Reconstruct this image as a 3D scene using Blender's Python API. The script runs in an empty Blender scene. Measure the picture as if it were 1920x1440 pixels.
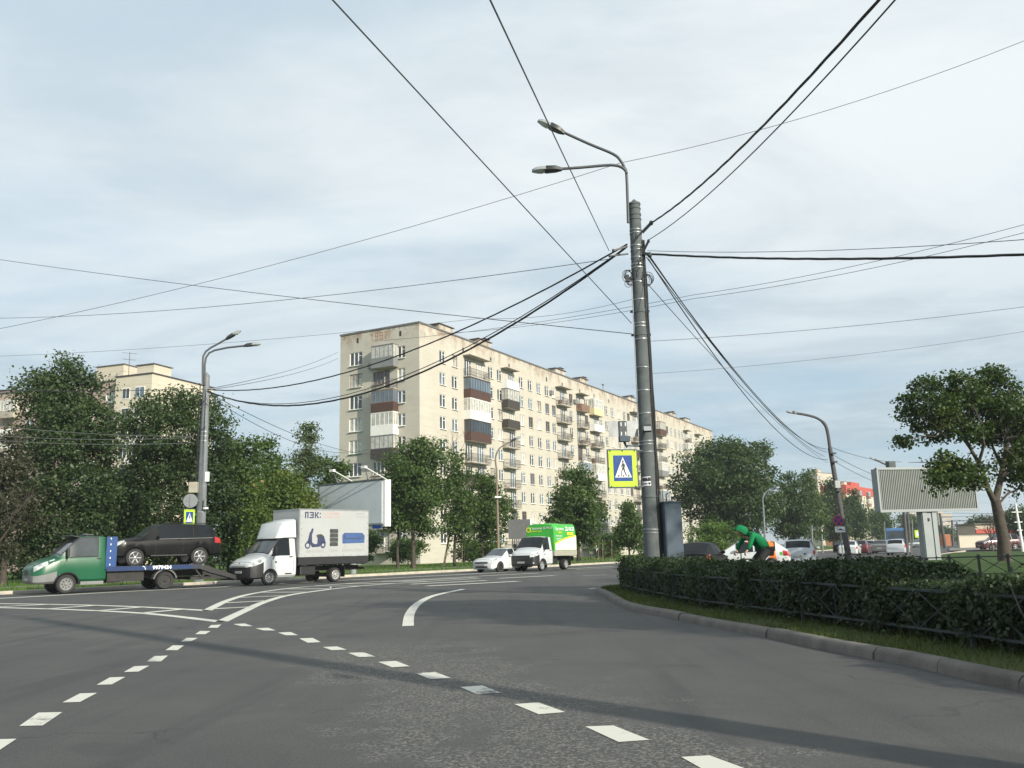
import bpy, bmesh, math, random
import numpy as np
from mathutils import Vector, Matrix
from math import sin, cos, pi, radians, sqrt, atan2
D = bpy.data
SC = bpy.context.scene
COL = SC.collection
# ------------------------------------------------------------------ camera
EYE = 1.3
FPX, ROLL, PITCH = 1660.0, radians(1.4), math.atan(312/1660.0)
_f = np.array([0, cos(PITCH), sin(PITCH)]); _u0 = np.array([0, -sin(PITCH), cos(PITCH)]); _r0 = np.array([1., 0, 0])
_r = _r0*cos(ROLL)-_u0*sin(ROLL); _u = _u0*cos(ROLL)+_r0*sin(ROLL)
CAM = np.array([0, 0, EYE])
cd = D.cameras.new('camera'); cam = D.objects.new('camera', cd); COL.objects.link(cam)
cam.matrix_world = Matrix(((_r[0], _u[0], -_f[0], 0), (_r[1], _u[1], -_f[1], 0), (_r[2], _u[2], -_f[2], EYE), (0, 0, 0, 1)))
cd.sensor_width = 36; cd.sensor_fit = 'HORIZONTAL'; cd.lens = FPX/1920*36
cd.clip_start = 0.05; cd.clip_end = 6000
SC.camera = cam
def ray(x, y): return _f*FPX+_r*(x-960)-_u*(y-720)
def gp(x, y, z=0.0):            # where the sight line of a photo pixel meets height z
    d = ray(x, y); return CAM+d*((z-EYE)/d[2])
def at(x, y, Y):                # the point on that sight line at distance Y
    d = ray(x, y); return CAM+d*(Y/d[1])
# ------------------------------------------------------------------ sun + sky
SUN_AZ = radians(-48.5)           # direction towards the sun (from +X)
SUN_EL = radians(23.5)
sd = D.lights.new('sun', 'SUN'); so = D.objects.new('sun', sd); COL.objects.link(so)
sd.energy = 4.9; sd.angle = radians(0.9); sd.color = (1.0, 0.915, 0.77)
sv = Vector((cos(SUN_AZ)*cos(SUN_EL), sin(SUN_AZ)*cos(SUN_EL), sin(SUN_EL)))
so.rotation_euler = sv.to_track_quat('Z', 'Y').to_euler(); so.location = (20, -30, 40)
W = D.worlds.new('World'); SC.world = W; W.use_nodes = True
nt = W.node_tree; N = nt.nodes; L = nt.links
for n in list(N): N.remove(n)
def nd(t, **k):
    n = N.new(t)
    for a, b in k.items(): setattr(n, a, b)
    return n
out = nd('ShaderNodeOutputWorld'); bg = nd('ShaderNodeBackground'); L.new(bg.outputs[0], out.inputs[0])
bg.inputs[1].default_value = 0.1
sky = nd('ShaderNodeTexSky'); sky.sky_type = 'NISHITA'; sky.sun_disc = False
sky.sun_elevation = SUN_EL; sky.sun_rotation = pi/2-SUN_AZ
sky.altitude = 0; sky.air_density = 1.0; sky.dust_density = 1.5; sky.ozone_density = 1.2
tc = nd('ShaderNodeTexCoord'); sep = nd('ShaderNodeSeparateXYZ'); L.new(tc.outputs['Generated'], sep.inputs[0])
def mth(op, a, b=None, c=None):
    n = nd('ShaderNodeMath', operation=op)
    for i, v in enumerate((a, b, c)):
        if v is None: continue
        if isinstance(v, (int, float)): n.inputs[i].default_value = v
        else: L.new(v, n.inputs[i])
    return n.outputs[0]
zc = mth('MAXIMUM', mth('ADD', sep.outputs[2], 0.10), 0.03)
comb = nd('ShaderNodeCombineXYZ')
L.new(mth('DIVIDE', sep.outputs[0], zc), comb.inputs[0]); L.new(mth('DIVIDE', sep.outputs[1], zc), comb.inputs[1])
def skynoise(scale, detail, rough, off, sx=1, sy=1, rot=0.5, dist=0.0):
    mp = nd('ShaderNodeMapping'); mp.inputs['Location'].default_value = off; mp.inputs['Scale'].default_value = (sx, sy, 1)
    mp.inputs['Rotation'].default_value = (0, 0, rot)
    L.new(comb.outputs[0], mp.inputs[0])
    n = nd('ShaderNodeTexNoise'); n.inputs['Scale'].default_value = scale; n.inputs['Detail'].default_value = detail
    n.inputs['Roughness'].default_value = rough; n.inputs['Distortion'].default_value = dist
    L.new(mp.outputs[0], n.inputs[0]); return n.outputs[0]
def ramp(v, a, b, c0=0.0, c1=1.0):
    n = nd('ShaderNodeMapRange'); n.interpolation_type = 'SMOOTHSTEP'
    for i, q in ((1, a), (2, b), (3, c0), (4, c1)): n.inputs[i].default_value = q
    L.new(v, n.inputs[0]); return n.outputs[0]
def mix(f, a, b):
    n = nd('ShaderNodeMix', data_type='RGBA')
    if isinstance(f, float): n.inputs[0].default_value = f
    else: L.new(f, n.inputs[0])
    for i, v in ((6, a), (7, b)):
        if isinstance(v, tuple): n.inputs[i].default_value = (*v, 1)
        else: L.new(v, n.inputs[i])
    return n.outputs[2]
S = 10.0
cover = ramp(skynoise(0.55, 8, 0.56, (3.1, 1.7, 0), 1, 1.5, 0.5, 0.3), 0.30, 0.56)
belly = ramp(skynoise(0.75, 10, 0.62, (7.3, 4.2, 2), 1, 1.6, 0.3, 0.6), 0.40, 0.62)
soft = ramp(skynoise(2.2, 7, 0.62, (1.3, 9.2, 5), 1, 1.4, 0.2, 0.6), 0.30, 0.75)
lowz = ramp(sep.outputs[2], 0.03, 0.42)                      # nearer the zenith the deck is thinner and whiter
white = mix(lowz, (S*.615, S*.675, S*.70), (S*.715, S*.765, S*.785))
grey = mix(lowz, (S*.315, S*.385, S*.435), (S*.575, S*.635, S*.665))
cl = mix(mth('MULTIPLY', belly, 0.85), white, grey)
cl = mix(mth('MULTIPLY', soft, 0.42), cl, white)
blue = mix(0.75, sky.outputs[0], (S*.37, S*.53, S*.65))
skyc = mix(mth('ADD', mth('MULTIPLY', cover, 0.55), mth('MULTIPLY', lowz, 0.42)), blue, cl)
L.new(skyc, bg.inputs[0])
# ------------------------------------------------------------------ render look
SC.view_settings.view_transform = 'Standard'; SC.view_settings.look = 'None'
SC.view_settings.exposure = 0.32; SC.view_settings.gamma = 1.0
# ------------------------------------------------------------------ materials
def material(name, col, rough=.6, metal=0., var=.12, scale=3., spec=.5, bump=0., bscale=30., coat=0., stain=None, sscale=.6, samt=.5, alpha=None, wear=None):
    m = D.materials.new(name); m.use_nodes = True; t = m.node_tree; b = t.nodes['Principled BSDF']
    def n_(ty, **k):
        n = t.nodes.new(ty)
        for a, v in k.items(): setattr(n, a, v)
        return n
    tcn = n_('ShaderNodeTexCoord')
    noi = n_('ShaderNodeTexNoise'); noi.inputs['Scale'].default_value = scale; noi.inputs['Detail'].default_value = 6
    t.links.new(tcn.outputs['Object'], noi.inputs[0])
    mr = n_('ShaderNodeMapRange'); mr.inputs[1].default_value = .25; mr.inputs[2].default_value = .75
    mr.inputs[3].default_value = 1-var; mr.inputs[4].default_value = 1+var
    t.links.new(noi.outputs[0], mr.inputs[0])
    mx = n_('ShaderNodeMix', data_type='RGBA', blend_type='MULTIPLY'); mx.inputs[0].default_value = 1
    mx.inputs[6].default_value = (*col, 1); t.links.new(mr.outputs[0], mx.inputs[7])
    c = mx.outputs[2]
    if stain:
        n2 = n_('ShaderNodeTexNoise'); n2.inputs['Scale'].default_value = sscale; n2.inputs['Detail'].default_value = 9; n2.inputs['Roughness'].default_value = .65
        t.links.new(tcn.outputs['Object'], n2.inputs[0])
        r2 = n_('ShaderNodeMapRange'); r2.inputs[1].default_value = .52; r2.inputs[2].default_value = .72; r2.inputs[4].default_value = samt
        t.links.new(n2.outputs[0], r2.inputs[0])
        m2 = n_('ShaderNodeMix', data_type='RGBA'); t.links.new(r2.outputs[0], m2.inputs[0]); t.links.new(c, m2.inputs[6]); m2.inputs[7].default_value = (*stain, 1)
        c = m2.outputs[2]
    t.links.new(c, b.inputs['Base Color'])
    b.inputs['Roughness'].default_value = rough; b.inputs['Metallic'].default_value = metal
    b.inputs['Specular IOR Level'].default_value = spec
    b.inputs['Coat Weight'].default_value = coat; b.inputs['Coat Roughness'].default_value = .06
    if bump:
        n3 = n_('ShaderNodeTexNoise'); n3.inputs['Scale'].default_value = bscale; n3.inputs['Detail'].default_value = 5
        t.links.new(tcn.outputs['Object'], n3.inputs[0])
        bp = n_('ShaderNodeBump'); bp.inputs['Strength'].default_value = bump; bp.inputs['Distance'].default_value = .02
        t.links.new(n3.outputs[0], bp.inputs['Height']); t.links.new(bp.outputs[0], b.inputs['Normal'])
    return m
def paint(name, col, rough=.32, spec=.5, coat=.4): return material(name, col, rough, 0, .05, 1.2, spec, coat=coat, stain=tuple(c*.55+.02 for c in col), sscale=1.7, samt=.28)
def leafmat(name, c0, c1, tr=.3, yellow=None):
    m = D.materials.new(name); m.use_nodes = True; t = m.node_tree; t.nodes.clear()
    o = t.nodes.new('ShaderNodeOutputMaterial'); ge = t.nodes.new('ShaderNodeNewGeometry')
    tcn = t.nodes.new('ShaderNodeTexCoord'); noi = t.nodes.new('ShaderNodeTexNoise'); noi.inputs['Scale'].default_value = .55; noi.inputs['Detail'].default_value = 3
    t.links.new(tcn.outputs['Object'], noi.inputs[0])
    ad = t.nodes.new('ShaderNodeMath'); ad.operation = 'MULTIPLY_ADD'; ad.inputs[1].default_value = .55
    t.links.new(ge.outputs['Random Per Island'], ad.inputs[0])
    mrr = t.nodes.new('ShaderNodeMapRange'); mrr.inputs[1].default_value = .35; mrr.inputs[2].default_value = .65; mrr.inputs[4].default_value = .5
    t.links.new(noi.outputs[0], mrr.inputs[0]); t.links.new(mrr.outputs[0], ad.inputs[2])
    cr = t.nodes.new('ShaderNodeValToRGB'); cr.color_ramp.elements[0].color = (*c0, 1); cr.color_ramp.elements[1].color = (*c1, 1)
    if yellow:
        e = cr.color_ramp.elements.new(.9); e.color = (*c1, 1); cr.color_ramp.elements[-1].color = (*yellow, 1)
    t.links.new(ad.outputs[0], cr.inputs[0])
    pb = t.nodes.new('ShaderNodeBsdfPrincipled'); pb.inputs['Roughness'].default_value = .5; pb.inputs['Specular IOR Level'].default_value = .35
    t.links.new(cr.outputs[0], pb.inputs['Base Color'])
    ts = t.nodes.new('ShaderNodeBsdfTranslucent')
    br = t.nodes.new('ShaderNodeMix'); br.data_type = 'RGBA'; br.blend_type = 'MULTIPLY'; br.inputs[0].default_value = 1; br.inputs[7].default_value = (1.5, 1.5, .5, 1)
    t.links.new(cr.outputs[0], br.inputs[6]); t.links.new(br.outputs[2], ts.inputs[0])
    ms = t.nodes.new('ShaderNodeMixShader'); ms.inputs[0].default_value = tr
    t.links.new(pb.outputs[0], ms.inputs[1]); t.links.new(ts.outputs[0], ms.inputs[2]); t.links.new(ms.outputs[0], o.inputs[0])
    return m
M = {}
M['white'] = material('white_paint_metal', (.78, .79, .78), .4, 0, .05)
M['white_pvc'] = material('white_window_plastic', (.80, .80, .77), .35, 0, .04)
M['glass'] = material('window_glass', (.035, .045, .055), .08, 0, .5, .35, spec=1.0)
M['glass_sky'] = material('window_glass_sky', (.10, .14, .18), .06, 0, .4, .4, spec=1.0)  # paler bluish base colour stands in for reflected sky
M['curtain'] = material('curtained_glass', (.42, .42, .38), .25, 0, .35, 2.5, spec=.8)
M['darkglass'] = material('vehicle_glass', (.012, .015, .018), .10, 0, .2, 1., spec=.30)
M['tintglass'] = material('tinted_glass', (.010, .012, .014), .4, 0, .2, 1., spec=.08)
M['carglass'] = material('windscreen_glass', (.05, .06, .065), .08, 0, .35, 1.5, spec=.7)
M['black'] = material('black_plastic', (.018, .019, .021), .5, 0, .2, 6)
M['grey_plastic'] = material('grey_plastic', (.10, .105, .11), .55, 0, .15, 4)
M['rubber'] = material('tyre_rubber', (.022, .022, .023), .8, 0, .25, 8)
M['alloy'] = material('alloy_wheel', (.34, .35, .36), .35, .6, .1)
M['steelw'] = material('painted_steel_wheel', (.36, .37, .37), .4, .2, .15, 5)
M['steel'] = material('galvanised_steel', (.33, .35, .36), .45, .5, .18, 4)
M['polepaint'] = material('grey_pole_paint', (.105, .122, .126), .8, 0, .16, 2.5, bump=.25, bscale=14, stain=(.055, .062, .062), sscale=2.6, samt=.8, spec=.2)
M['polepale'] = material('pale_pole_paint', (.165, .185, .195), .6, 0, .14, 2.5, stain=(.13, .14, .15), sscale=2, samt=.6)
M['rustpole'] = material('weathered_pole', (.20, .16, .12), .7, 0, .2, 3, stain=(.10, .07, .05), sscale=2, samt=.6)
M['greenpole'] = material('green_grey_pole', (.12, .15, .13), .6, 0, .2, 3)
M['darkpole'] = material('dark_concrete_pole', (.075, .075, .078), .8, 0, .2, 3)
M['tape'] = material('steel_strap', (.27, .29, .30), .45, .5, .25, 20)
M['cable'] = material('black_cable', (.022, .024, .026), .55, 0, .1)
M['wire'] = material('thin_wire', (.055, .065, .075), .5, 0, .1)
M['cabinet'] = material('blue_grey_cabinet_paint', (.090, .118, .148), .85, 0, .12, 3, spec=.12, bump=.1, bscale=40, stain=(.06, .075, .09), sscale=1.6, samt=.5)
M['lamp_body'] = material('lamp_arm_paint', (.07, .08, .085), .55, 0, .1)
M['armpaint'] = M['lamp_body']
M['lamp_body'] = material('lamp_housing', (.025, .03, .034), .45, 0, .1)
M['lens'] = material('lamp_lens', (.55, .60, .60), .15, 0, .1, spec=.8)
M['concrete'] = material('concrete', (.36, .34, .31), .85, 0, .16, 2.5, bump=.3, bscale=25, stain=(.2, .19, .17), sscale=1.2, samt=.5)
M['kerb'] = material('granite_kerb', (.125, .118, .105), .85, 0, .22, 3.5, bump=.6, bscale=40, stain=(.065, .06, .052), sscale=1.5, samt=.8)
M['kerb_pale'] = material('pale_concrete_kerb', (.40, .37, .31), .85, 0, .18, 2, bump=.3, bscale=25, stain=(.24, .22, .18), sscale=.9, samt=.6)
M['bark'] = material('bark', (.060, .050, .040), .9, 0, .3, 5, bump=.9, bscale=18, stain=(.10, .09, .075), sscale=2.5, samt=.5)
M['barkdry'] = material('dry_bark', (.20, .155, .12), .9, 0, .25, 5)
M['birch'] = material('birch_bark', (.5, .49, .45), .8, 0, .3, 6, stain=(.05, .05, .05), sscale=3, samt=.8)
M['blue'] = material('sign_blue', (.010, .055, .24), .5, 0, .1, 6, spec=.3, stain=(.12, .18, .32), sscale=6, samt=.3)
M['signwhite'] = material('sign_white', (.75, .78, .80), .4, 0, .05)
M['signblack'] = material('sign_black', (.015, .015, .02), .5, 0, .05)
M['lime'] = material('fluorescent_lime_sheeting', (.42, .66, .02), .4, 0, .06, 3)
M['red'] = material('red_plastic', (.38, .02, .02), .3, 0, .1)
M['signred'] = material('sign_red', (.45, .03, .05), .4, 0, .1)
M['orange'] = material('orange_vinyl', (.85, .20, .03), .35, 0, .06)
M['headlight'] = material('headlight_lens', (.40, .43, .44), .08, .1, .6, 7, spec=1.)
M['interior'] = material('dark_interior', (.03, .03, .03), .9)
M['iron'] = material('green_black_iron', (.030, .040, .042), .55, 0, .15)
M['skin'] = material('skin', (.45, .28, .20), .55, 0, .08)
M['plate'] = material('number_plate_blank', (.30, .31, .32), .5, 0, .15, 5)
# ------------------------------------------------------------------ mesh building
class MB:
    def __init__(s): s.v = []; s.f = []; s.m = []; s.T = None; s.mi = 0
    def _p(s, p):
        if s.T is not None: p = s.T @ Vector(p)
        s.v.append(tuple(p)); return len(s.v)-1
    def face(s, pts, mi=None):
        i = [s._p(p) for p in pts]; s.f.append(i); s.m.append(s.mi if mi is None else mi)
    def idx(s, ids, mi=None): s.f.append(list(ids)); s.m.append(s.mi if mi is None else mi)
    def box(s, c, sz, rz=0., mi=None, taper=1., R=None):
        hx, hy, hz = sz[0]/2, sz[1]/2, sz[2]/2
        Rm = R if R is not None else Matrix.Rotation(rz, 3, 'Z')
        c = Vector(c); i = []
        for z in (-1, 1):
            k = taper if z > 0 else 1.
            for x, y in ((-1, -1), (1, -1), (1, 1), (-1, 1)):
                i.append(s._p(c+Rm @ Vector((x*hx*k, y*hy*k, z*hz))))
        for q in ((3, 2, 1, 0), (4, 5, 6, 7), (0, 1, 5, 4), (1, 2, 6, 5), (2, 3, 7, 6), (3, 0, 4, 7)): s.idx([i[a] for a in q], mi)
    def bar(s, a, b, w, h=None, mi=None, up=(0, 0, 1)):     # a square bar from a to b
        a = Vector(a); b = Vector(b); d = b-a; ln = d.length
        if ln < 1e-6: return
        x = d.normalized(); u = Vector(up)
        if abs(x.dot(u)) > .98: u = Vector((0, 1, 0))
        y = u.cross(x).normalized(); z = x.cross(y)
        s.box((a+b)/2, (ln, w, h or w), mi=mi, R=Matrix((x, y, z)).transposed())
    def tube(s, pts, r, n=8, mi=None, cap=True):
        P = [Vector(p) for p in pts]; k = len(P)
        rr = list(r) if hasattr(r, '__len__') else [r]*k
        t0 = (P[1]-P[0]).normalized(); u = Vector((0, 0, 1)) if abs(t0.z) < .9 else Vector((1, 0, 0))
        rings = []
        for i in range(k):
            t = (P[min(i+1, k-1)]-P[max(i-1, 0)])
            t = t.normalized() if t.length > 1e-9 else t0
            y = t.cross(u)
            y = y.normalized() if y.length > 1e-6 else Vector((1, 0, 0))
            u = y.cross(t).normalized()
            rings.append([s._p(P[i]+(y*cos(2*pi*j/n)+u*sin(2*pi*j/n))*rr[i]) for j in range(n)])
        for i in range(k-1):
            for j in range(n): s.idx((rings[i][j], rings[i][(j+1) % n], rings[i+1][(j+1) % n], rings[i+1][j]), mi)
        if cap: s.idx(rings[0][::-1], mi); s.idx(rings[-1], mi)
    def lathe(s, prof, c=(0, 0, 0), ax='Z', n=20, mi=None, close=False, cap=True):   # prof: (radius, height)
        c = Vector(c); rings = []
        for r_, h in prof:
            ring = []
            for j in range(n):
                a = 2*pi*j/n; x, y = r_*cos(a), r_*sin(a)
                p = {'Z': (x, y, h), 'Y': (x, h, y), 'X': (h, x, y)}[ax]
                ring.append(s._p(c+Vector(p)))
            rings.append(ring)
        R2 = len(rings)
        for i in range(R2 if close else R2-1):
            A, B = rings[i], rings[(i+1) % R2]
            for j in range(n): s.idx((A[j], A[(j+1) % n], B[(j+1) % n], B[j]), mi)
        if not close and cap: s.idx(rings[0][::-1], mi); s.idx(rings[-1], mi)
    def prism(s, poly, a, b, ax='Z', mi=None):           # poly in the two other axes, extruded from a to b along ax
        def P(q, h): return {'Z': (q[0], q[1], h), 'Y': (q[0], h, q[1]), 'X': (h, q[0], q[1])}[ax]
        A = [s._p(P(q, a)) for q in poly]; B = [s._p(P(q, b)) for q in poly]; n = len(poly)
        s.idx(A[::-1], mi); s.idx(B, mi)
        for j in range(n): s.idx((A[j], A[(j+1) % n], B[(j+1) % n], B[j]), mi)
    def ball(s, c, r, n=10, m=7, mi=None):
        rx, ry, rz = r if hasattr(r, '__len__') else (r, r, r)
        c = Vector(c); rings = []
        for i in range(1, m):
            a = pi*i/m
            rings.append([s._p(c+Vector((rx*sin(a)*cos(2*pi*j/n), ry*sin(a)*sin(2*pi*j/n), rz*cos(a)))) for j in range(n)])
        t = s._p(c+Vector((0, 0, rz))); b = s._p(c-Vector((0, 0, rz)))
        for j in range(n):
            s.idx((t, rings[0][j], rings[0][(j+1) % n]), mi); s.idx((b, rings[-1][(j+1) % n], rings[-1][j]), mi)
            for i in range(m-2): s.idx((rings[i][j], rings[i+1][j], rings[i+1][(j+1) % n], rings[i][(j+1) % n]), mi)
    def build(s, name, mats, parent=None, smooth=None, fix=True, bevel=0):
        me = D.meshes.new(name); me.from_pydata(s.v, [], s.f)
        for m_ in (mats if isinstance(mats, (list, tuple)) else [mats]): me.materials.append(M[m_] if isinstance(m_, str) else m_)
        if s.m and max(s.m) > 0: me.polygons.foreach_set('material_index', s.m)
        if fix:
            b = bmesh.new(); b.from_mesh(me); bmesh.ops.recalc_face_normals(b, faces=b.faces)
            if bevel: bmesh.ops.bevel(b, geom=list(b.edges), offset=bevel, segments=2, affect='EDGES', profile=.6, clamp_overlap=True)
            b.to_mesh(me); b.free()
        if smooth:
            me.shade_smooth(); me.set_sharp_from_angle(angle=radians(smooth))
        me.update()
        return link(name, me, parent)
def link(name, me, parent=None):
    o = D.objects.new(name, me); COL.objects.link(o)
    if parent is not None: o.parent = parent
    return o
def tag(o, label=None, cat=None, group=None, kind=None):
    if label: o['label'] = label
    if cat: o['category'] = cat
    if group: o['group'] = group
    if kind: o['kind'] = kind
    return o
def thing(name, label, cat, loc=(0, 0, 0), rz=0., group=None):
    o = D.objects.new(name, None); o.empty_display_size = .2; COL.objects.link(o)
    o.location = tuple(loc); o.rotation_euler = (0, 0, rz)
    return tag(o, label, cat, group)
def dup(o, parent=None):
    c = o.copy(); COL.objects.link(c); c.parent = parent
    for ch in o.children: dup(ch, c)
    return c
def structure(o): o['kind'] = 'structure'; return o
def lettering(name, txt, size, mat_, parent, T, align='CENTER', shear=0., width=1., bold=0., z=0.004):
    cu = D.curves.new('letters', 'FONT'); cu.body = txt; cu.size = size; cu.align_x = align; cu.align_y = 'CENTER'; cu.shear = shear
    cu.offset = bold; cu.extrude = z; cu.resolution_u = 3
    tmp = D.objects.new('letters_tmp', cu); COL.objects.link(tmp)
    dg = bpy.context.evaluated_depsgraph_get(); dg.update()
    me = D.meshes.new_from_object(tmp.evaluated_get(dg))
    D.objects.remove(tmp); D.curves.remove(cu)
    me.transform(T @ Matrix.Diagonal((width, 1, 1, 1)))
    me.materials.clear(); me.materials.append(M[mat_] if isinstance(mat_, str) else mat_)
    return link(name, me, parent)
def frame(o, x, y):            # matrix from origin and two axes (letters lie in x/y)
    x = Vector(x).normalized(); y = Vector(y).normalized(); z = x.cross(y)
    return Matrix.Translation(Vector(o)) @ Matrix((x, y, z)).transposed().to_4x4()
# ------------------------------------------------------------------ ground, road, markings
def asphalt(name):
    m = D.materials.new(name); m.use_nodes = True; t = m.node_tree; b = t.nodes['Principled BSDF']; lk = t.links.new
    tcn = t.nodes.new('ShaderNodeTexCoord').outputs['Object']
    def noise(sc, det=6, rough=.6, dist=0, vec=None):
        n = t.nodes.new('ShaderNodeTexNoise'); n.inputs['Scale'].default_value = sc; n.inputs['Detail'].default_value = det
        n.inputs['Roughness'].default_value = rough; n.inputs['Distortion'].default_value = dist; lk(vec or tcn, n.inputs[0]); return n.outputs[0]
    def rng(v, a, b_, c, d, sm=False):
        n = t.nodes.new('ShaderNodeMapRange'); n.interpolation_type = 'SMOOTHSTEP' if sm else 'LINEAR'
        for i, q in ((1, a), (2, b_), (3, c), (4, d)): n.inputs[i].default_value = q
        lk(v, n.inputs[0]); return n.outputs[0]
    def mm(op, a, c):
        n = t.nodes.new('ShaderNodeMath'); n.operation = op
        for i, v in enumerate((a, c)):
            if isinstance(v, (int, float)): n.inputs[i].default_value = v
            else: lk(v, n.inputs[i])
        return n.outputs[0]
    def mxc(f, a, c, bt='MIX'):
        n = t.nodes.new('ShaderNodeMix'); n.data_type = 'RGBA'; n.blend_type = bt
        if isinstance(f, (int, float)): n.inputs[0].default_value = f
        else: lk(f, n.inputs[0])
        for i, v in ((6, a), (7, c)):
            if isinstance(v, tuple): n.inputs[i].default_value = (*v, 1)
            else: lk(v, n.inputs[i])
        return n.outputs[2]
    big = noise(.16, 5, .55, .4); mid = noise(1.1, 7, .65, .6); fine = noise(75, 3, .7); grain = noise(28, 4, .75)
    base = mxc(rng(big, .35, .65, 0, 1, True), (.064, .066, .065), (.089, .090, .085))
    base = mxc(rng(mid, .3, .72, 0, .55, True), base, (.056, .058, .059))
    # long smears where tyres turn
    mp = t.nodes.new('ShaderNodeMapping'); mp.inputs['Rotation'].default_value = (0, 0, radians(-28)); mp.inputs['Scale'].default_value = (1.6, .11, 1); lk(tcn, mp.inputs[0])
    st = noise(1.3, 6, .6, .3, mp.outputs[0])
    base = mxc(rng(st, .50, .70, 0, .65, True), base, (.046, .049, .051))
    # worn patch with bare stones, an irregular tongue in the middle of the junction
    sep_ = t.nodes.new('ShaderNodeSeparateXYZ'); lk(tcn, sep_.inputs[0])
    wob = rng(noise(.8, 7, .66, .3), .2, .8, -1.5, 1.5)
    X_, Y_ = sep_.outputs[0], sep_.outputs[1]
    cx = mm('MULTIPLY_ADD', Y_, -.33); 
    cxn = cx.node; cxn.inputs[2].default_value = 2.35
    dd = mm('ABSOLUTE', mm('ADD', mm('SUBTRACT', X_, cx), wob), 0)
    patch = rng(dd, .75, 1.45, 1, 0, True)
    patch = mm('MULTIPLY', patch, rng(mm('ADD', Y_, wob), 11.5, 15.5, 1, 0, True))
    vor = t.nodes.new('ShaderNodeTexVoronoi'); vor.inputs['Scale'].default_value = 58; lk(tcn, vor.inputs[0])
    peb = mxc(rng(vor.outputs['Color'], 0, 1, 0, 1), (.06, .062, .06), (.25, .24, .21))
    sepc = t.nodes.new('ShaderNodeSeparateColor'); lk(vor.outputs['Color'], sepc.inputs[0])
    peb = mxc(rng(sepc.outputs[0], .45, 1, 0, 1), (.058, .060, .059), (.205, .195, .175))
    base = mxc(mm('MULTIPLY', patch, rng(noise(2.3, 6, .7), .3, .6, .5, .95)), base, peb)
    base = mxc(1, base, mxc(rng(fine, .3, .7, 0, 1), (.62, .62, .62), (1.38, 1.38, 1.38)), 'MULTIPLY')
    base = mxc(1, base, mxc(rng(grain, .3, .7, 0, 1), (.85, .85, .85), (1.15, 1.15, 1.15)), 'MULTIPLY')
    # fine cracks and a few darker tar repairs
    vc = t.nodes.new('ShaderNodeTexVoronoi'); vc.feature = 'DISTANCE_TO_EDGE'; vc.inputs['Scale'].default_value = .33; vc.inputs['Randomness'].default_value = 1
    wv = t.nodes.new('ShaderNodeVectorMath'); wv.operation = 'MULTIPLY_ADD'; nz = t.nodes.new('ShaderNodeTexNoise'); nz.inputs['Scale'].default_value = 1.4; nz.inputs['Detail'].default_value = 6; lk(tcn, nz.inputs[0])
    lk(nz.outputs['Color'], wv.inputs[0]); wv.inputs[1].default_value = (1.1, 1.1, 0); lk(tcn, wv.inputs[2]); lk(wv.outputs[0], vc.inputs['Vector'])
    crk = mm('MULTIPLY', rng(vc.outputs['Distance'], .0015, .006, 1, 0), rng(noise(.35, 3), .48, .62, 0, .7))
    base = mxc(crk, base, (.03, .031, .032))
    base = mxc(rng(noise(.55, 3, .5, .2), .63, .66, 0, .42, True), base, (.046, .048, .050))
    base = mxc(rng(noise(3.2, 8, .72), .62, .8, 0, .35), base, (.13, .128, .118))
    lk(base, b.inputs['Base Color']); b.inputs['Roughness'].default_value = .82; b.inputs['Specular IOR Level'].default_value = .35
    bp = t.nodes.new('ShaderNodeBump'); bp.inputs['Strength'].default_value = .5; bp.inputs['Distance'].default_value = .01
    lk(fine, bp.inputs['Height']); lk(bp.outputs[0], b.inputs['Normal'])
    return m
M['asphalt'] = asphalt('asphalt')
M['path'] = material('path_asphalt', (.16, .155, .145), .9, 0, .15, 1.2, bump=.3, bscale=40)
M['sand'] = material('sandy_edge', (.34, .30, .23), .95, 0, .2, 2, stain=(.2, .18, .13), sscale=1, samt=.6)
M['grass'] = material('grass_ground', (.075, .14, .028), .95, 0, .3, .5, spec=.1, bump=.8, bscale=9, stain=(.14, .15, .05), sscale=.35, samt=.6)
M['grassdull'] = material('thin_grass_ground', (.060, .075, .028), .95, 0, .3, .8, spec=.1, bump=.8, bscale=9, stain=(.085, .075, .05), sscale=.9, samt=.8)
M['grassmid'] = material('shaded_lawn_grass', (.046, .080, .024), .95, 0, .3, .6, spec=.1, bump=.8, bscale=9, stain=(.075, .125, .03), sscale=.25, samt=.7)  # darker copy of the grass: the lawn's shade is put into its green
M['earth'] = material('distant_ground', (.07, .09, .05), .95, 0, .25, .05, spec=.1)
def wearpaint(name, thr):
    m = D.materials.new(name); m.use_nodes = True; t = m.node_tree; b = t.nodes['Principled BSDF']; lk = t.links.new
    tcn = t.nodes.new('ShaderNodeTexCoord').outputs['Object']
    n = t.nodes.new('ShaderNodeTexNoise'); n.inputs['Scale'].default_value = 2.6; n.inputs['Detail'].default_value = 12; n.inputs['Roughness'].default_value = .78; lk(tcn, n.inputs[0])
    r = t.nodes.new('ShaderNodeMapRange'); r.inputs[1].default_value = thr; r.inputs[2].default_value = thr+.09; lk(n.outputs[0], r.inputs[0])
    x = t.nodes.new('ShaderNodeMix'); x.data_type = 'RGBA'; lk(r.outputs[0], x.inputs[0]); x.inputs[6].default_value = (.56, .56, .50, 1); x.inputs[7].default_value = (.15, .15, .145, 1)
    lk(x.outputs[2], b.inputs['Base Color']); b.inputs['Roughness'].default_value = .75
    return m
M['mark'] = wearpaint('white_road_paint', .565)
M['markworn'] = wearpaint('worn_road_paint', .49)
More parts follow.
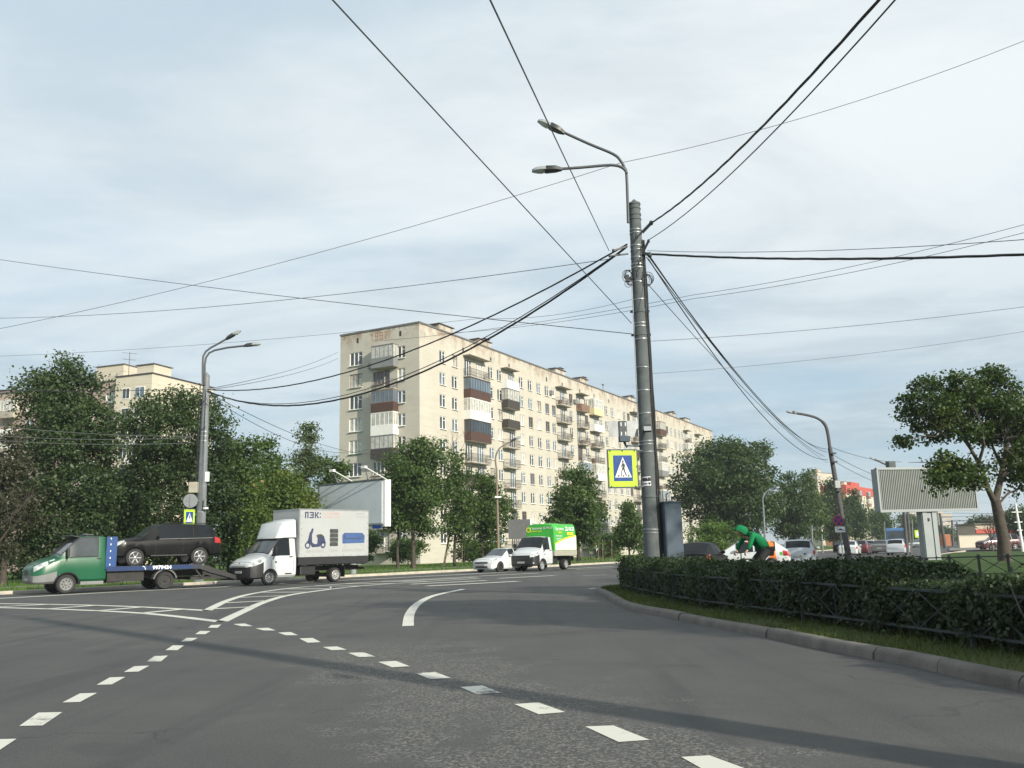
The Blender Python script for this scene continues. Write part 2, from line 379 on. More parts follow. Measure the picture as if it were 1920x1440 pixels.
def sheet(name, pts, z, mat_):
    mb = MB(); mb.face([(p[0], p[1], z) for p in pts])
    me = D.meshes.new(name); me.from_pydata(mb.v, [], mb.f); me.materials.append(M[mat_])
    b = bmesh.new(); b.from_mesh(me); bmesh.ops.triangulate(b, faces=b.faces)
    for f in b.faces:
        if f.normal.z < 0: f.normal_flip()
    b.to_mesh(me); b.free()
    return structure(link(name, me))
def smooth_line(P, k=6):
    P = [np.array(p[:2], float) for p in P]; o = []
    for i in range(len(P)-1):
        p0 = P[max(i-1, 0)]; p1 = P[i]; p2 = P[i+1]; p3 = P[min(i+2, len(P)-1)]
        for j in range(k):
            t = j/k
            o.append(.5*((2*p1)+(-p0+p2)*t+(2*p0-5*p1+4*p2-p3)*t*t+(-p0+3*p1-3*p2+p3)*t**3))
    o.append(P[-1]); return o
def offset_line(P, d):         # positive = to the left of travel
    o = []
    for i in range(len(P)):
        t = P[min(i+1, len(P)-1)]-P[max(i-1, 0)]; t = t/np.linalg.norm(t); o.append(P[i]+np.array([-t[1], t[0]])*d)
    return o
sheet('ground', [(-2500, -400), (2500, -400), (2500, 5000), (-2500, 5000)], -.03, 'earth')
sheet('road', [(-90, -60), (90, -60), (150, 60), (330, 480), (250, 520), (60, 190), (-50, 60), (-90, 10)], 0, 'asphalt')
# far side of the main road
FAR = smooth_line([(-75, -28), (-45, 8), (-21.6, 37.8), (-12.9, 48.6), (-4.5, 59.0), (8.6, 77.5), (25, 104), (60, 165), (130, 290), (230, 470)], 5)
def strip(name, A, B, z, mat_):
    mb = MB()
    for i in range(len(A)-1): mb.face([(*A[i], z), (*A[i+1], z), (*B[i+1], z), (*B[i], z)])
    return structure(mb.build(name, mat_, fix=False) if False else _flipup(mb, name, mat_))
def _flipup(mb, name, mat_):
    me = D.meshes.new(name); me.from_pydata(mb.v, [], mb.f); me.materials.append(M[mat_])
    b = bmesh.new(); b.from_mesh(me); bmesh.ops.remove_doubles(b, verts=b.verts, dist=.001)
    for f in b.faces:
        f.normal_update()
        if f.normal.z < 0: f.normal_flip()
    b.to_mesh(me); b.free(); return link(name, me)
def kerbrun(name, P, w, h, mat_, seg=None, gap=.008, inward=1):
    # kerb stones along a line; each stone a little different in height
    rnd = random.Random(4); mb = MB()
    P = [np.array(p) for p in P]
    d = [0.]
    for i in range(1, len(P)): d.append(d[-1]+np.linalg.norm(P[i]-P[i-1]))
    d = np.array(d); X = np.array(P)
    def pt(s): return np.array([np.interp(s, d, X[:, 0]), np.interp(s, d, X[:, 1])])
    s = 0.
    while s < d[-1]-.2:
        ln = min((seg or 1.0)*rnd.uniform(.8, 1.2), d[-1]-s); n = max(1, int(ln/.35))
        dz = rnd.uniform(-.012, .012); off = rnd.uniform(-.012, .012)
        ring = []
        for k in range(n+1):
            q = s+gap+(ln-2*gap)*k/n; p = pt(q); t = pt(q+.05)-pt(q-.05); t /= np.linalg.norm(t); nn = np.array([-t[1], t[0]])*inward
            prof = [(0, -.1), (.012, h*.55), (.03, h-.025), (.055, h), (w-.02, h), (w, h-.02), (w, -.1)]
            ring.append([mb._p((*(p+nn*(a+off)), z+(dz if z > 0 else 0))) for a, z in prof])
        for k in range(n):
            for j in range(6): mb.idx((ring[k][j], ring[k][j+1], ring[k+1][j+1], ring[k+1][j]))
        mb.idx(ring[0]); mb.idx(ring[-1][::-1]); s += ln
    return structure(mb.build(name, mat_, smooth=50))
kerbrun('kerb', FAR[:38], .18, .14, 'kerb_pale', 2.0)
inn = offset_line(FAR, .18)
strip('pavement', inn, offset_line(FAR, 1.3), .105, 'sand')
g1 = offset_line(FAR, 1.3); g2 = offset_line(FAR, 6.5); g3 = offset_line(FAR, 8.3); g4 = offset_line(FAR, 80)
strip('verge', g1, g2, .10, 'grass'); strip('path', g2, g3, .104, 'path'); strip('lawn', g3, g4, .10, 'grass')
# the near island with its kerb of big stones
KP = [gp(*p) for p in ((1127, 1129), (1170, 1140), (1240, 1156), (1330, 1175), (1420, 1192), (1520, 1214), (1690, 1247), (1800, 1272), (1920, 1298))]
tipc = gp(1115, 1113)
ISL = [(12.0, 41.3), (7.3, 35.6), (4.6, 32.0), (3.2, 29.9), (2.55, 28.6), (2.32, 27.4), (2.4, 26.2)]+[(p[0], p[1]) for p in KP[1:]]+[(4.75, 6.2), (5.4, 2.5), (6.4, -3), (8, -12)]
ISLE = smooth_line(ISL, 5)
kerbrun('kerb', ISLE, .21, .118, 'kerb', 1.25)
isl_in = offset_line(ISLE, .21)
far_isl = smooth_line([(12.0, 41.3), (21.8, 53.5), (39.8, 83.3), (70, 134), (130, 237), (250, 450)], 4)
KF = kerbrun('kerb', far_isl[::-1], .2, .14, 'kerb_pale', 2.0)
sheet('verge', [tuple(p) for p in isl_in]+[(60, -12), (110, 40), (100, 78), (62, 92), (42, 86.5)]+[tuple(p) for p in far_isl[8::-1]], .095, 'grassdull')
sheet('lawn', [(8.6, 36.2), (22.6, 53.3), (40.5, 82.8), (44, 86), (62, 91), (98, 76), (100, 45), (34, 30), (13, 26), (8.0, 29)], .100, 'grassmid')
sheet('lawn', [(74, 133), (134, 236), (252, 448), (330, 470), (300, 300), (210, 120), (110, 110)], .1, 'grass')
# markings: every stroke is a thin sheet of paint on the asphalt
mk = {'mark': MB(), 'markworn': MB()}
def quad_px(q, m='mark'): mk[m].face([tuple(gp(x, y, .0045)) for x, y in q])
def line_w(P, w, m='mark', z=.0045, dash=None):
    P = [np.array(p[:2]) for p in P]; A = offset_line(P, w/2); B = offset_line(P, -w/2)
    for i in range(len(P)-1): mk[m].face([(*A[i], z), (*A[i+1], z), (*B[i+1], z), (*B[i], z)])
def line_px(P, w, m='mark', sm=True, z=.0045):
    g = [gp(x, y)[:2] for x, y in P]; line_w(smooth_line(g, 5) if sm and len(g) > 2 else [np.array(q) for q in g], w, m, z)
for q in (((-44, 1413), (-10, 1386), (31, 1385), (-2, 1407)), ((36, 1361), (72, 1336), (117, 1335), (80, 1360)), ((117, 1317), (150, 1300), (182, 1299), (150, 1316)),
          ((181, 1284), (206, 1270), (235, 1269), (210, 1283)), ((232, 1260), (252, 1249), (280, 1248), (260, 1259)), ((310, 1219), (324, 1210), (345, 1210), (333, 1219)), ((339, 1203), (350, 1196), (371, 1196), (359, 1202)),
          ((366, 1189), (375, 1183), (395, 1183), (385, 1189)), ((390, 1177), (396, 1172), (415, 1171), (408, 1177)),
          ((437, 1170), (459, 1169), (474, 1174), (452, 1174)), ((479, 1178), (503, 1177), (517, 1182), (494, 1182)), ((521, 1186), (545, 1185), (559, 1191), (536, 1191)),
          ((561, 1197), (586, 1196), (602, 1204), (577, 1205)), ((605, 1213), (632, 1212), (650, 1218), (622, 1219)),
          ((709, 1241), (742, 1239), (768, 1249), (735, 1251)),
          ((964, 1320), (1010, 1317), (1060, 1335), (1010, 1339)), ((1097, 1362), (1150, 1360), (1218, 1387), (1160, 1391)), ((1277, 1419), (1330, 1416), (1398, 1441), (1330, 1449))):
    quad_px(q)
for q in (((275, 1240), (290, 1230), (315, 1229), (302, 1240)), ((653, 1224), (682, 1223), (704, 1231), (673, 1232)), ((779, 1262), (817, 1260), (845, 1271), (806, 1273)), ((863, 1288), (905, 1285), (940, 1299), (895, 1302))):
    quad_px(q, 'markworn')
line_px(((-200, 1130), (0, 1122), (200, 1111), (427, 1100)), .48)
line_px(((427, 1099), (560, 1092.5), (680, 1086.5), (850, 1078)), .42)
line_px(((850, 1078), (960, 1072), (1060, 1066.8), (1150, 1062)), .45)
UPL = ((-160, 1130), (0, 1132), (150, 1134.5), (270, 1138.5), (388, 1145)); LOL = ((-160, 1137), (0, 1139.5), (150, 1144), (280, 1151), (415, 1166))
line_px(UPL, .24); line_px(LOL, .24)
UPR = ((388, 1145), (430, 1125), (480, 1112), (560, 1101.5), (700, 1091), (850, 1083), (960, 1077)); LOR = ((415, 1166), (455, 1147), (500, 1127.5), (560, 1113), (680, 1098.5), (800, 1090.5), (900, 1084.5))
line_px(UPR, .25); line_px(LOR, .26)
for a, b in (((402, 1142), (478, 1138)), ((424, 1131), (505, 1126.5)), ((452, 1120.5), (540, 1117)), ((492, 1111), (575, 1110.5)), ((540, 1104.5), (625, 1104.5)), ((590, 1099.5), (680, 1099)), ((650, 1095), (745, 1094.2)), ((715, 1090.5), (800, 1090.2)),
             ((-20, 1139), (95, 1133.5)), ((88, 1142.2), (180, 1135.5)), ((180, 1146), (268, 1138.5)), ((268, 1150), (345, 1142.5))):
    line_px((a, b), .32, sm=False, z=.0095)
for (xa, ya), (xb, yb), w in (((735, 1091), (892, 1083), .5), ((770, 1096), (912, 1089), .5), ((800, 1099.5), (972, 1090.5), .5), ((905, 1080), (1010, 1075), .45), ((935, 1085), (1040, 1079.5), .45), ((1093, 1080.5), (1138, 1078), .14), ((1105, 1105), (1140, 1100.5), .12), ((1080, 1068.5), (1155, 1064.6), .22)):
    line_px(((xa, ya), (xb, yb)), w, 'mark', False, z=.0145)
line_px(((765, 1174), (769, 1150), (785, 1131), (815, 1116.5), (868, 1105)), .21)
for k, mb in mk.items():
    structure(_flipup(mb, 'road_marking', k))
# small litter and patches on the asphalt
# ------------------------------------------------------------------ buildings
def wallmat(name, col, stain, topz=None, band=None, patch=None):
    m = D.materials.new(name); m.use_nodes = True; t = m.node_tree; b = t.nodes['Principled BSDF']; lk = t.links.new
    tcn = t.nodes.new('ShaderNodeTexCoord').outputs['Object']; sp = t.nodes.new('ShaderNodeSeparateXYZ'); lk(tcn, sp.inputs[0])
    def noise(sc, sx=1, sz=1, det=7, r=.65):
        mp = t.nodes.new('ShaderNodeMapping'); mp.inputs['Scale'].default_value = (sx, sx, sz); lk(tcn, mp.inputs[0])
        n = t.nodes.new('ShaderNodeTexNoise'); n.inputs['Scale'].default_value = sc; n.inputs['Detail'].default_value = det; n.inputs['Roughness'].default_value = r; lk(mp.outputs[0], n.inputs[0]); return n.outputs[0]
    def rng(v, a, b_, c, d):
        n = t.nodes.new('ShaderNodeMapRange')
        for i, q in ((1, a), (2, b_), (3, c), (4, d)): n.inputs[i].default_value = q
        lk(v, n.inputs[0]); return n.outputs[0]
    def mm(op, a, c):
        n = t.nodes.new('ShaderNodeMath'); n.operation = op
        for i, v in enumerate((a, c)):
            if isinstance(v, (int, float)): n.inputs[i].default_value = v
            else: lk(v, n.inputs[i])
        return n.outputs[0]
    def mx(f, a, c, bt='MIX'):
        n = t.nodes.new('ShaderNodeMix'); n.data_type = 'RGBA'; n.blend_type = bt
        if isinstance(f, (int, float)): n.inputs[0].default_value = f
        else: lk(f, n.inputs[0])
        for i, v in ((6, a), (7, c)):
            if isinstance(v, tuple): n.inputs[i].default_value = (*v, 1)
            else: lk(v, n.inputs[i])
        return n.outputs[2]
    c = mx(rng(noise(.25, 1, 1.5), .3, .7, 0, 1), col, tuple(q*.86 for q in col))
    c = mx(rng(noise(.9, .25, 5.5, 5, .7), .45, .72, 0, .55), c, tuple(q*f for q, f in zip(col, (.78, .75, .72))))   # brick courses and streaks
    if band:                     # mortar lines / panel joints
        fr = mm('FRACT', mm('DIVIDE', sp.outputs[2], band), 0)
        c = mx(mm('MULTIPLY', mm('LESS_THAN', fr, .03), .45), c, tuple(q*.6 for q in col))
    if topz:
        up = rng(sp.outputs[2], topz-2.3, topz-.3, 0, 1)
        c = mx(mm('MULTIPLY', up, rng(noise(.55, 1, .7), .46, .60, 0, .75)), c, stain)
        c = mx(mm('MULTIPLY', up, rng(noise(1.4, 1, .35), .56, .66, 0, .6)), c, (.10, .085, .07))
    lk(c, b.inputs['Base Color']); b.inputs['Roughness'].default_value = .9; b.inputs['Specular IOR Level'].default_value = .2
    n = t.nodes.new('ShaderNodeBump'); n.inputs['Strength'].default_value = .35; n.inputs['Distance'].default_value = .03; lk(noise(5, .4, 6, 4), n.inputs['Height']); lk(n.outputs[0], b.inputs['Normal'])
    return m
M['cream'] = wallmat('cream_silicate_brick', (.515, .495, .43), (.28, .19, .135), 27.4)
M['roofing'] = material('bitumen_roof', (.06, .06, .065), .9, 0, .2)
M['flash'] = material('roof_edge_metal', (.16, .15, .14), .6, .3, .2)
M['brown'] = material('brown_balcony_cladding', (.070, .036, .026), .6, 0, .2, 2)
M['darkbrown'] = material('dark_balcony_cladding', (.045, .038, .034), .6, 0, .2, 2)
M['bgrey'] = material('grey_balcony_cladding', (.19, .20, .205), .6, 0, .15, 2)
M['bwhite'] = material('white_balcony_cladding', (.74, .74, .71), .5, 0, .05, 2)
M['byellow'] = material('yellow_balcony_cladding', (.60, .53, .31), .5, 0, .05, 2)
M['bred'] = material('rusty_balcony_cladding', (.20, .125, .09), .7, 0, .35, 3)
M['slab'] = material('balcony_slab', (.36, .33, .28), .85, 0, .2, 1.5, stain=(.16, .14, .12), sscale=1, samt=.7)
M['rail'] = material('balcony_railing', (.12, .11, .10), .6, .2, .2)
M['oldwood'] = material('old_window_wood', (.22, .17, .13), .7, 0, .3, 3)
M['greensill'] = material('green_sill', (.03, .16, .07), .5)
M['redbrick'] = material('red_brick_digits', (.40, .25, .17), .85, 0, .25, 6, stain=(.5, .44, .35), sscale=3, samt=.75)
rb = random.Random(11)
_win = {}
def window_mesh(w, h, leaves, frm, pane_m, sill='white_pvc'):
    k = (round(w, 2), round(h, 2), leaves, frm, pane_m, sill)
    if k in _win: return _win[k]
    a, b = MB(), MB(); t = .075
    a.box((0, .10, h/2-t/2), (w, .07, t)); a.box((0, .10, -h/2+t/2), (w, .07, t))
    for i in range(leaves+1):
        x = -w/2+t/2+(w-t)*i/leaves; a.box((x, .10, 0), (t if i in (0, leaves) else .11, .07, h-2*t))
    if leaves > 1 and rb.random() < .6:
        x0 = w/2-t-(w-t)/leaves+.06; a.box(((x0+w/2-t)/2, .10, h*.22), (w/2-t-x0, .05, .06))
    a.box((0, -.05, -h/2-.03), (w+.08, .24, .05), mi=1)
    b.face([(-w/2, .115, -h/2), (w/2, .115, -h/2), (w/2, .115, h/2), (-w/2, .115, h/2)])
    fo = a.build('window', [frm, sill]); po = b.build('pane', pane_m, fix=False)
    _win[k] = (fo.data, po.data); D.objects.remove(fo); D.objects.remove(po); return _win[k]
def put_window(parent, u, z, w, h, leaves, frm, pane_m, face, sill='white_pvc', name='window', split=True):
    f, p = window_mesh(w, h, leaves, frm, pane_m, sill)
    if not split: return (f, p, u, z, face)
    o = link(name, f, parent); o.location = (u, 0, z) if face == 'L' else (0, u, z)
    if face == 'S': o.rotation_euler = (0, 0, -pi/2)
    link('pane', p, o); return o
def merge_windows(name, parent, items):
    vs, fs, ms, mats = [], [], [], []
    for f, p, u, z, face in items:
        for me in (f, p):
            base = len(vs)
            for v in me.vertices:
                x, y, zz = v.co
                vs.append((u+x, y, z+zz) if face == 'L' else (y, u-x, z+zz))
            loc = []
            for m_ in me.materials:
                if m_ not in mats: mats.append(m_)
                loc.append(mats.index(m_))
            for q in me.polygons: fs.append([base+i for i in q.vertices]); ms.append(loc[q.material_index])
    me = D.meshes.new(name); me.from_pydata(vs, [], fs)
    for m_ in mats: me.materials.append(m_)
    me.polygons.foreach_set('material_index', ms); o = link(name, me, parent); o['kind'] = 'stuff'; return o
def holed(mb, U0, U1, Z0, Z1, holes, face, depth=.16):
    us = sorted({U0, U1, *[h[0] for h in holes], *[h[1] for h in holes]}); zs = sorted({Z0, Z1, *[h[2] for h in holes], *[h[3] for h in holes]})
    P = (lambda u, z, w: (u, w, z)) if face == 'L' else (lambda u, z, w: (w, u, z))
    cov = set()
    ui = {round(u, 4): i for i, u in enumerate(us)}; zi = {round(z, 4): i for i, z in enumerate(zs)}
    for a, b, c, d in holes:
        for i in range(ui[round(a, 4)], ui[round(b, 4)]):
            for j in range(zi[round(c, 4)], zi[round(d, 4)]): cov.add((i, j))
    for j in range(len(zs)-1):
        i = 0
        while i < len(us)-1:
            if (i, j) in cov: i += 1; continue
            k = i
            while k+1 < len(us)-1 and (k+1, j) not in cov: k += 1
            mb.face([P(us[i], zs[j], 0), P(us[k+1], zs[j], 0), P(us[k+1], zs[j+1], 0), P(us[i], zs[j+1], 0)]); i = k+1
    for a, b, c, d in holes:
        q = [(a, c), (b, c), (b, d), (a, d)]
        for i in range(4):
            (u1, z1), (u2, z2) = q[i], q[(i+1) % 4]
            mb.face([P(u1, z1, 0), P(u2, z2, 0), P(u2, z2, depth), P(u1, z1, depth)])
def balcony(parent, u0, u1, z, face, kind, depth=.95, canopy=False):
    """z = floor level; kinds: rail, panel:<mat>, glazed:<frame>:<panel>"""
    P = (lambda u, w, zz: (u, -w, zz)) if face == 'L' else (lambda u, w, zz: (-w, u, zz))
    def bx(mb, a, b, w0, w1, z0, z1, mi=None):
        c = P((a+b)/2, (w0+w1)/2, (z0+z1)/2); sz = (b-a, w1-w0, z1-z0) if face == 'L' else (w1-w0, b-a, z1-z0); mb.box(c, sz, mi=mi)
    s = MB(); bx(s, u0, u1, .002, depth, z-.14, z)
    o = s.build('balcony', 'slab', parent)
    kd = kind.split(':'); hp = 1.02
    if canopy:
        c = MB(); bx(c, u0-.1, u1+.1, .002, depth+.15, z+2.62, z+2.72); c.build('canopy', 'slab', o)
    if kd[0] == 'rail':
        r_ = MB()
        for zz in (.12, .55, hp):
            bx(r_, u0+.02, u1-.02, depth-.05, depth-.015, z+zz-.02, z+zz+.02)
            for e in (u0+.02, u1-.055): bx(r_, e, e+.035, .02, depth-.05, z+zz-.02, z+zz+.02)
        n = int((u1-u0)/.16)
        for i in range(n+1):
            x = u0+.03+(u1-u0-.06)*i/n; bx(r_, x-.011, x+.011, depth-.045, depth-.022, z+.12, z+hp)
        for i in range(5):
            w = .06+(depth-.12)*i/5
            for e in (u0+.03, u1-.05): bx(r_, e, e+.022, w, w+.022, z+.12, z+hp)
        r_.build('railing', 'rail', o)
        if rb.random() < .35:
            q = MB(); a = u0+rb.uniform(.3, (u1-u0)*.5)
            bx(q, a, a+rb.uniform(.5, 1.1), .1, .5, z+.002, z+rb.uniform(.6, 1.0)); q.build('stored_box', rb.choice(['bred', 'bgrey', 'oldwood', 'bwhite']), o)
    else:
        p = MB(); mt = kd[-1]
        bx(p, u0-.02, u1+.02, depth-.04, depth+.03, z-.10, z+hp); bx(p, u0-.02, u0+.03, .004, depth-.04, z-.10, z+hp); bx(p, u1-.03, u1+.02, .004, depth-.04, z-.10, z+hp)
        p.build('parapet', mt, o)
        if kd[0] == 'glazed':
            g, f = MB(), MB(); z1 = z+2.42
            n = max(3, round((u1-u0)/.62))
            for i in range(n+1):
                x = u0+.03+(u1-u0-.06)*i/n; bx(f, x-.03, x+.03, depth-.03, depth+.02, z+hp, z1)
            bx(f, u0, u1, depth-.035, depth+.025, z1, z1+.09); bx(f, u0, u1, depth-.035, depth+.028, z+hp+.002, z+hp+.06)
            for e in (u0, u1-.06):
                bx(f, e, e+.06, .01, depth-.036, z1, z1+.09); bx(f, e, e+.06, depth*.5, depth*.5+.05, z+hp, z1)
            bx(f, u0-.03, u1+.03, .004, depth+.05, z1+.091, z1+.13)
            bx(g, u0+.04, u1-.04, depth-.012, depth-.004, z+hp, z1)
            for e in (u0+.02, u1-.028): bx(g, e, e+.008, .02, depth-.02, z+hp, z1)
            f.build('glazing_frame', kd[1], o); g.build('glazing', rb.choice(['glass_sky', 'curtain', 'glass']) if kd[1] != 'white_pvc' else rb.choice(['glass_sky', 'curtain']), o)
    return o
# ---- the nine-storey block
AZB = radians(61.74); HB = 27.5; LB = 120.0; WB = 11.5
blk = thing('apartment_block', 'long cream brick nine-storey apartment block with balconies and a brick date near the roof', 'building', (-10.53, 99.02, 0), AZB)
FL = [22.62-2.645*k for k in range(9)]       # floor levels, top first
BL = [(9.6, 14.6, 'c1'), (19.15, 22.5, 'c2'), (35.9, 39.6, 'c3'), (43.3, 46.3, 'c4'), (48.2, 52.0, 'c5'), (66.6, 70.2, 'c6'), (80.2, 83.8, 'c7'), (97.6, 100.4, 'c8'), (105.6, 109.0, 'c9')]
WL = [4.85, 7.55, 16.4, 18.75, 24.9, 27.6, 30.3, 32.95, 35.2, 41.4, 47.2, 53.2, 55.6, 58.3, 61.3, 64.0, 66.0, 72.2, 74.8, 77.6, 79.6, 87.3, 89.8, 92.4, 95.0, 97.0, 103.4, 112.3, 115.2]
WBAL = {'c1': (10.75, 13.55), 'c2': (22.1,), 'c3': (38.4,), 'c4': (44.3,), 'c5': (51.0,), 'c6': (69.0,), 'c7': (82.5,), 'c8': (99.2,), 'c9': (107.6,)}
KB = {'c1': ['rail', 'glazed:darkbrown:brown', 'glazed:white_pvc:bwhite', 'glazed:darkbrown:brown', 'rail', 'panel:darkbrown', 'rail', 'panel:brown', 'rail'],
      'c2': ['panel:bwhite', 'glazed:bgrey:darkbrown', 'panel:darkbrown', 'rail', 'rail', 'rail', 'rail', 'rail', 'rail'],
      'c3': ['rail']*9, 'c4': ['panel:bred', 'rail', 'rail', 'rail', 'glazed:white_pvc:slab', 'rail', 'rail', 'rail', 'rail'],
      'c5': ['glazed:white_pvc:byellow', 'panel:bwhite', 'rail', 'rail', 'glazed:white_pvc:bwhite', 'rail', 'rail', 'rail', 'rail'],
      'c6': ['rail', 'rail', 'panel:brown', 'rail', 'rail', 'rail', 'rail', 'rail', 'rail'],
      'c7': ['glazed:oldwood:brown', 'rail', 'rail', 'glazed:white_pvc:bgrey', 'rail', 'glazed:white_pvc:bgrey', 'rail', 'rail', 'rail'],
      'c8': ['rail', 'glazed:white_pvc:slab', 'rail', 'rail', 'rail', 'rail', 'rail', 'rail', 'rail'], 'c9': ['rail', 'panel:bgrey']+['rail']*7}
hl, hs, wins = [], [], []
def wkind():
    q = rb.random()
    return ('white_pvc' if q < .8 else 'oldwood'), rb.choice(['glass', 'glass_sky', 'glass_sky', 'curtain', 'glass'])
for k, z in enumerate(FL):
    for u in WL:
        w = 1.32; hl.append((u-w/2, u+w/2, z+.82, z+2.34)); a, b = wkind(); wins.append((u, z+1.58, w, 1.52, 2, a, b, 'L', 99+u*.88))
    for (u0, u1, c) in BL:
        for u in WBAL[c]:
            w = 1.75; hl.append((u-w/2, u+w/2, z+.1, z+2.34)); a, b = wkind(); wins.append((u, z+1.22, w, 2.24, 3, a, b, 'L', 100+u*.88))
        balcony(blk, u0, u1, z, 'L', KB[c][k], .95, k == 0 and c != 'c5' and c != 'c7')
    for v, w, h, zz, n in ((9.12, 1.9, 1.62, 1.6, 3), (5.75, 1.6, 1.55, 1.55, 3), (4.55, .75, 2.3, 1.22, 1), (2.52, 1.1, 1.45, 1.62, 2)):
        hs.append((v-w/2, v+w/2, z+zz-h/2, z+zz+h/2)); a, b = wkind(); wins.append((v, z+zz, w, h, n, a, b, 'S', 60))
KS = ['glazed:bgrey:bgrey', 'rail', 'glazed:oldwood:brown', 'glazed:white_pvc:bwhite', 'glazed:bgrey:darkbrown', 'rail', 'glazed:white_pvc:bgrey', 'rail', 'rail']
for k, z in enumerate(FL): balcony(blk, 2.95, 6.1, z, 'S', KS[k], 1.0)
wm = MB(); holed(wm, 0, LB, 0, HB-.08, hl, 'L'); holed(wm, 0, WB, 0, HB-.08, hs, 'S')
wm.face([(0, WB, 0), (LB, WB, 0), (LB, WB, HB-.08), (0, WB, HB-.08)]); wm.face([(LB, 0, 0), (LB, WB, 0), (LB, WB, HB-.08), (LB, 0, HB-.08)])
wm.build('wall', 'cream', blk, fix=False)
inn_ = MB(); inn_.face([(.6, .6, 0), (LB-1, .6, 0), (LB-1, .6, HB-1), (.6, .6, HB-1)]); inn_.face([(.6, .6, 0), (.6, WB-1, 0), (.6, WB-1, HB-1), (.6, .6, HB-1)])
inn_.build('room_partition', 'interior', blk, fix=False)
rf = MB(); rf.box((LB/2, WB/2, HB-.02), (LB+.16, WB+.16, .12)); rf.box((LB/2, -.07, HB-.12), (LB+.2, .03, .1)); rf.box((-.07, WB/2, HB-.12), (.03, WB+.2, .1))
roof = rf.build('roof', ['flash'], blk)
for u, l, cap in ((8.0, 3.0, 0), (17.5, 3.2, 1), (41.0, 3.4, 1), (50.0, 3.0, 1), (72.0, 3.0, 1), (96, 3.2, 1), (106, 3.2, 0)):
    c = MB(); c.box((u, 2.0, HB+.70), (l, 1.1, 1.28)); c.box((u, 2.0, HB+1.42), (l+.5, 1.5, .08), mi=1)
    if cap:
        for q in (-.8, 0, .8): c.box((u+.8+q*.45, 2.0, HB+1.62), (.3, .9, .28), mi=1)
        c.box((u+.8, 2.0, HB+1.80), (1.5, 1.2, .06), mi=1)
    c.build('chimney', ['cream', 'flash'], roof)
an = MB(); an.tube([(62, 3, HB), (62, 3, HB+2.4)], .05, 5); an.box((62, 3, HB+2.4), (.5, .3, .2)); an.build('antenna', 'flash', roof)
vt = MB()
for u in (1.0+8.6, 16.5, 21.5, 33, 38.4, 44.9, 50.6, 57, 69, 82, 99, 107): vt.box((u, -.002, 25.95), (.34, .02, .62))
for v in (8.9, 2.65): vt.box((-.002, v, 26.45), (.02, .3, .62))
vt.build('dark_vent_boxes', 'interior', blk)  # solid dark boxes on the wall stand in for shaded vent openings
dg_ = MB()                       # the date laid in red brick: strokes on a 3 x 5 grid
DIG = {'1': [(0, 3, 1, 4), (1, 0, 1, 4)], '9': [(0, 4, 2, 4), (0, 2, 0, 4), (2, 0, 2, 4), (0, 2, 2, 2), (0, 0, 2, 0)], '6': [(0, 4, 2, 4), (0, 0, 0, 4), (0, 2, 2, 2), (2, 0, 2, 2), (0, 0, 2, 0)], '7': [(0, 4, 2, 4), (2, 2, 2, 4), (1, 0, 1, 2)]}
for i, ch in enumerate('1967'):
    for x0, y0, x1, y1 in DIG[ch]:
        vv = 6.85-i*.66; a, b = sorted((vv-x0*.17, vv-x1*.17))
        dg_.box((-.012, (a+b)/2, 26.2+(y0+y1)/2*.2), (.03, b-a+.11, abs(y1-y0)*.2+.12))
dg_.build('brick_date', 'redbrick', blk)
for c_, z_ in (((34.2, -.22, 24.1), (.8, .36, .6)), ((42.6, -.22, 23.9), (.8, .36, .6)), ((-.24, 6.65, 23.0), (.4, .75, .6))):
    ac = MB(); ac.box(c_, z_); ac.build('air_conditioner', 'bgrey', blk)
def vis(w):                       # nearest and least hidden windows become parts of their own
    u, z, face, dist = w[0], w[1], w[7], w[8]
    return dist+(26-z)*(5 if face == 'L' else .6)
wins.sort(key=vis)
for w in wins[:100]:
    sill = 'greensill' if (w[7] == 'S' and w[0] > 9 and abs(w[1]-(FL[4]+1.6)) < .1) else 'white_pvc'
    put_window(blk, *w[:8], sill=sill)
merge_windows('window', blk, [put_window(blk, *w[:8], split=False) for w in wins[100:]])
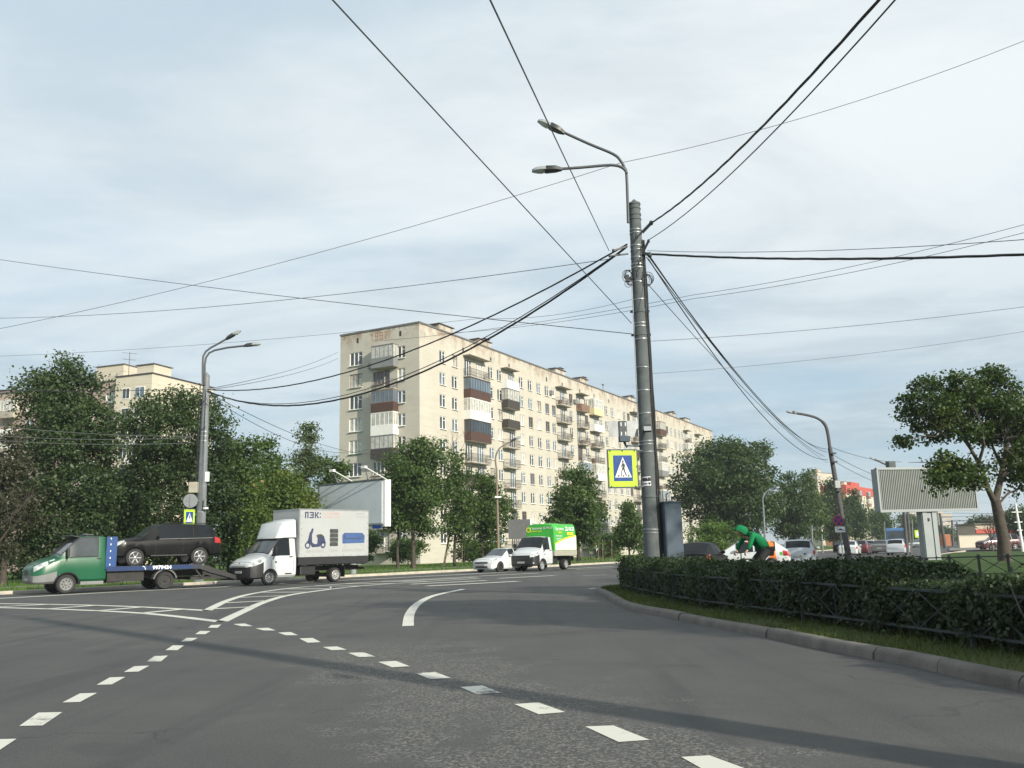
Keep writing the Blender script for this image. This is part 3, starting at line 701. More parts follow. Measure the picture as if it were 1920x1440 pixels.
# ---- far panel blocks: walls with recessed windows, balconies as parts
M['panelcream'] = wallmat('cream_wall_panels', (.60, .555, .455), (.5, .4, .3), None, 2.8)
M['panelpink'] = wallmat('pink_wall_panels', (.40, .315, .275), (.3, .2, .2), None, 2.8)
M['panelgrey'] = wallmat('grey_wall_panels', (.40, .36, .31), (.3, .2, .2), None, 2.8)
M['redroof'] = material('red_roof_tiles', (.42, .075, .05), .7, 0, .2, 1)
M['palebeige'] = wallmat('beige_far_wall', (.55, .49, .40), (.4, .3, .2), None, 3.0)
M['orangewall'] = wallmat('orange_brick_far_wall', (.45, .23, .13), (.4, .2, .2), None, 3.0)
def panel_block(name, label, p0, p1, depth, H, wall, floors, cols, rows_visible, side=None, roofm='roofing', balc=(), name_w='window', loc_u=None, top_mat=None, bkind='glazed:white_pvc:bwhite'):
    p0 = np.array(p0); p1 = np.array(p1); d = p1-p0; Lb = float(np.linalg.norm(d)); az = atan2(d[1], d[0])
    b = thing(name, label, 'building', (*p0, 0), az); fh = (H-1.2)/floors
    holes = []; ww = []
    for k in range(floors):
        z = H-1.2-fh*(k+1)+.9
        for c in range(cols):
            u = (c+.5)*Lb/cols
            if c in balc or k >= rows_visible: continue
            holes.append((u-.8, u+.8, z, z+1.5)); ww.append((u, z+.75))
    m = MB(); holed(m, 0, Lb, 0, H, holes, 'L')
    for q in (((0, 0), (0, depth)), ((0, depth), (Lb, depth)), ((Lb, depth), (Lb, 0))): m.face([(*q[0], 0), (*q[1], 0), (*q[1], H), (*q[0], H)], 1)
    m.build('wall', [wall, side or wall], b, fix=False)
    r_ = MB(); r_.box((Lb/2, depth/2, H+.06), (Lb+.3, depth+.3, .16)); ro = r_.build('roof', roofm, b)
    c_ = MB(); c_.box((Lb*.3, depth*.5, H+1.0), (3.5, 3, 1.8)); c_.box((Lb*.3, depth*.5, H+1.95), (3.9, 3.4, .1), mi=1); c_.build('lift_housing', [wall, 'flash'], ro)
    for u, z in ww: put_window(b, u, z, 1.6, 1.5, 2 if rb.random() < .6 else 3, 'white_pvc', rb.choice(['glass', 'glass_sky', 'curtain']), 'L')
    for c in balc:
        for k in range(min(rows_visible, floors)):
            u = (c+.5)*Lb/cols; balcony(b, u-1.6, u+1.6, H-1.2-fh*(k+1)+.1, 'L', bkind if (k+c) % 3 else 'panel:bwhite', 1.1)
    return b
q = lambda x, Y: np.array(at(x, 1040, Y)[:2])
c0 = q(268, 120); c1 = q(388, 132); dl = (c1-c0)/np.linalg.norm(c1-c0); bl_ = np.array([-dl[1], dl[0]])     # corner, right face, left face direction
pa = panel_block('apartment_block', 'bright cream panel block corner rising behind the left lamp post', c0, c1, 6.4, 26.6, 'panelcream', 9, 4, 0, 'panelcream')
for k in range(9):
    z = 26.6-1.2-2.82*(k+1)+1.55
    for v, w in ((2.0, 1.7), (4.4, 1.3)):
        f_ = MB(); f_.box((-.02, v, z), (.06, w, 1.55)); o_ = f_.build('window', 'white_pvc', pa); g_ = MB()
        for i in range(2): g_.box((-.052, v+(i-.5)*(w/2-.03), z), (.01, w/2-.12, 1.36))
        g_.build('pane', rb.choice(['glass', 'glass_sky']), o_)
    balcony(pa, .6, 3.2, z-.9-.75, 'S', 'panel:bwhite', .9) if k else None
_m = MB(); _m.tube([(-.2, 4, 26.7), (-.2, 4, 30.0)], .05, 5); _m.tube([(-1.0, 4.6, 29.8), (.6, 3.4, 29.8)], .03, 4); _m.tube([(-.9, 4.5, 28.9), (.5, 3.5, 28.9)], .03, 4); _m.build('antenna', 'flash', pa)
e0 = c0+bl_*6.6+dl*1.2; e1 = c0+bl_*48+dl*1.2
pb = panel_block('apartment_block', 'pink and grey panel block standing behind the leftmost trees', e1, e0, 14, 26.4, 'panelpink', 9, 11, 7, 'panelgrey', balc=(2, 5, 9), bkind='glazed:white_pvc:slab')
_m = MB(); _m.box((38.2, 4, 27.7), (5, 6, 2.6)); _m.box((38.2, 4, 29.05), (5.3, 6.3, .12), mi=1); _m.build('stair_tower', ['panelcream', 'flash'], pb)
panel_block('apartment_block', 'tall cream block with a red roof band far beyond the traffic', q(1597, 330), q(1648, 362), 9, 22.2, 'panelcream', 7, 6, 6, 'orangewall', 'redroof', balc=(2, 4), bkind='glazed:white_pvc:bred')
rb_ = D.objects[[o.name for o in D.objects if o.get('label', '').startswith('tall cream block with a red roof')][0]]; _l = float(np.linalg.norm(q(1648, 362)-q(1597, 330)))
_m = MB(); _m.box((_l/2, 4.5, 20.7), (_l+.5, 9.5, 3.2)); _m.box((_l*.5, 4, 23.2), (_l*.3, 5, 1.8)); _m.build('roof_band', 'redroof', rb_)
panel_block('apartment_block', 'beige high block showing above the trees left of the dark pole', q(1545, 420), q(1576, 430), 6, 34.0, 'palebeige', 12, 4, 5)
panel_block('apartment_block', 'pale distant block low behind the billboard post', q(1716, 640), q(1734, 640), 8, 19.5, 'palebeige', 6, 5, 4)
panel_block('apartment_block', 'pale distant block on the skyline right of the billboard post', q(1768, 620), q(1794, 620), 8, 19, 'palebeige', 6, 5, 4)
# low shed with an orange fascia, cream wall and container at right
kz = thing('shop_pavilion', 'low shop pavilion with an orange fascia beside the right-hand tree', 'shop', (*q(1838, 150), 0), 0)
_m = MB(); _m.box((4, 3, 1.9), (8.6, 6, 3.6)); _m.build('wall', 'palebeige', kz)
_m = MB(); _m.box((4, -.2, 2.55), (8.8, .3, .7)); _m.build('fascia', 'redroof', kz)
_m = MB(); _m.box((4, 3, 3.78), (9.2, 6.8, .14)); _m.build('roof', 'flash', kz)
_m = MB(); _m.box((4, -.05, 1.2), (6.5, .1, 1.6)); _m.build('shop_window', 'glass_sky', kz)
cw = thing('yard_wall', 'low cream boundary wall between the billboard post and the shop', 'wall', (*q(1803, 128), 0), 0)
_m = MB(); _m.box((2.3, 0, .9), (4.9, .25, 1.8)); _m.build('wall_panel', 'panelcream', cw)
_m = MB(); _m.box((2.3, 0, 1.84), (5.0, .35, .09)); _m.build('coping', 'concrete', cw)
# ------------------------------------------------------------------ trees, bushes, hedge
M['leaf_dark'] = leafmat('dark_green_leaves', (.022, .046, .018), (.064, .106, .036), .28)
M['leaf_mid'] = leafmat('green_leaves', (.030, .066, .019), (.088, .145, .036), .3)
M['leaf_linden'] = leafmat('linden_leaves', (.020, .046, .015), (.062, .108, .030), .28)
M['leaf_bright'] = leafmat('bright_green_leaves', (.035, .085, .016), (.10, .17, .03), .3)
M['leaf_birch'] = leafmat('birch_leaves', (.04, .07, .025), (.10, .14, .05), .3)
M['leaf_yellow'] = leafmat('yellowing_leaves', (.040, .080, .018), (.105, .155, .032), .3, (.24, .17, .04))
M['leaf_brown'] = leafmat('brownish_leaves', (.030, .036, .022), (.066, .070, .038), .2)
M['leaf_hedge'] = leafmat('hedge_leaves', (.013, .028, .012), (.050, .080, .032), .25)
M['leaf_maple'] = leafmat('maple_leaves', (.022, .046, .012), (.062, .105, .024), .3, (.13, .15, .03))
M['hedge_stem'] = material('hedge_stems', (.13, .115, .09), .9, 0, .3, 9)
M['twig_core'] = material('hedge_dark_twig_core', (.014, .017, .010), .95, 0, .4, 20)
def leaf_mesh(name, P, Nn, size, rg, mat_, parent, aspect=.62):
    n = len(P); a = rg.normal(size=(n, 3)); a -= Nn*np.sum(a*Nn, 1, keepdims=True); a /= np.linalg.norm(a, axis=1, keepdims=True)+1e-9
    b = np.cross(Nn, a); s = (size*rg.uniform(.65, 1.35, n))[:, None]
    V = np.stack([P-a*s*.5, P+b*s*.5*aspect+Nn*s*.10, P+a*s*.5, P-b*s*.5*aspect+Nn*s*.10], 1).reshape(-1, 3)
    me = D.meshes.new(name); me.vertices.add(4*n); me.vertices.foreach_set('co', V.astype(np.float32).ravel())
    me.loops.add(4*n); me.loops.foreach_set('vertex_index', np.arange(4*n, dtype=np.int32))
    me.polygons.add(n); me.polygons.foreach_set('loop_start', np.arange(0, 4*n, 4, dtype=np.int32)); me.polygons.foreach_set('loop_total', np.full(n, 4, np.int32))
    me.update(calc_edges=True); me.materials.append(M[mat_]); return link(name, me, parent)
def crown_points(rg, blobs, n, clump, per=42, inner=.45):
    vol = np.array([b[1][0]*b[1][1]+b[1][0]*b[1][2] for b in blobs]); nc = max(6, n//per)
    ks = rg.choice(len(blobs), nc, p=vol/vol.sum()); P, Nn = [], []
    for k in ks:
        c, r = np.array(blobs[k][0]), np.array(blobs[k][1]); d = rg.normal(size=3); d[2] = d[2]*.9+.12; d /= np.linalg.norm(d)
        cc = c+d*r*(rg.uniform(inner, 1.0)**.6)*rg.uniform(.9, 1.06); m = int(per*rg.uniform(.5, 1.5)); cr = clump*rg.uniform(.6, 1.4)
        q = np.clip(rg.normal(size=(m, 3)), -1.9, 1.9)*np.array([1, 1, .6])*cr; P.append(cc+q)
        nn = d*.5+np.array([0, 0, .45])+rg.normal(size=(m, 3))*.75; Nn.append(nn/np.linalg.norm(nn, axis=1, keepdims=True))
    return np.concatenate(P), np.concatenate(Nn)
def auto_blobs(rg, zl, zt, w, shape, nb):
    out = []; h = zt-zl
    f = {'round': lambda t: sqrt(max(0, 1-(2*t-1)**2))**.8, 'ovate': lambda t: min(1, (t+.12)/.35)*(1-t)**.6*1.12, 'column': lambda t: min(1, (t+.15)/.3)*min(1, (1.05-t)/.35), 'top': lambda t: min(1, .25+t)*sqrt(max(0.02, 1-t**3)), 'birch': lambda t: min(1, (t+.2)/.4)*(1-t)**.8*1.1+.10}[shape]
    for i in range(nb):
        t = (i+.5)/nb; t = min(.96, max(.03, t+rg.normal()*.05)); wr = w*f(t); a = i*2.4+rg.uniform(-.5, .5)
        rad = max(.22*w, wr*rg.uniform(.42, .6)); off = max(0, wr-rad)*rg.uniform(.75, 1.05)
        out.append(((off*cos(a), off*sin(a), zl+h*t), (rad, rad, max(.09*h, rad*rg.uniform(.6, .85)))))
    out.append(((0, 0, zl+h*.45), (w*.5, w*.5, h*.36))); return out
def trunk_mesh(rg, base_r, zl, zt, blobs, lean=(0, 0), limbs=9, n=9, bark='bark', parent=None, forks=()):
    mb = MB(); h = zl+(zt-zl)*.72; pts, rr = [], []
    for i in range(9):
        t = i/8; pts.append((lean[0]*t**1.4+rg.normal()*.02*h*t*(1-t), lean[1]*t+rg.normal()*.02*h*t*(1-t), h*t-.15*(i == 0)))
        rr.append(base_r*((1.35 if i == 0 else 1)*(1-t)**.75+.08))
    mb.tube(pts, rr, n)
    order = sorted(range(len(blobs)), key=lambda i: -blobs[i][1][0])[:limbs]
    for i in order:
        c = np.array(blobs[i][0]); zz = max(zl*.75, min(h*.9, c[2]-np.hypot(c[0], c[1])*.8)); t = zz/h
        p0 = np.array([np.interp(zz, [p[2] for p in pts], [p[0] for p in pts]), np.interp(zz, [p[2] for p in pts], [p[1] for p in pts]), zz]); mid = (p0+c)/2+np.array([0, 0, -.08*h*0+.15])+rg.normal(size=3)*.12
        r0 = base_r*max(.16, .52*(1-t)); mb.tube([p0, mid, c, c+(c-p0)*.25], [r0, r0*.65, r0*.35, r0*.12], 6)
        for j in range(4):
            e = c+rg.normal(size=3)*np.array(blobs[i][1])*.6; mb.tube([mid+(c-mid)*rg.uniform(.2, .9), (c+e)/2, e], [r0*.3, r0*.2, r0*.07], 4)
    return mb.build('trunk', bark, parent, smooth=60)
def tree(label, px, Y, top, low, l, r, mat_, n=6000, size=.3, shape='ovate', seed=1, name='tree', bark='bark', tr=None, nb=14, clump=.42, group=None, base_z=.1, lean=(0, 0), aspect=.62, blobs=None, inner=.45, cat='tree', per=42, limbs=9):
    rg = np.random.default_rng(seed); B = at(px, 1036, Y); sx = Y/FPX
    zt = at(px, top, Y)[2]-base_z; zl = max(.25, at(px, low, Y)[2]-base_z); w = (r-l)*sx/2; cx = ((l+r)/2-px)*sx
    o = thing(name, label, cat, (B[0], Y, base_z), 0, group)
    if blobs is None:
        bl = auto_blobs(rg, zl, zt, w, shape, nb)
        bl = [((c[0]+cx, c[1], min(c[2], zt-rr[2]*.8)), rr) for c, rr in bl]
    else:                     # blobs given as photo pixels: (x, y, rx, ry) plus a depth offset
        bl = []
        for x, y, rx, ry, dy in blobs:
            p = at(x, y, Y+dy); bl.append(((p[0]-B[0], dy, p[2]-base_z), (rx*sx, rx*sx, ry*sx)))
    n = int(n*1.7); size *= .76; per = int(per*1.75); clump *= .95
    P, Nn = crown_points(rg, bl, n, clump, per, inner); k = P[:, 2] > .15; P, Nn = P[k], Nn[k]
    trunk_mesh(rg, tr or max(.08, .028*zt*.6), zl, zt, bl, lean, limbs, bark=bark, parent=o)
    leaf_mesh('crown', P, Nn, size, rg, mat_, o, aspect); return o
# left-hand group
VG = 'trees along the far verge'
tree('tallest dark leafy tree at far left above the tow truck', 115, 54, 672, 1040, 5, 222, 'leaf_dark', 24000, .27, 'ovate', 3, clump=.48, tr=.3, blobs=[(115, 705, 45, 32, 0), (80, 732, 45, 35, -.5), (152, 736, 45, 38, .5), (82, 778, 40, 40, .3), (120, 775, 48, 45, -1), (170, 790, 48, 42, 0), (66, 840, 38, 42, 0), (108, 840, 50, 50, -1.2), (165, 850, 50, 48, .6), (198, 830, 26, 35, 0), (60, 910, 55, 50, .5), (130, 915, 55, 50, -.8), (182, 920, 36, 45, 0), (40, 985, 50, 48, .4), (110, 990, 55, 50, -.5), (175, 985, 40, 48, .3), (90, 1035, 60, 34, 0)])
tree('broad dark tree directly behind the left lamp post', 318, 57, 728, 1040, 205, 432, 'leaf_dark', 23000, .27, 'round', 7, clump=.48, tr=.28, blobs=[(312, 762, 40, 34, 0), (366, 766, 42, 36, .4), (272, 788, 38, 38, -.4), (402, 792, 30, 38, .2), (330, 812, 50, 45, -1), (254, 832, 34, 40, .4), (395, 845, 38, 45, 0), (300, 870, 50, 48, -.6), (350, 880, 50, 50, .8), (256, 905, 36, 45, 0), (405, 910, 35, 45, .3), (290, 950, 50, 50, -.7), (360, 960, 50, 50, .6), (246, 980, 35, 44, 0), (310, 1020, 60, 42, 0), (390, 1010, 40, 48, .4)])
tree('sparse brownish tree at the left edge of the photo', 10, 50, 800, 1050, -60, 75, 'leaf_brown', 4500, .24, 'ovate', 9, nb=12, clump=.4, tr=.16)
tree('low dark green tree filling the gap under the two big trees', 215, 62, 880, 1060, 130, 300, 'leaf_dark', 8000, .34, 'round', 12, nb=12)
tree('rounded mid-green tree just right of the left lamp post', 432, 60, 815, 1055, 365, 505, 'leaf_mid', 9000, .32, 'round', 15, nb=16)
tree('taller mid-green tree left of the birch', 500, 66, 828, 1050, 440, 560, 'leaf_mid', 8000, .34, 'ovate', 17, nb=14)
tree('slender birch with drooping pale crown left of the apartment block', 570, 78, 797, 1040, 520, 628, 'leaf_birch', 8000, .3, 'birch', 19, 'birch_tree', 'birch', nb=18, clump=.5)
tree('small dark tree at the foot of the apartment block corner', 620, 80, 862, 1040, 585, 662, 'leaf_mid', 4500, .34, 'round', 21, nb=10)
tree('yellowing bushy tree behind the white box truck cab', 535, 55, 880, 1062, 468, 592, 'leaf_yellow', 8000, .27, 'round', 23, nb=15)
tree('low light-green shrub touching the box truck windscreen', 482, 50, 950, 1085, 455, 515, 'leaf_yellow', 2600, .22, 'round', 24, name='shrub', nb=8, cat='shrub', tr=.05)
# trees in front of the block
tree('bushy green tree right of the pale billboard', 775, 72, 826, 1005, 716, 862, 'leaf_mid', 11000, .31, 'round', 27, nb=18, tr=.17)
tree('thin tree whose trunk stands left of the bushy one', 746, 73, 880, 1010, 712, 790, 'leaf_mid', 4000, .31, 'round', 28, nb=10, tr=.12)
tree('sparse brown-green tree in front of the first balcony column', 852, 76, 850, 1010, 815, 905, 'leaf_mid', 4200, .31, 'ovate', 29, nb=12, tr=.12, clump=.5)
tree('small leafy tree left of the slender lamp post', 905, 78, 888, 1020, 862, 968, 'leaf_mid', 6000, .31, 'round', 31, nb=13, tr=.12)
tree('green tree rising behind the green canopy truck', 1085, 84, 876, 1020, 1012, 1158, 'leaf_mid', 11000, .33, 'ovate', 33, nb=18, tr=.17)
tree('slim young tree left of the big grey pole', 1180, 88, 940, 1030, 1150, 1212, 'leaf_mid', 4500, .33, 'ovate', 35, nb=10, tr=.1)
for i, (x, yy, t_, l_, r_) in enumerate(((670, 82, 990, 635, 720), (765, 90, 1015, 725, 800), (890, 92, 1018, 850, 935), (1050, 98, 1022, 1000, 1075), (1145, 104, 1005, 1110, 1170), (1225, 108, 990, 1190, 1262))):
    tree(['wide low bush left of the billboard post', 'low bush under the bushy tree by the billboard', 'low bush behind the white saloon car', 'low bush behind the green canopy truck', 'low bush behind the slim young tree', 'tall bush hidden behind the big grey pole'][i], x, yy, t_, 1048, l_, r_, 'leaf_mid', 3000, .33, 'round', 40+i, name='bush', nb=8, cat='bush', tr=.06, limbs=4)
# trees to the right of the pole
tree('huge dark rounded tree right of the big grey pole', 1385, 125, 826, 1010, 1262, 1492, 'leaf_linden', 24000, .52, 'round', 51, nb=26, clump=.75, tr=.35)
tree('sunlit yellow-green tall hedge-like bush below the huge dark tree', 1335, 108, 982, 1042, 1278, 1402, 'leaf_bright', 5000, .34, 'round', 52, name='bush', nb=10, cat='bush', tr=.07)
tree('mid-green tree just right of the huge dark tree', 1492, 150, 888, 1010, 1448, 1540, 'leaf_linden', 8000, .52, 'ovate', 53, nb=14, clump=.7, tr=.25)
tree('lighter green tree left of the dark leaning pole', 1522, 165, 884, 1012, 1486, 1566, 'leaf_mid', 7000, .52, 'ovate', 54, nb=13, clump=.7, tr=.25)
tree('green tree directly behind the no-stopping sign', 1565, 185, 904, 1014, 1535, 1604, 'leaf_dark', 6500, .58, 'ovate', 55, nb=12, clump=.8, tr=.25)
tree('dark tree in front of the red-roofed block', 1606, 205, 918, 1014, 1578, 1638, 'leaf_dark', 6500, .6, 'ovate', 56, nb=12, clump=.8, tr=.25)
tree('far mid-green tree left of the billboard post', 1655, 250, 955, 1014, 1624, 1680, 'leaf_mid', 4500, .7, 'round', 57, nb=10, clump=.9)
tree('far tree showing between the billboard pole and post', 1706, 300, 968, 1013, 1684, 1734, 'leaf_mid', 4500, .8, 'round', 58, nb=10, clump=1.)
tree('far small tree just right of the billboard post', 1772, 320, 985, 1013, 1756, 1790, 'leaf_dark', 2500, .8, 'round', 59, nb=8, clump=1.)
tree('dark distant tree behind the right-hand trunk', 1850, 160, 972, 1012, 1808, 1880, 'leaf_dark', 4500, .5, 'round', 60, nb=9, clump=.7)
tree('dark distant tree at the right edge of the photo', 1915, 150, 955, 1012, 1882, 1960, 'leaf_dark', 5500, .5, 'round', 61, nb=10, clump=.7)
far_w = []
rgf = np.random.default_rng(5)
for i in range(60):
    x = rgf.uniform(1580, 2050); Y = rgf.uniform(420, 640); p = at(x, 1012, Y); far_w.append(((p[0], Y, rgf.uniform(2, 5)), (rgf.uniform(6, 11), 6, rgf.uniform(3, 7))))
P, Nn = crown_points(rgf, far_w, 9000, 1.6, 40); k = P[:, 2] > 0
tag(leaf_mesh('far_woodland', P[k], Nn[k], 1.7, rgf, 'leaf_mid', None), 'distant belt of trees on the horizon at right', 'woodland', kind='stuff')
lw = []
for i in range(64):
    x = rgf.uniform(-260, 640); Y = rgf.uniform(60, 74)+max(0, (x-200))*.045; p = at(x, 1045, Y); lw.append(((p[0], Y, rgf.uniform(.5, 2.6)), (rgf.uniform(1.2, 2.6), 1.5, rgf.uniform(.9, 2.0))))
P, Nn = crown_points(rgf, lw, 20000, .45, 40); k = P[:, 2] > .1
tag(leaf_mesh('undergrowth', P[k], Nn[k], .28, rgf, 'leaf_dark', None), 'dark undergrowth filling the foot of the left-hand trees', 'undergrowth', kind='stuff')
# the right-hand tree: limbs traced in space, leaf masses on them
YT = 43.0; rg = np.random.default_rng(77)
rt = thing('tree', 'big forked tree with patchy crown standing on the grass at right', 'tree', (at(1883, 1046, YT)[0], YT, .12))
def rel(x, y, dy=0): p = at(x, y, YT+dy); return np.array([p[0]-rt.location[0], dy, p[2]-.12])
mb = MB()
for pts, rr in ((((1884, 1052, 0), (1881, 1010, 0), (1872, 965, 0), (1866, 938, 0)), (.42, .34, .31, .27)),
                (((1866, 940, 0), (1874, 905, .2), (1882, 870, .3), (1890, 820, .4), (1896, 770, .5), (1899, 715, .6)), (.23, .19, .16, .12, .08, .03)),
                (((1866, 945, 0), (1852, 915, -.3), (1842, 885, -.4), (1835, 868, -.5), (1822, 845, -.6), (1812, 825, -.7)), (.19, .16, .14, .12, .10, .07)),
                (((1835, 868, -.5), (1845, 835, -1.2), (1838, 790, -1.3), (1815, 740, -1.4)), (.10, .08, .06, .03)),
                (((1822, 845, -.6), (1800, 815, -.2), (1775, 795, .2), (1735, 780, .4), (1705, 790, .6)), (.08, .06, .05, .03, .015)),
                (((1812, 825, -.7), (1795, 780, -1), (1770, 740, -.6), (1730, 715, -.4)), (.07, .055, .04, .02)),
                (((1852, 915, -.3), (1820, 905, -1.4), (1790, 895, -1.8), (1760, 900, -2)), (.09, .06, .04, .02)),
                (((1876, 900, .2), (1905, 860, 1), (1935, 820, 1.4), (1960, 790, 1.5)), (.11, .08, .06, .03)),
                (((1880, 880, .2), (1862, 840, 1.2), (1850, 790, 1.6), (1860, 730, 1.8)), (.10, .08, .05, .03)),
                (((1868, 950, 0), (1890, 925, .8), (1915, 915, 1.4), (1945, 905, 1.6)), (.08, .06, .04, .02))):
    mb.tube([rel(*p) for p in pts], [q*.80 for q in rr], 9)
for _ in range(70):
    x = rg.uniform(1690, 1950); y = rg.uniform(720, 880); p = rel(x, y, rg.uniform(-2, 2)); q_ = rel(1850+rg.normal()*12, 835+rg.normal()*25, 0)
    mb.tube([p+(q_-p)*rg.uniform(.3, .55), p+(q_-p)*.2+rg.normal(size=3)*.15, p], [.03, .02, .008], 4)
mb.build('trunk', 'bark', rt, smooth=60)
BL_ = [(1772, 722, 34, 22, -.5), (1740, 730, 26, 22, .5), (1715, 750, 22, 20, 0), (1702, 780, 20, 18, .3), (1760, 765, 36, 26, -1), (1800, 755, 34, 28, .6), (1815, 735, 30, 22, -1), (1838, 720, 16, 20, .5), (1850, 700, 20, 14, 0), (1872, 712, 14, 14, .3),
       (1845, 760, 34, 26, 1.4), (1885, 765, 32, 30, -.6), (1908, 740, 22, 22, 1), (1925, 775, 26, 30, .4), (1890, 805, 34, 26, 1.4), (1930, 830, 28, 32, 1), (1775, 795, 34, 16, .5), (1735, 795, 24, 12, 0), (1808, 808, 30, 16, -1), (1760, 818, 14, 7, .2), (1850, 822, 26, 20, 1.6), (1700, 826, 15, 10, .3), (1688, 836, 10, 6, .2), (1715, 836, 8, 7, .1),
       (1905, 862, 26, 24, 1), (1938, 885, 24, 28, 1), (1900, 900, 22, 18, 1.6), (1778, 872, 26, 16, -1.8), (1755, 895, 18, 14, -2), (1782, 900, 22, 13, -1.6), (1812, 888, 22, 16, -1.4), (1772, 855, 12, 9, -1.8), (1835, 905, 16, 12, -1), (1850, 885, 16, 14, -.8), (1860, 925, 10, 8, -.5), (1918, 925, 18, 12, 1.6), (1760, 912, 9, 5, -2), (1865, 745, 28, 30, .8), (1870, 790, 26, 26, .2), (1930, 800, 26, 40, 0), (1920, 860, 26, 30, -.5)]
bl = []
for x, y, rx, ry, dy in BL_: c = rel(x, y, dy); bl.append((c, (rx*YT/FPX, rx*YT/FPX*1.3, ry*YT/FPX)))
P, Nn = crown_points(rg, bl, 25000, .25, 40, .45); leaf_mesh('crown', P, Nn, .165, rg, 'leaf_maple', rt, .75)
# bare tree in front of the block
def bare(label, px, Y, top, seed, r0, spread, mat_, levels=5, low=.12, cat='tree'):
    rg = np.random.default_rng(seed); B = at(px, 1036, Y); zt = at(px, top, Y)[2]; o = thing('bare_tree', label, cat, (B[0], Y, .1)); mb = MB()
    def grow(p, d, ln, r, lv):
        mid = p+d*ln*.5+rg.normal(size=3)*ln*.05; e = p+d*ln; mb.tube([p, mid, e], [r, r*.82, r*.62], 5 if lv < 2 else 4, cap=False)
        if lv >= levels: return
        for i in range(3 if lv else 4):
            nd_ = d*.75+rg.normal(size=3)*spread+np.array([0, 0, .18]); nd_ /= np.linalg.norm(nd_)
            grow(p+d*ln*rg.uniform(.55, 1), nd_, ln*rg.uniform(.6, .82), r*.55, lv+1)
    hh = (zt)*.36; grow(np.zeros(3), np.array([.02, 0, 1.]), hh, r0, 0)
    mb.build('branches', mat_, o, smooth=60); return o
bare('leafless dry tree in front of the block left corner windows', 832, 80, 770, 3, .11, .36, 'barkdry')
bare('twiggy leafless tree at the far left edge', -6, 47, 860, 8, .05, .33, 'bark', 4)
bare('leafless tree behind the right-hand trunk', 1862, 90, 930, 12, .09, .4, 'bark')
# trees outside the picture at right whose shade falls on the hedge and road
for i, (x, y, h, w, s) in enumerate(((13.5, 5.5, 10.5, 3.1, 70), (18.0, 11.5, 11.5, 3.4, 71), (21.5, 18.0, 11, 3.0, 73))):
    rg = np.random.default_rng(s); o = thing('tree', ['shade tree beside the road nearest behind the hedge, off the right edge', 'second shade tree along the hedge, off the right edge', 'third shade tree along the hedge, off the right edge', 'farthest shade tree along the hedge, off the right edge'][i], 'tree', (x, y, .12))
    b_ = auto_blobs(rg, 2.6, h, w, 'round', 14); P, Nn = crown_points(rg, b_, 9000, .45, 40); trunk_mesh(rg, .2, 2.6, h, b_, parent=o); leaf_mesh('crown', P, Nn, .34, rg, 'leaf_mid', o)
# ---- the clipped hedge and its low iron fence
FE = [gp(*p, .13)[:2] for p in ((1163, 1100), (1186, 1109), (1240, 1121), (1300, 1134), (1415, 1150), (1605, 1177), (1840, 1212))]+[np.array((5.45, 7.6)), np.array((6.1, 4.5)), np.array((6.9, 0))]
FES = smooth_line(FE, 6)
def along(P):
    P = np.array(P); d = np.concatenate([[0], np.cumsum(np.linalg.norm(P[1:]-P[:-1], axis=1))])
    return d, (lambda s: np.array([np.interp(s, d, P[:, 0]), np.interp(s, d, P[:, 1])]))
fd, fp = along(FES)
def s_at_px(px, y):             # distance along the fence nearest a photo pixel
    g = gp(px, y, .13)[:2]; return fd[np.argmin([np.linalg.norm(p-g) for p in FES])]
HT = ((27, .95), (22, .95), (17, .90), (15.5, .90), (13.5, .98), (12.2, .93), (11.3, .80), (10.3, .78), (9.6, .90), (9.0, 1.06), (7.5, 1.15), (3, 1.15))
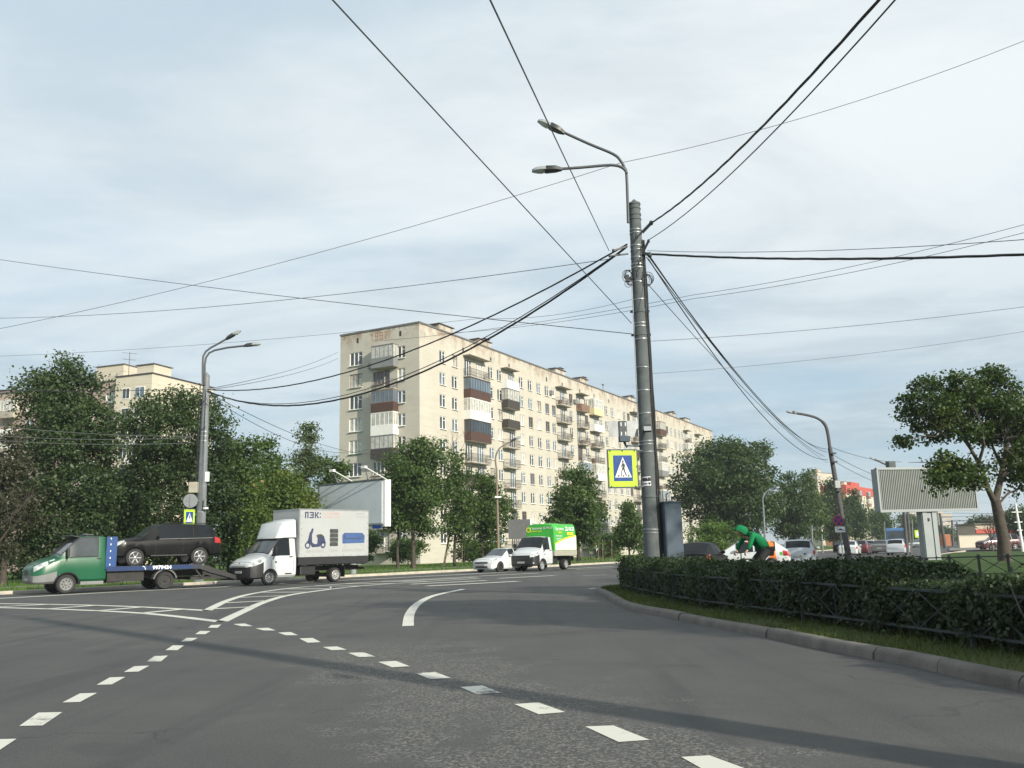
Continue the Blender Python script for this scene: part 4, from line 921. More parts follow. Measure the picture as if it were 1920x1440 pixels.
def hedge(label, s0, s1, seed, n):
    rg = np.random.default_rng(seed); o = thing('hedge', label, 'hedge', (*fp((s0+s1)/2), .12)); O = np.array(o.location)
    s = rg.uniform(s0, s1, n); P = np.zeros((n, 3)); Nn = np.zeros((n, 3)); zz = [h[0] for h in HT][::-1]; hh = [h[1] for h in HT][::-1]
    for i in range(n):
        p = fp(s[i]); t = fp(s[i]+.05)-fp(s[i]-.05); t /= np.linalg.norm(t); nv = np.array([-t[1], t[0]])     # inward
        H_ = np.interp(p[1], zz, hh)*(1+.07*sin(s[i]*2.1+seed)+.05*sin(s[i]*5.3+1))-.12; wd = 1.25
        q = rg.random(); c = rg.random()
        bul = .10*sin(s[i]*3.1)+.07*sin(s[i]*7.7+2)
        if q < .55: w = .10+bul*.7+rg.normal()*.07+(rg.random()<.06)*-.1; z = (c**.8)*H_; nn = np.array([-nv[0], -nv[1], .35])
        elif q < .9: w = .22+c*wd; z = H_-abs(rg.normal())*.09+(rg.random() < .05)*rg.random()*.13; nn = np.array([0, 0, 1.])
        else: w = .22+wd-abs(rg.normal())*.09; z = c*H_; nn = np.array([nv[0], nv[1], .3])
        edge = min(s[i]-s0, s1-s[i]); 
        if edge < .18: z *= .75+.25*edge/.18
        if z < .18 and rg.random() < .55: z += .25
        P[i] = (p[0]+nv[0]*w, p[1]+nv[1]*w, .12+z); nn = nn*.7+rg.normal(size=3)*.7; Nn[i] = nn/np.linalg.norm(nn)
    leaf_mesh('foliage', P-O, Nn, .062, rg, 'leaf_hedge', o, .6)
    mb = MB(); k = int((s1-s0)/.045)
    for i in range(k):
        ss = rg.uniform(s0+.1, s1-.1); p = fp(ss); t = fp(ss+.05)-fp(ss-.05); t /= np.linalg.norm(t); nv = np.array([-t[1], t[0]])
        a = np.array([*(p+nv*rg.uniform(.16, .9)), .12]); H_ = np.interp(p[1], zz, hh)-.2; b_ = a+np.array([rg.normal()*.16, rg.normal()*.16, H_]); mb.tube([a-O, (a+b_)/2+rg.normal(size=3)*.05-O, b_-O], [.014, .010, .005], 4)
    mb.build('stems', 'hedge_stem', o)
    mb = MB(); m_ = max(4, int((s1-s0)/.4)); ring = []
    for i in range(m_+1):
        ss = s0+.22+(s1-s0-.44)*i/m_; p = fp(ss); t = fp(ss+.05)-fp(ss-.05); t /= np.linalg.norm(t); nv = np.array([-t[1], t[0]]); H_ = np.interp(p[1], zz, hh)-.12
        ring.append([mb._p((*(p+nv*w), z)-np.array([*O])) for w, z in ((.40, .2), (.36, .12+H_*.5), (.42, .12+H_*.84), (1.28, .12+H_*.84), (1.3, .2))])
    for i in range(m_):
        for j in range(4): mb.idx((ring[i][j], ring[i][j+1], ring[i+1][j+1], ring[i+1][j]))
    mb.build('dark_twig_core', 'twig_core', o); return o  # solid near-black core stands in for twigs and the shade between them
sg = s_at_px(1372, 1143)
hedge('clipped dark hedge ending left of the road island, below the big grey pole', 0.05, sg-.12, 1, 30000)
hedge('longer clipped hedge running out of the picture at right', sg+.10, fd[-1]-1.0, 2, 74000)
fo = thing('low_fence', 'knee-high black iron fence with crossed bars in front of the hedge', 'fence', (*fp(fd[-1]/2), .12)); O = Vector(fo.location)
ps = [0.1]
while ps[-1]+1.95 < fd[-1]: ps.append(ps[-1]+1.95)
for i, s_ in enumerate(ps):
    p = fp(s_); mb = MB(); mb.box((p[0]-O.x, p[1]-O.y, .28), (.05, .05, .76)); mb.build('post', 'iron', fo)
    if i+1 < len(ps):
        q_ = fp(ps[i+1]); a = Vector((p[0]-O.x, p[1]-O.y, 0)); b_ = Vector((q_[0]-O.x, q_[1]-O.y, 0)); z = lambda v, h: v+Vector((0, 0, h))
        mb = MB()
        for h in (.12, .58): mb.bar(z(a, h), z(b_, h), .03)
        for f0, f1 in ((.08, .5), (.5, .92)):
            c0_, c1_ = a.lerp(b_, f0), a.lerp(b_, f1); mb.bar(z(c0_, .12), z(c1_, .58), .014); mb.bar(z(c0_, .58), z(c1_, .12), .014)
        for f0 in (.08, .5, .92): mb.bar(z(a.lerp(b_, f0), .12), z(a.lerp(b_, f0), .58), .014)
        mb.build('panel', 'iron', fo)
# second fence on the far side of the island
f2 = thing('low_fence', 'short stretch of crossed-bar fence on the lit grass beyond the hedge', 'fence', (*gp(1740, 1075)[:2], .12)); O = Vector(f2.location)
Pq = [at(x, 1050, 27) for x in (1560, 1615, 1670, 1725, 1780, 1835, 1890, 1945)]
for i, p in enumerate(Pq):
    mb = MB(); mb.box((p[0]-O.x, p[1]-O.y, .36), (.06, .06, .74)); mb.build('post', 'iron', f2)
    if i+1 < len(Pq):
        q_ = Pq[i+1]; a = Vector((p[0]-O.x, p[1]-O.y, 0)); b_ = Vector((q_[0]-O.x, q_[1]-O.y, 0)); mb = MB()
        for h in (.16, .66): mb.bar(a+Vector((0, 0, h)), b_+Vector((0, 0, h)), .035)
        mb.bar(a+Vector((0, 0, .16)), b_+Vector((0, 0, .66)), .02); mb.bar(a+Vector((0, 0, .66)), b_+Vector((0, 0, .16)), .02); mb.build('panel', 'iron', f2)
# grass blades along the island edge and the far verge
def blades(name, pts, h, mat_, label, seed):
    rg = np.random.default_rng(seed); P = np.array(pts); n = len(P); d = rg.normal(size=(n, 3))*np.array([.45, .45, 0])+np.array([0, 0, 1]); hh = (h*rg.uniform(.5, 1.4, n))[:, None]
    s = rg.normal(size=(n, 3))*np.array([1, 1, 0]); s = s/np.linalg.norm(s, axis=1, keepdims=True)*h*.11
    V = np.stack([P-s, P+s, P+d*hh], 1).reshape(-1, 3); me = D.meshes.new(name); me.vertices.add(3*n); me.vertices.foreach_set('co', V.astype(np.float32).ravel()); me.loops.add(3*n); me.loops.foreach_set('vertex_index', np.arange(3*n, dtype=np.int32)); me.polygons.add(n); me.polygons.foreach_set('loop_start', np.arange(0, 3*n, 3, dtype=np.int32)); me.polygons.foreach_set('loop_total', np.full(n, 3, np.int32)); me.update(calc_edges=True); me.materials.append(M[mat_])
    return tag(link(name, me), label, 'grass', kind='stuff')
M['blade'] = leafmat('grass_blades', (.035, .055, .014), (.085, .12, .03), .3)
M['blade_far'] = leafmat('sunny_grass_blades', (.05, .10, .016), (.11, .18, .03), .3)
rgb = np.random.default_rng(3); kd_, kp_ = along(ISLE); pts = []
while len(pts) < 26000:
    s_ = kd_[-1]*rgb.random(); p = kp_(s_); t = kp_(s_+.05)-kp_(s_-.05); t /= np.linalg.norm(t); nv = np.array([-t[1], t[0]]); w = .22+rgb.random()**1.3*2.2
    if p[1] < 4: continue
    if sin(s_*1.7)*sin(s_*.53+w*3)+rgb.normal()*.5 < -.45: continue
    pts.append((*(p+nv*w), .09))
blades('grass', pts, .075, 'blade', 'short patchy grass between kerb and hedge', 6)
vd, vp = along(FAR[:44]); pts = []
while len(pts) < 30000:
    s_ = vd[-1]*rgb.random(); p = vp(s_)
    if p[1] < 30: continue
    t = vp(s_+.05)-vp(s_-.05); t /= np.linalg.norm(t); nv = np.array([-t[1], t[0]]); w = 1.25+rgb.random()*18
    if 6.4 < w < 8.4: continue
    pts.append((*(p+nv*w), .10))
blades('grass', pts, .2, 'blade_far', 'mown sunny grass on the far verge', 7)
# ------------------------------------------------------------------ poles, lamps, signs, billboards, wires
def cobra(parent, tip_dir, name='lamp_head', scale=1.):   # a street light head lying along tip_dir from the arm's end at the local origin
    x = Vector(tip_dir).normalized(); y = Vector((0, 0, 1)).cross(x).normalized(); z = x.cross(y); T = Matrix((x, y, z)).transposed().to_4x4()
    def go(o, p):
        o.matrix_local = Matrix.Translation(p) @ T @ Matrix.Scale(scale, 4); return o
    def head(p, par):
        b = MB(); st = [(-.12, .05, .05), (0, .11, .09), (.05, .14, .12), (.34, .16, .13), (.38, .13, .08)]
        rings = []
        for s, w, h in st: rings.append([b._p(q) for q in ((s, -w, -.05), (s, -w*.85, h*.6), (s, 0, h), (s, w*.85, h*.6), (s, w, -.05), (s, 0, -.07))])
        for i in range(len(st)-1):
            for j in range(6): b.idx((rings[i][j], rings[i][(j+1) % 6], rings[i+1][(j+1) % 6], rings[i+1][j]))
        b.idx(rings[0]); b.idx(rings[-1][::-1]); o = go(b.build(name, 'lamp_body', par, smooth=50), p)
        c = MB(); rings = []
        for s, w, h in ((.34, .15, .12), (.5, .165, .13), (.66, .13, .10), (.76, .05, .04)): rings.append([c._p(q) for q in ((s, -w, -.03), (s, -w*.8, h*.55), (s, 0, h), (s, w*.8, h*.55), (s, w, -.03))])
        for i in range(3):
            for j in range(4): c.idx((rings[i][j], rings[i][j+1], rings[i+1][j+1], rings[i+1][j]))
        c.idx(rings[-1]); c.build('reflector_hood', 'hoodgrey', o, smooth=60)
        l = MB(); rings = []
        for s, w, h in ((.36, .13, -.04), (.48, .15, -.10), (.62, .125, -.085), (.745, .045, -.03)): rings.append([l._p(q) for q in ((s, -w, -.028), (s, -w*.6, h*.8), (s, 0, h), (s, w*.6, h*.8), (s, w, -.028))])
        for i in range(3):
            for j in range(4): l.idx((rings[i][j], rings[i][j+1], rings[i+1][j+1], rings[i+1][j]))
        l.idx(rings[0]); l.build('lens', 'lens', o, smooth=60); return o
    return head
def arm_curve(p0, up, reach, rise, dirv, n=10):
    # pipe that climbs beside the pole, then bends over to run along dirv
    p0 = Vector(p0); d = Vector(dirv).normalized(); pts = [p0, p0+Vector((0, 0, up))]
    c = Vector((0, 0, 1)); b0 = p0+Vector((0, 0, up)); e = b0+d*reach+Vector((0, 0, rise)); k = reach*.42
    ctl = [b0, b0+c*k, b0+d*k*.55+Vector((0, 0, rise*.35+k*.85)), e]
    for i in range(1, n+1):
        t = i/n; pts.append(ctl[0]*(1-t)**3+ctl[1]*3*t*(1-t)**2+ctl[2]*3*t*t*(1-t)+ctl[3]*t**3)
    return pts
def px_path(P, Y, O): return [tuple(np.array(at(x, y, Y+dy))-np.array(O)) for x, y, dy in P]
M['hoodgrey'] = material('lamp_hood', (.30, .32, .33), .4, .2, .1)
# ---- the big pole
YP = 24.5; pb_ = at(1226, 1060, YP); PO = Vector((pb_[0]-.02, YP, .12)); PH = at(1189, 386, YP)[2]-.12
pole = thing('street_lamp', 'big grey street lamp pole wrapped with cables and steel straps behind the hedge', 'street lamp', PO)
rb_, rt_ = .232, .165
pr = lambda z: rb_+(rt_-rb_)*z/PH
mb = MB(); mb.tube([(0, 0, -.1), (0, 0, PH*.25), (0, 0, PH*.6), (0, 0, PH)], [pr(0), pr(PH*.25), pr(PH*.6), pr(PH)], 24); mb.build('pole', 'polepaint', pole, smooth=50)
mb = MB(); mb.lathe([(rt_+.008, PH), (rt_+.008, PH+.04), (.02, PH+.20)], n=16); mb.build('cap', 'polepaint', pole, smooth=40)
zpx = lambda y: at(1200, y, YP)[2]-.12
def band(y, w=.03, m='tape', tilt=0., grow=.006, par=None, n=22):
    z = zpx(y); r = pr(z)+grow; mb = MB(); rings = []
    for dz, g in ((-w/2, 0), (-w/2, .006), (w/2, .006), (w/2, 0)):
        rings.append([mb._p(((r+g)*cos(2*pi*j/n), (r+g)*sin(2*pi*j/n), z+dz+tilt*cos(2*pi*j/n))) for j in range(n)])
    for i in range(3):
        for j in range(n): mb.idx((rings[i][j], rings[i][(j+1) % n], rings[i+1][(j+1) % n], rings[i+1][j]))
    return mb.build('strap', m, par or pole, smooth=60)
rp = random.Random(3)
for y in (432, 438, 462, 470, 484, 497, 503, 530, 563, 607, 613, 637, 690, 733, 776, 828, 834, 848, 993, 999): band(y, rp.uniform(.018, .035), 'tape', rp.uniform(-.012, .012))
for y, w in ((383, .05), (392, .03), (403, .05), (412, .03), (584, .10), (628, .07), (932, .05)): band(y, w, 'polepaint', 0, .012)
for y in (584, 628):            # clamp bolts
    for s in (-1, 1): mb = MB(); mb.box((s*(pr(zpx(y))+.04), 0, zpx(y)), (.10, .07, .06)); mb.build('clamp_lug', 'iron', pole)
for P, cls, up_ in ((((1178, 418, 0), (1175, 330, 0), (1171, 315, 0), (1164, 302, 0), (1150, 289, 0), (1105, 270, 0), (1052, 246, 0)), 'a', 0), (((1175, 325, -.06), (1172, 319, -.06), (1164, 313, -.06), (1152, 310, -.06), (1135, 310, -.06), (1090, 314, -.06), (1046, 317, -.06)), 'b', 0)):
    pts = px_path(P, YP-.16, PO); sm_ = [Vector(p) for p in pts]
    q_ = []
    for i in range(len(sm_)-1):
        for j in range(4):
            t = j/4; p0, p1, p2, p3 = sm_[max(i-1, 0)], sm_[i], sm_[i+1], sm_[min(i+2, len(sm_)-1)]
            q_.append(.5*((2*p1)+(-p0+p2)*t+(2*p0-5*p1+4*p2-p3)*t*t+(-p0+3*p1-3*p2+p3)*t**3))
    q_.append(sm_[-1]); mb = MB(); mb.tube(q_, .042, 9); mb.build('lamp_arm', 'armpaint', pole, smooth=60)
    dv = sm_[-1]-sm_[-2]; cobra(pole, dv)(sm_[-1], pole)
# bundled cables down the right side, conduit on the left
mb = MB()
for k in range(8):
    a0 = radians(-38+k*11); pts = []
    for i in range(26):
        z = zpx(455)*(1-i/25)+.05; a = a0+.10*sin(i*.9+k*1.7)+rp.uniform(-.03, .03); r = pr(z)+.025+.012*(k % 3)+.014*abs(sin(i*.7+k)); pts.append((r*cos(a), r*sin(a), z))
    mb.tube(pts, .017, 5)
cb = mb.build('cable_bundle', 'cable', pole, smooth=60)
mb = MB(); a = radians(-160); mb.tube([((pr(z)+.03)*cos(a), (pr(z)+.03)*sin(a), z) for z in np.linspace(zpx(800), zpx(520), 14)], .016, 6); mb.build('conduit', 'tape', pole, smooth=60)
mb = MB()
for cx_, cy_, cz_, r_ in ((-.28, -.10, zpx(518), .15), (.24, -.12, zpx(525), .16), (-.24, -.05, zpx(528), .10)):
    for k in range(6):
        rr = r_*rp.uniform(.65, 1.1); t0 = rp.uniform(-.4, .4); c = Vector((cx_+rp.uniform(-.05, .05), cy_+rp.uniform(-.05, .05), cz_+rp.uniform(-.06, .06)))
        mb.tube([c+Vector((rr*cos(u)*cos(t0), rr*cos(u)*sin(t0), rr*1.15*sin(u))) for u in np.linspace(0, 6.28, 15)], .009, 4)
for k in range(9):
    z = rp.uniform(zpx(520), zpx(440)); a = radians(rp.uniform(-150, -20)); p = Vector((pr(z)*cos(a), pr(z)*sin(a), z))
    mb.tube([p, p+Vector((rp.uniform(-.1, .1), -.08, -.12)), p+Vector((rp.uniform(-.15, .15), -.03, -.3))], .010, 4)
mb.build('cable_coils', 'cable', pole, smooth=60)
mb = MB()
for (x0, y0), (x1, y1), w in (((1204, 436), (1221, 418), .07), ((1207, 470), (1216, 452), .05), ((1176, 462), (1150, 470), .05), ((1178, 476), (1143, 480), .04), ((1205, 474), (1218, 478), .08)):
    a = Vector(np.array(at(x0, y0, YP-.1)))-PO; b = Vector(np.array(at(x1, y1, YP-.2)))-PO; mb.bar(a, b, w)
    mb.ball(b, (w*.9, w*.9, w*1.1), 8, 6)
mb.build('cable_anchors', 'iron', pole, smooth=40)
mb = MB(); a = Vector(np.array(at(1176, 522, YP-.25)))-PO; mb.box(a, (.10, .10, .2)); mb.build('junction_box', 'lamp_body', pole)
# sticker with a phone number, small flood light
def curved_sheet(name, z0, z1, a0, a1, m, grow, n=8):
    mb = MB()
    for i in range(n):
        q = []
        for a, z in ((a0+(a1-a0)*i/n, z0), (a0+(a1-a0)*(i+1)/n, z0), (a0+(a1-a0)*(i+1)/n, z1), (a0+(a1-a0)*i/n, z1)): q.append(((pr(z)+grow)*cos(a), (pr(z)+grow)*sin(a), z))
        mb.face(q)
    return mb.build(name, m, pole)
curved_sheet('sticker', zpx(912), zpx(895), radians(-150), radians(-83), 'signwhite', .006)
def on_pole(txt, y, ang, size, grow=.010):
    z = zpx(y); r = pr(z)+grow; a = radians(ang); o = (r*cos(a), r*sin(a), z); x = (-sin(a), cos(a), 0)
    return lettering('sticker_lettering', txt, size, 'signblack', pole, frame(o, x, (0, 0, 1)), width=1.0, bold=.006)
on_pole('0', 900.5, -137, .125); on_pole('-', 900.5, -124, .125); on_pole('9', 900.5, -112+6, .001) if False else None
for ch, an in (('1', -140), ('-', -131), ('0', -122), ('6', -113), ('-', -105), ('5', -97), ('5', -88)): on_pole(ch, 900.3, an, .125)
curved_sheet('sticker_text_line', zpx(909.2), zpx(907.2), radians(-145), radians(-108), 'signblack', .009)
mb = MB(); z = zpx(907.5); mb.prism([(-.035, .01), (0, -.045), (.035, .01), (.018, .03), (0, .015), (-.018, .03)], 0, .004, 'Z')
ht = mb.build('sticker_heart', 'signblack', pole); a = radians(-93); r = pr(z)+.011; ht.matrix_local = frame((r*cos(a), r*sin(a), z), (-sin(a), cos(a), 0), (0, 0, 1))
mb = MB(); p = Vector(np.array(at(1213, 803, YP-.42)))-PO; mb.box(p, (.24, .14, .18), R=Matrix.Rotation(radians(-25), 3, 'X')); fl = mb.build('flood_light', 'lamp_body', pole, bevel=.015)
mb = MB(); mb.box(p+Vector((0, -.085, -.02)), (.20, .02, .14), R=Matrix.Rotation(radians(-25), 3, 'X')); mb.build('lens', 'hoodgrey', fl)
# ---- pedestrian crossing sign (flat plates with real thickness)
def crossing_sign(label, loc, rz, w, h, name='crossing_sign', arm=None):
    o = thing(name, label, 'road sign', loc, rz)
    mb = MB(); mb.box((0, .02, 0), (w, .03, h)); mb.build('backing_plate', 'polepaint', o)
    mb = MB(); mb.box((0, .0, 0), (w*.92, .012, h*.93)); mb.build('fluorescent_panel', 'lime', o)
    k = w*.62; kh = h*.66; mb = MB(); mb.box((0, -.009, .01), (k, .008, kh), bevel=0) if False else mb.box((0, -.009, .01), (k, .008, kh)); mb.build('blue_panel', 'blue', o)
    s = k; t = kh
    mb = MB(); mb.prism([(-s*.44, -t*.36+.01), (s*.44, -t*.36+.01), (0, t*.43+.01)], -.018, -.0125, 'Y'); mb.build('white_triangle', 'signwhite', o)
    mb = MB(); q = lambda pts: mb.prism([(x*s, z*t+.01) for x, z in pts], -.024, -.0185, 'Y')
    q([(.045*cos(a)+.0, .055*sin(a)+.255) for a in np.linspace(0, 6.0, 12)])
    q([(-.035, .19), (.045, .195), (.075, .12), (.06, 0.02), (-.035, .02), (-.03, .1)])
    q([(-.035, .19), (-.03, .12), (-.095, .02), (-.12, .04), (-.07, .14)])
    q([(.045, .195), (.115, .11), (.12, .0), (.095, .0), (.085, .1), (.04, .14)])
    q([(-.035, .03), (.03, .03), (-.06, -.14), (-.075, -.32), (-.12, -.32), (-.1, -.13)])
    q([(.0, .03), (.06, .03), (.10, -.12), (.185, -.29), (.14, -.31), (.055, -.15), (.0, -.04)])
    for x0, x1 in ((-.30, -.20), (-.035, .045), (.225, .325)): q([(x0, -.33), (x1, -.33), (x1-.02, -.24), (x0+.05, -.24)])
    mb.build('walking_figure', 'signblack', o)
    mb = MB()
    for x, z in ((-.4, .46), (0, .46), (.4, .46), (-.4, -.46), (.4, -.46), (-.46, 0), (.46, .05)): mb.box((x*w, -.012, z*h), (.022, .02, .05))
    mb.build('clips', 'iron', o)
    if arm:
        mb = MB()
        for z in (h*.47, -h*.46): mb.bar((w*.3, .05, z), (arm, .12, z), .035)
        mb.build('bracket', 'polepaint', o)
    return o
sgp = at(1168, 878.5, YP-.35); crossing_sign('pedestrian crossing sign on bright lime board fixed to the big grey pole', tuple(sgp), radians(10), .86, 1.06, arm=.66)
sb = at(1169, 804, YP-.3); o = thing('sign_back', 'bare grey back of a double road sign sticking out above the crossing sign', 'road sign', tuple(sb), radians(6))
mb = MB(); mb.box((0, 0, 0), (.82, .02, .44)); mb.build('plate', 'steel', o)
mb = MB(); mb.box((-.02, -.03, -.01), (.21, .035, .45)); mb.build('mounting_channel', 'polepaint', o)
mb = MB()
for x in (-.075, .045):
    for z in (.12, -.14): mb.box((x, -.05, z), (.025, .01, .10))
mb.build('slots', 'white', o)
mb = MB(); mb.box((0, -.04, -.29), (.29, .2, .15)); mb.bar((0, 0, -.37), (.1, .1, -.5), .05); mb.bar((.1, .05, -.46), (.62, .28, -.47), .04); mb.build('control_box', 'cabinet', o, bevel=.01)
cb0 = at(1262, 1058, YP-.1); cab = thing('cable_cabinet', 'tall blue-grey steel cabinet standing right of the big grey pole', 'cabinet', (cb0[0]+.02, YP-.1, .12), radians(8))
hc = at(1255, 943, YP-.1)[2]-.12
mb = MB(); mb.box((0, 0, hc/2), (.47, .42, hc)); mb.build('body', 'cabinet', cab, bevel=.012)
mb = MB(); mb.box((0, -.215, hc*.48), (.42, .012, hc*.88)); mb.build('door', 'cabinet', cab, bevel=.004)
mb = MB(); mb.box((0, -.01, hc+.018), (.50, .46, .035)); mb.build('lid', 'cabinet', cab)
mb = MB(); mb.tube([(.05, 0, hc+.03), (.05, 0, hc+.14), (.12, 0, hc+.18), (.2, .0, hc+.12), (.2, 0, hc+.03)], .02, 6); mb.tube([(-.1, .02, hc+.03), (-.1, .02, hc+.25)], .018, 6); mb.build('cable_gland', 'cable', cab)
mb = MB(); mb.tube([(0, .0, -.1), (0, .0, 2.6)], .05, 8); gp_ = mb.build('support', 'polepaint', cab); gp_.location = (-.27, .12, 0)
# ---- left lamp pole across the road
YL = 47.0; lb = at(372, 1085, YL); LO = Vector((lb[0], YL, .1)); LH = at(376, 706, YL)[2]-.1
lp = thing('street_lamp', 'grey street lamp pole with boxes behind the black car on the left', 'street lamp', LO)
mb = MB(); mb.tube([(0, 0, -.1), (.0, 0, LH*.5), (.0, 0, LH)], [.27, .235, .165], 20); mb.build('pole', 'polepale', lp, smooth=50)
mb = MB(); mb.lathe([(.175, LH), (.175, LH+.05), (.02, LH+.22)], n=14); mb.build('cap', 'polepale', lp, smooth=40)
for P in (((380, 722, 0), (380, 682, 0), (381, 668, 0), (386, 659, 0), (395, 652, 0), (410, 644, 0), (427, 634, 0)), ((384, 722, 0), (384, 684, 0), (386, 671, 0), (392, 662, 0), (402, 657, 0), (425, 652, 0), (461, 648, 0))):
    sm_ = [Vector(p) for p in px_path(P, YL-.2, LO)]; mb = MB(); mb.tube(sm_, .055, 8); mb.build('lamp_arm', 'armpaint', lp, smooth=60); cobra(lp, sm_[-1]-sm_[-2], scale=1.05)(sm_[-1], lp)
zl_ = lambda y: at(372, y, YL)[2]-.1
for y in (730, 742, 790, 798, 810, 818, 827, 912, 960, 985):
    z = zl_(y); r = .27-.105*z/LH+.008; mb = MB(); mb.lathe([(r, z-.03), (r+.008, z-.03), (r+.008, z+.03), (r, z+.03)], n=16); mb.build('strap', 'steel' if y > 800 else 'polepale', lp)
def lbox(name, x, y, sx_, sy_, sz, m, dy=-.35): p = Vector(np.array(at(x, y, YL+dy)))-LO; mb = MB(); mb.box(p, (sx_, sy_, sz)); return mb.build(name, m, lp, bevel=.02)
M['boxbeige'] = material('beige_control_box', (.36, .34, .28), .6, 0, .1)
lbox('control_box', 363, 914, .42, .3, .56, 'boxbeige'); lbox('antenna_box', 388.5, 894, .2, .15, .52, 'white', -.1); lbox('flood_light', 386, 953, .22, .2, .1, 'white', -.3); lbox('meter_box', 384.5, 943, .1, .16, .4, 'steel', -.3)
mb = MB()
for k in range(4):
    pts = [(-.24-.02*k, -.2+.03*k, zl_(y)+rp.uniform(-.1, .1)) for y in (720, 760, 800, 860, 910)]; mb.tube(pts, .014, 4)
for k in range(5):
    z = zl_(rp.uniform(725, 830)); mb.tube([(rp.uniform(-.3, .2), -.28, z), (rp.uniform(-.4, .3), -.34, z-.2), (rp.uniform(-.3, .3), -.3, z-.4)], .016, 4)
mb.build('cable_bundle', 'cable', lp, smooth=60)
rs_ = at(357, 939, YL-.55); o = thing('sign_back', 'round grey back of a road sign above the left crossing sign', 'road sign', tuple(rs_), radians(20))
mb = MB(); mb.lathe([(.36, -.01), (.36, .01)], ax='Y', n=26); mb.build('plate', 'polepale', o); mb = MB(); mb.bar((0, -.03, -.3), (0, -.03, .3), .05); mb.bar((-.2, -.03, 0), (.45, .1, 0), .04); mb.build('bracket', 'polepale', o)
s2 = at(355, 971, YL-.5); crossing_sign('smaller pedestrian crossing sign on the left lamp pole above the black car', tuple(s2), radians(52), .66, .92, arm=.35)
# ---- slender lamp posts and far poles
def lamp_post(label, base, Y, P, r, m, name='street_lamp', plate=None):
    B = at(base[0], base[1], Y); O = Vector((B[0], Y, .1)); o = thing(name, label, 'street lamp', O); pts = [Vector(p) for p in px_path([(x, y, 0) for x, y in P], Y, O)]
    zt = pts[0].z; mb = MB(); mb.tube([(0, 0, -.1), (pts[0].x*.5, 0, zt*.5), tuple(pts[0])], [r*1.4, r*1.15, r], 10); mb.build('pole', m, o, smooth=60)
    sm_ = []
    for i in range(len(pts)-1):
        for j in range(4):
            t = j/4; p0, p1, p2, p3 = pts[max(i-1, 0)], pts[i], pts[i+1], pts[min(i+2, len(pts)-1)]; sm_.append(.5*((2*p1)+(-p0+p2)*t+(2*p0-5*p1+4*p2-p3)*t*t+(-p0+3*p1-3*p2+p3)*t**3))
    sm_.append(pts[-1]); mb = MB(); mb.tube(sm_, [r*.8]*(len(sm_)//2)+[r*.6]*(len(sm_)-len(sm_)//2), 8); mb.build('lamp_arm', m, o, smooth=60)
    cobra(o, pts[-1]-pts[-2], scale=1.0)(pts[-1], o)
    return o
l1 = lamp_post('slender brownish lamp post with single curved arm before the first balconies', (935, 1048), 68, ((931, 880), (929, 862), (931, 851), (937, 840), (950, 832), (960, 827)), .085, 'rustpole')
mb = MB(); O = l1.location; p = Vector(np.array(at(934, 932, 67.8)))-O; mb.box(p, (.5, .2, .12)); mb.build('bracket', 'white', l1)
lamp_post('thin pale lamp post in front of the huge dark tree', (1435, 1030), 100, ((1431, 948), (1430, 936), (1433, 927), (1440, 920), (1450, 917)), .10, 'polepale')
lamp_post('tall dark lamp pole leaning beside the no-stopping sign', (1592, 1046), 62, ((1556, 840), (1552, 812), (1546, 795), (1532, 784), (1512, 778), (1494, 775)), .15, 'darkpole')
o3 = D.objects[[x.name for x in D.objects if x.get('label', '').startswith('tall dark lamp pole')][0]]
mb = MB()
for y in (850, 866, 920): p = Vector(np.array(at(1562+(y-850)*.15, y, 61.7)))-o3.location; mb.box(p, (.34, .34, .10))
mb.build('clamps', 'iron', o3); mb = MB(); p = Vector(np.array(at(1570, 908, 61.6)))-o3.location; mb.box(p, (.34, .2, .5)); mb.build('junction_box', 'steel', o3)
lamp_post('lamp pole behind the slatted billboard, its head above the left corner', (1702, 1044), 84, ((1690, 905), (1686, 888), (1678, 880), (1665, 873), (1652, 867), (1645, 864)), .13, 'darkpole')
def plain_pole(label, x0, y0, x1, y1, Y, r, m='darkpole', cross=(), name='utility_pole', cat='pole'):
    B = at(x0, y0, Y); O = Vector((B[0], Y, .1)); o = thing(name, label, cat, O); T_ = Vector(np.array(at(x1, y1, Y)))-O
    mb = MB(); mb.tube([(0, 0, -.1), tuple(T_*.5), tuple(T_)], [r*1.25, r*1.1, r*.85], 9); mb.build('pole', m, o, smooth=60)
    for f, w in cross: mb = MB(); c = T_*f; mb.bar(c-Vector((w/2, 0, 0)), c+Vector((w/2, 0, 0)), r*.7); mb.build('crossarm', m, o)
    return o
plain_pole('dark pole with small boxes left of the billboard post', 1708, 1043, 1701, 955, 92, .14, cross=((.97, .8), (.7, .7)))
plain_pole('dark leaning pole just right of the billboard post', 1772, 1024, 1762, 962, 140, .20)
for i, (x, y0, y1, Y, lab, cr) in enumerate(((1787, 1022, 975, 190, 'tram wire pole behind the orange container', ((.95, 3),)), (1796, 1021, 979, 220, 'second tram wire pole behind the cream wall', ((.9, 3), (.6, 2))), (1803, 1021, 984, 260, 'third, thinner tram wire pole above the cream wall', ((.9, 4),)), (1810, 1020, 985, 300, 'twin-armed tram wire mast above the cream wall', ((.98, 9),)), (1820, 1019, 983, 330, 'farthest lattice mast left of the shop', ((.98, 5),)))):
    plain_pole(lab, x, y0, x-2, y1, Y, .2, 'darkpole', cr)
for x, y0, y1, Y, lab in ((1660, 1020, 977, 170, 'pale thin pole left of the blue bus'), (1675, 1020, 974, 190, 'pale thin pole above the blue bus'), (1712, 1022, 974, 175, 'pale thin pole right of the two dark poles'), (1728, 1020, 990, 220, 'pale short pole next to the billboard post'), (1543, 1040, 1002, 118, 'thin pole beside the silver estate car'), (1524, 1040, 985, 112, 'white-topped thin pole above the silver estate car')):
    plain_pole(lab, x, y0, x-2, y1, Y, .10, 'polepale')
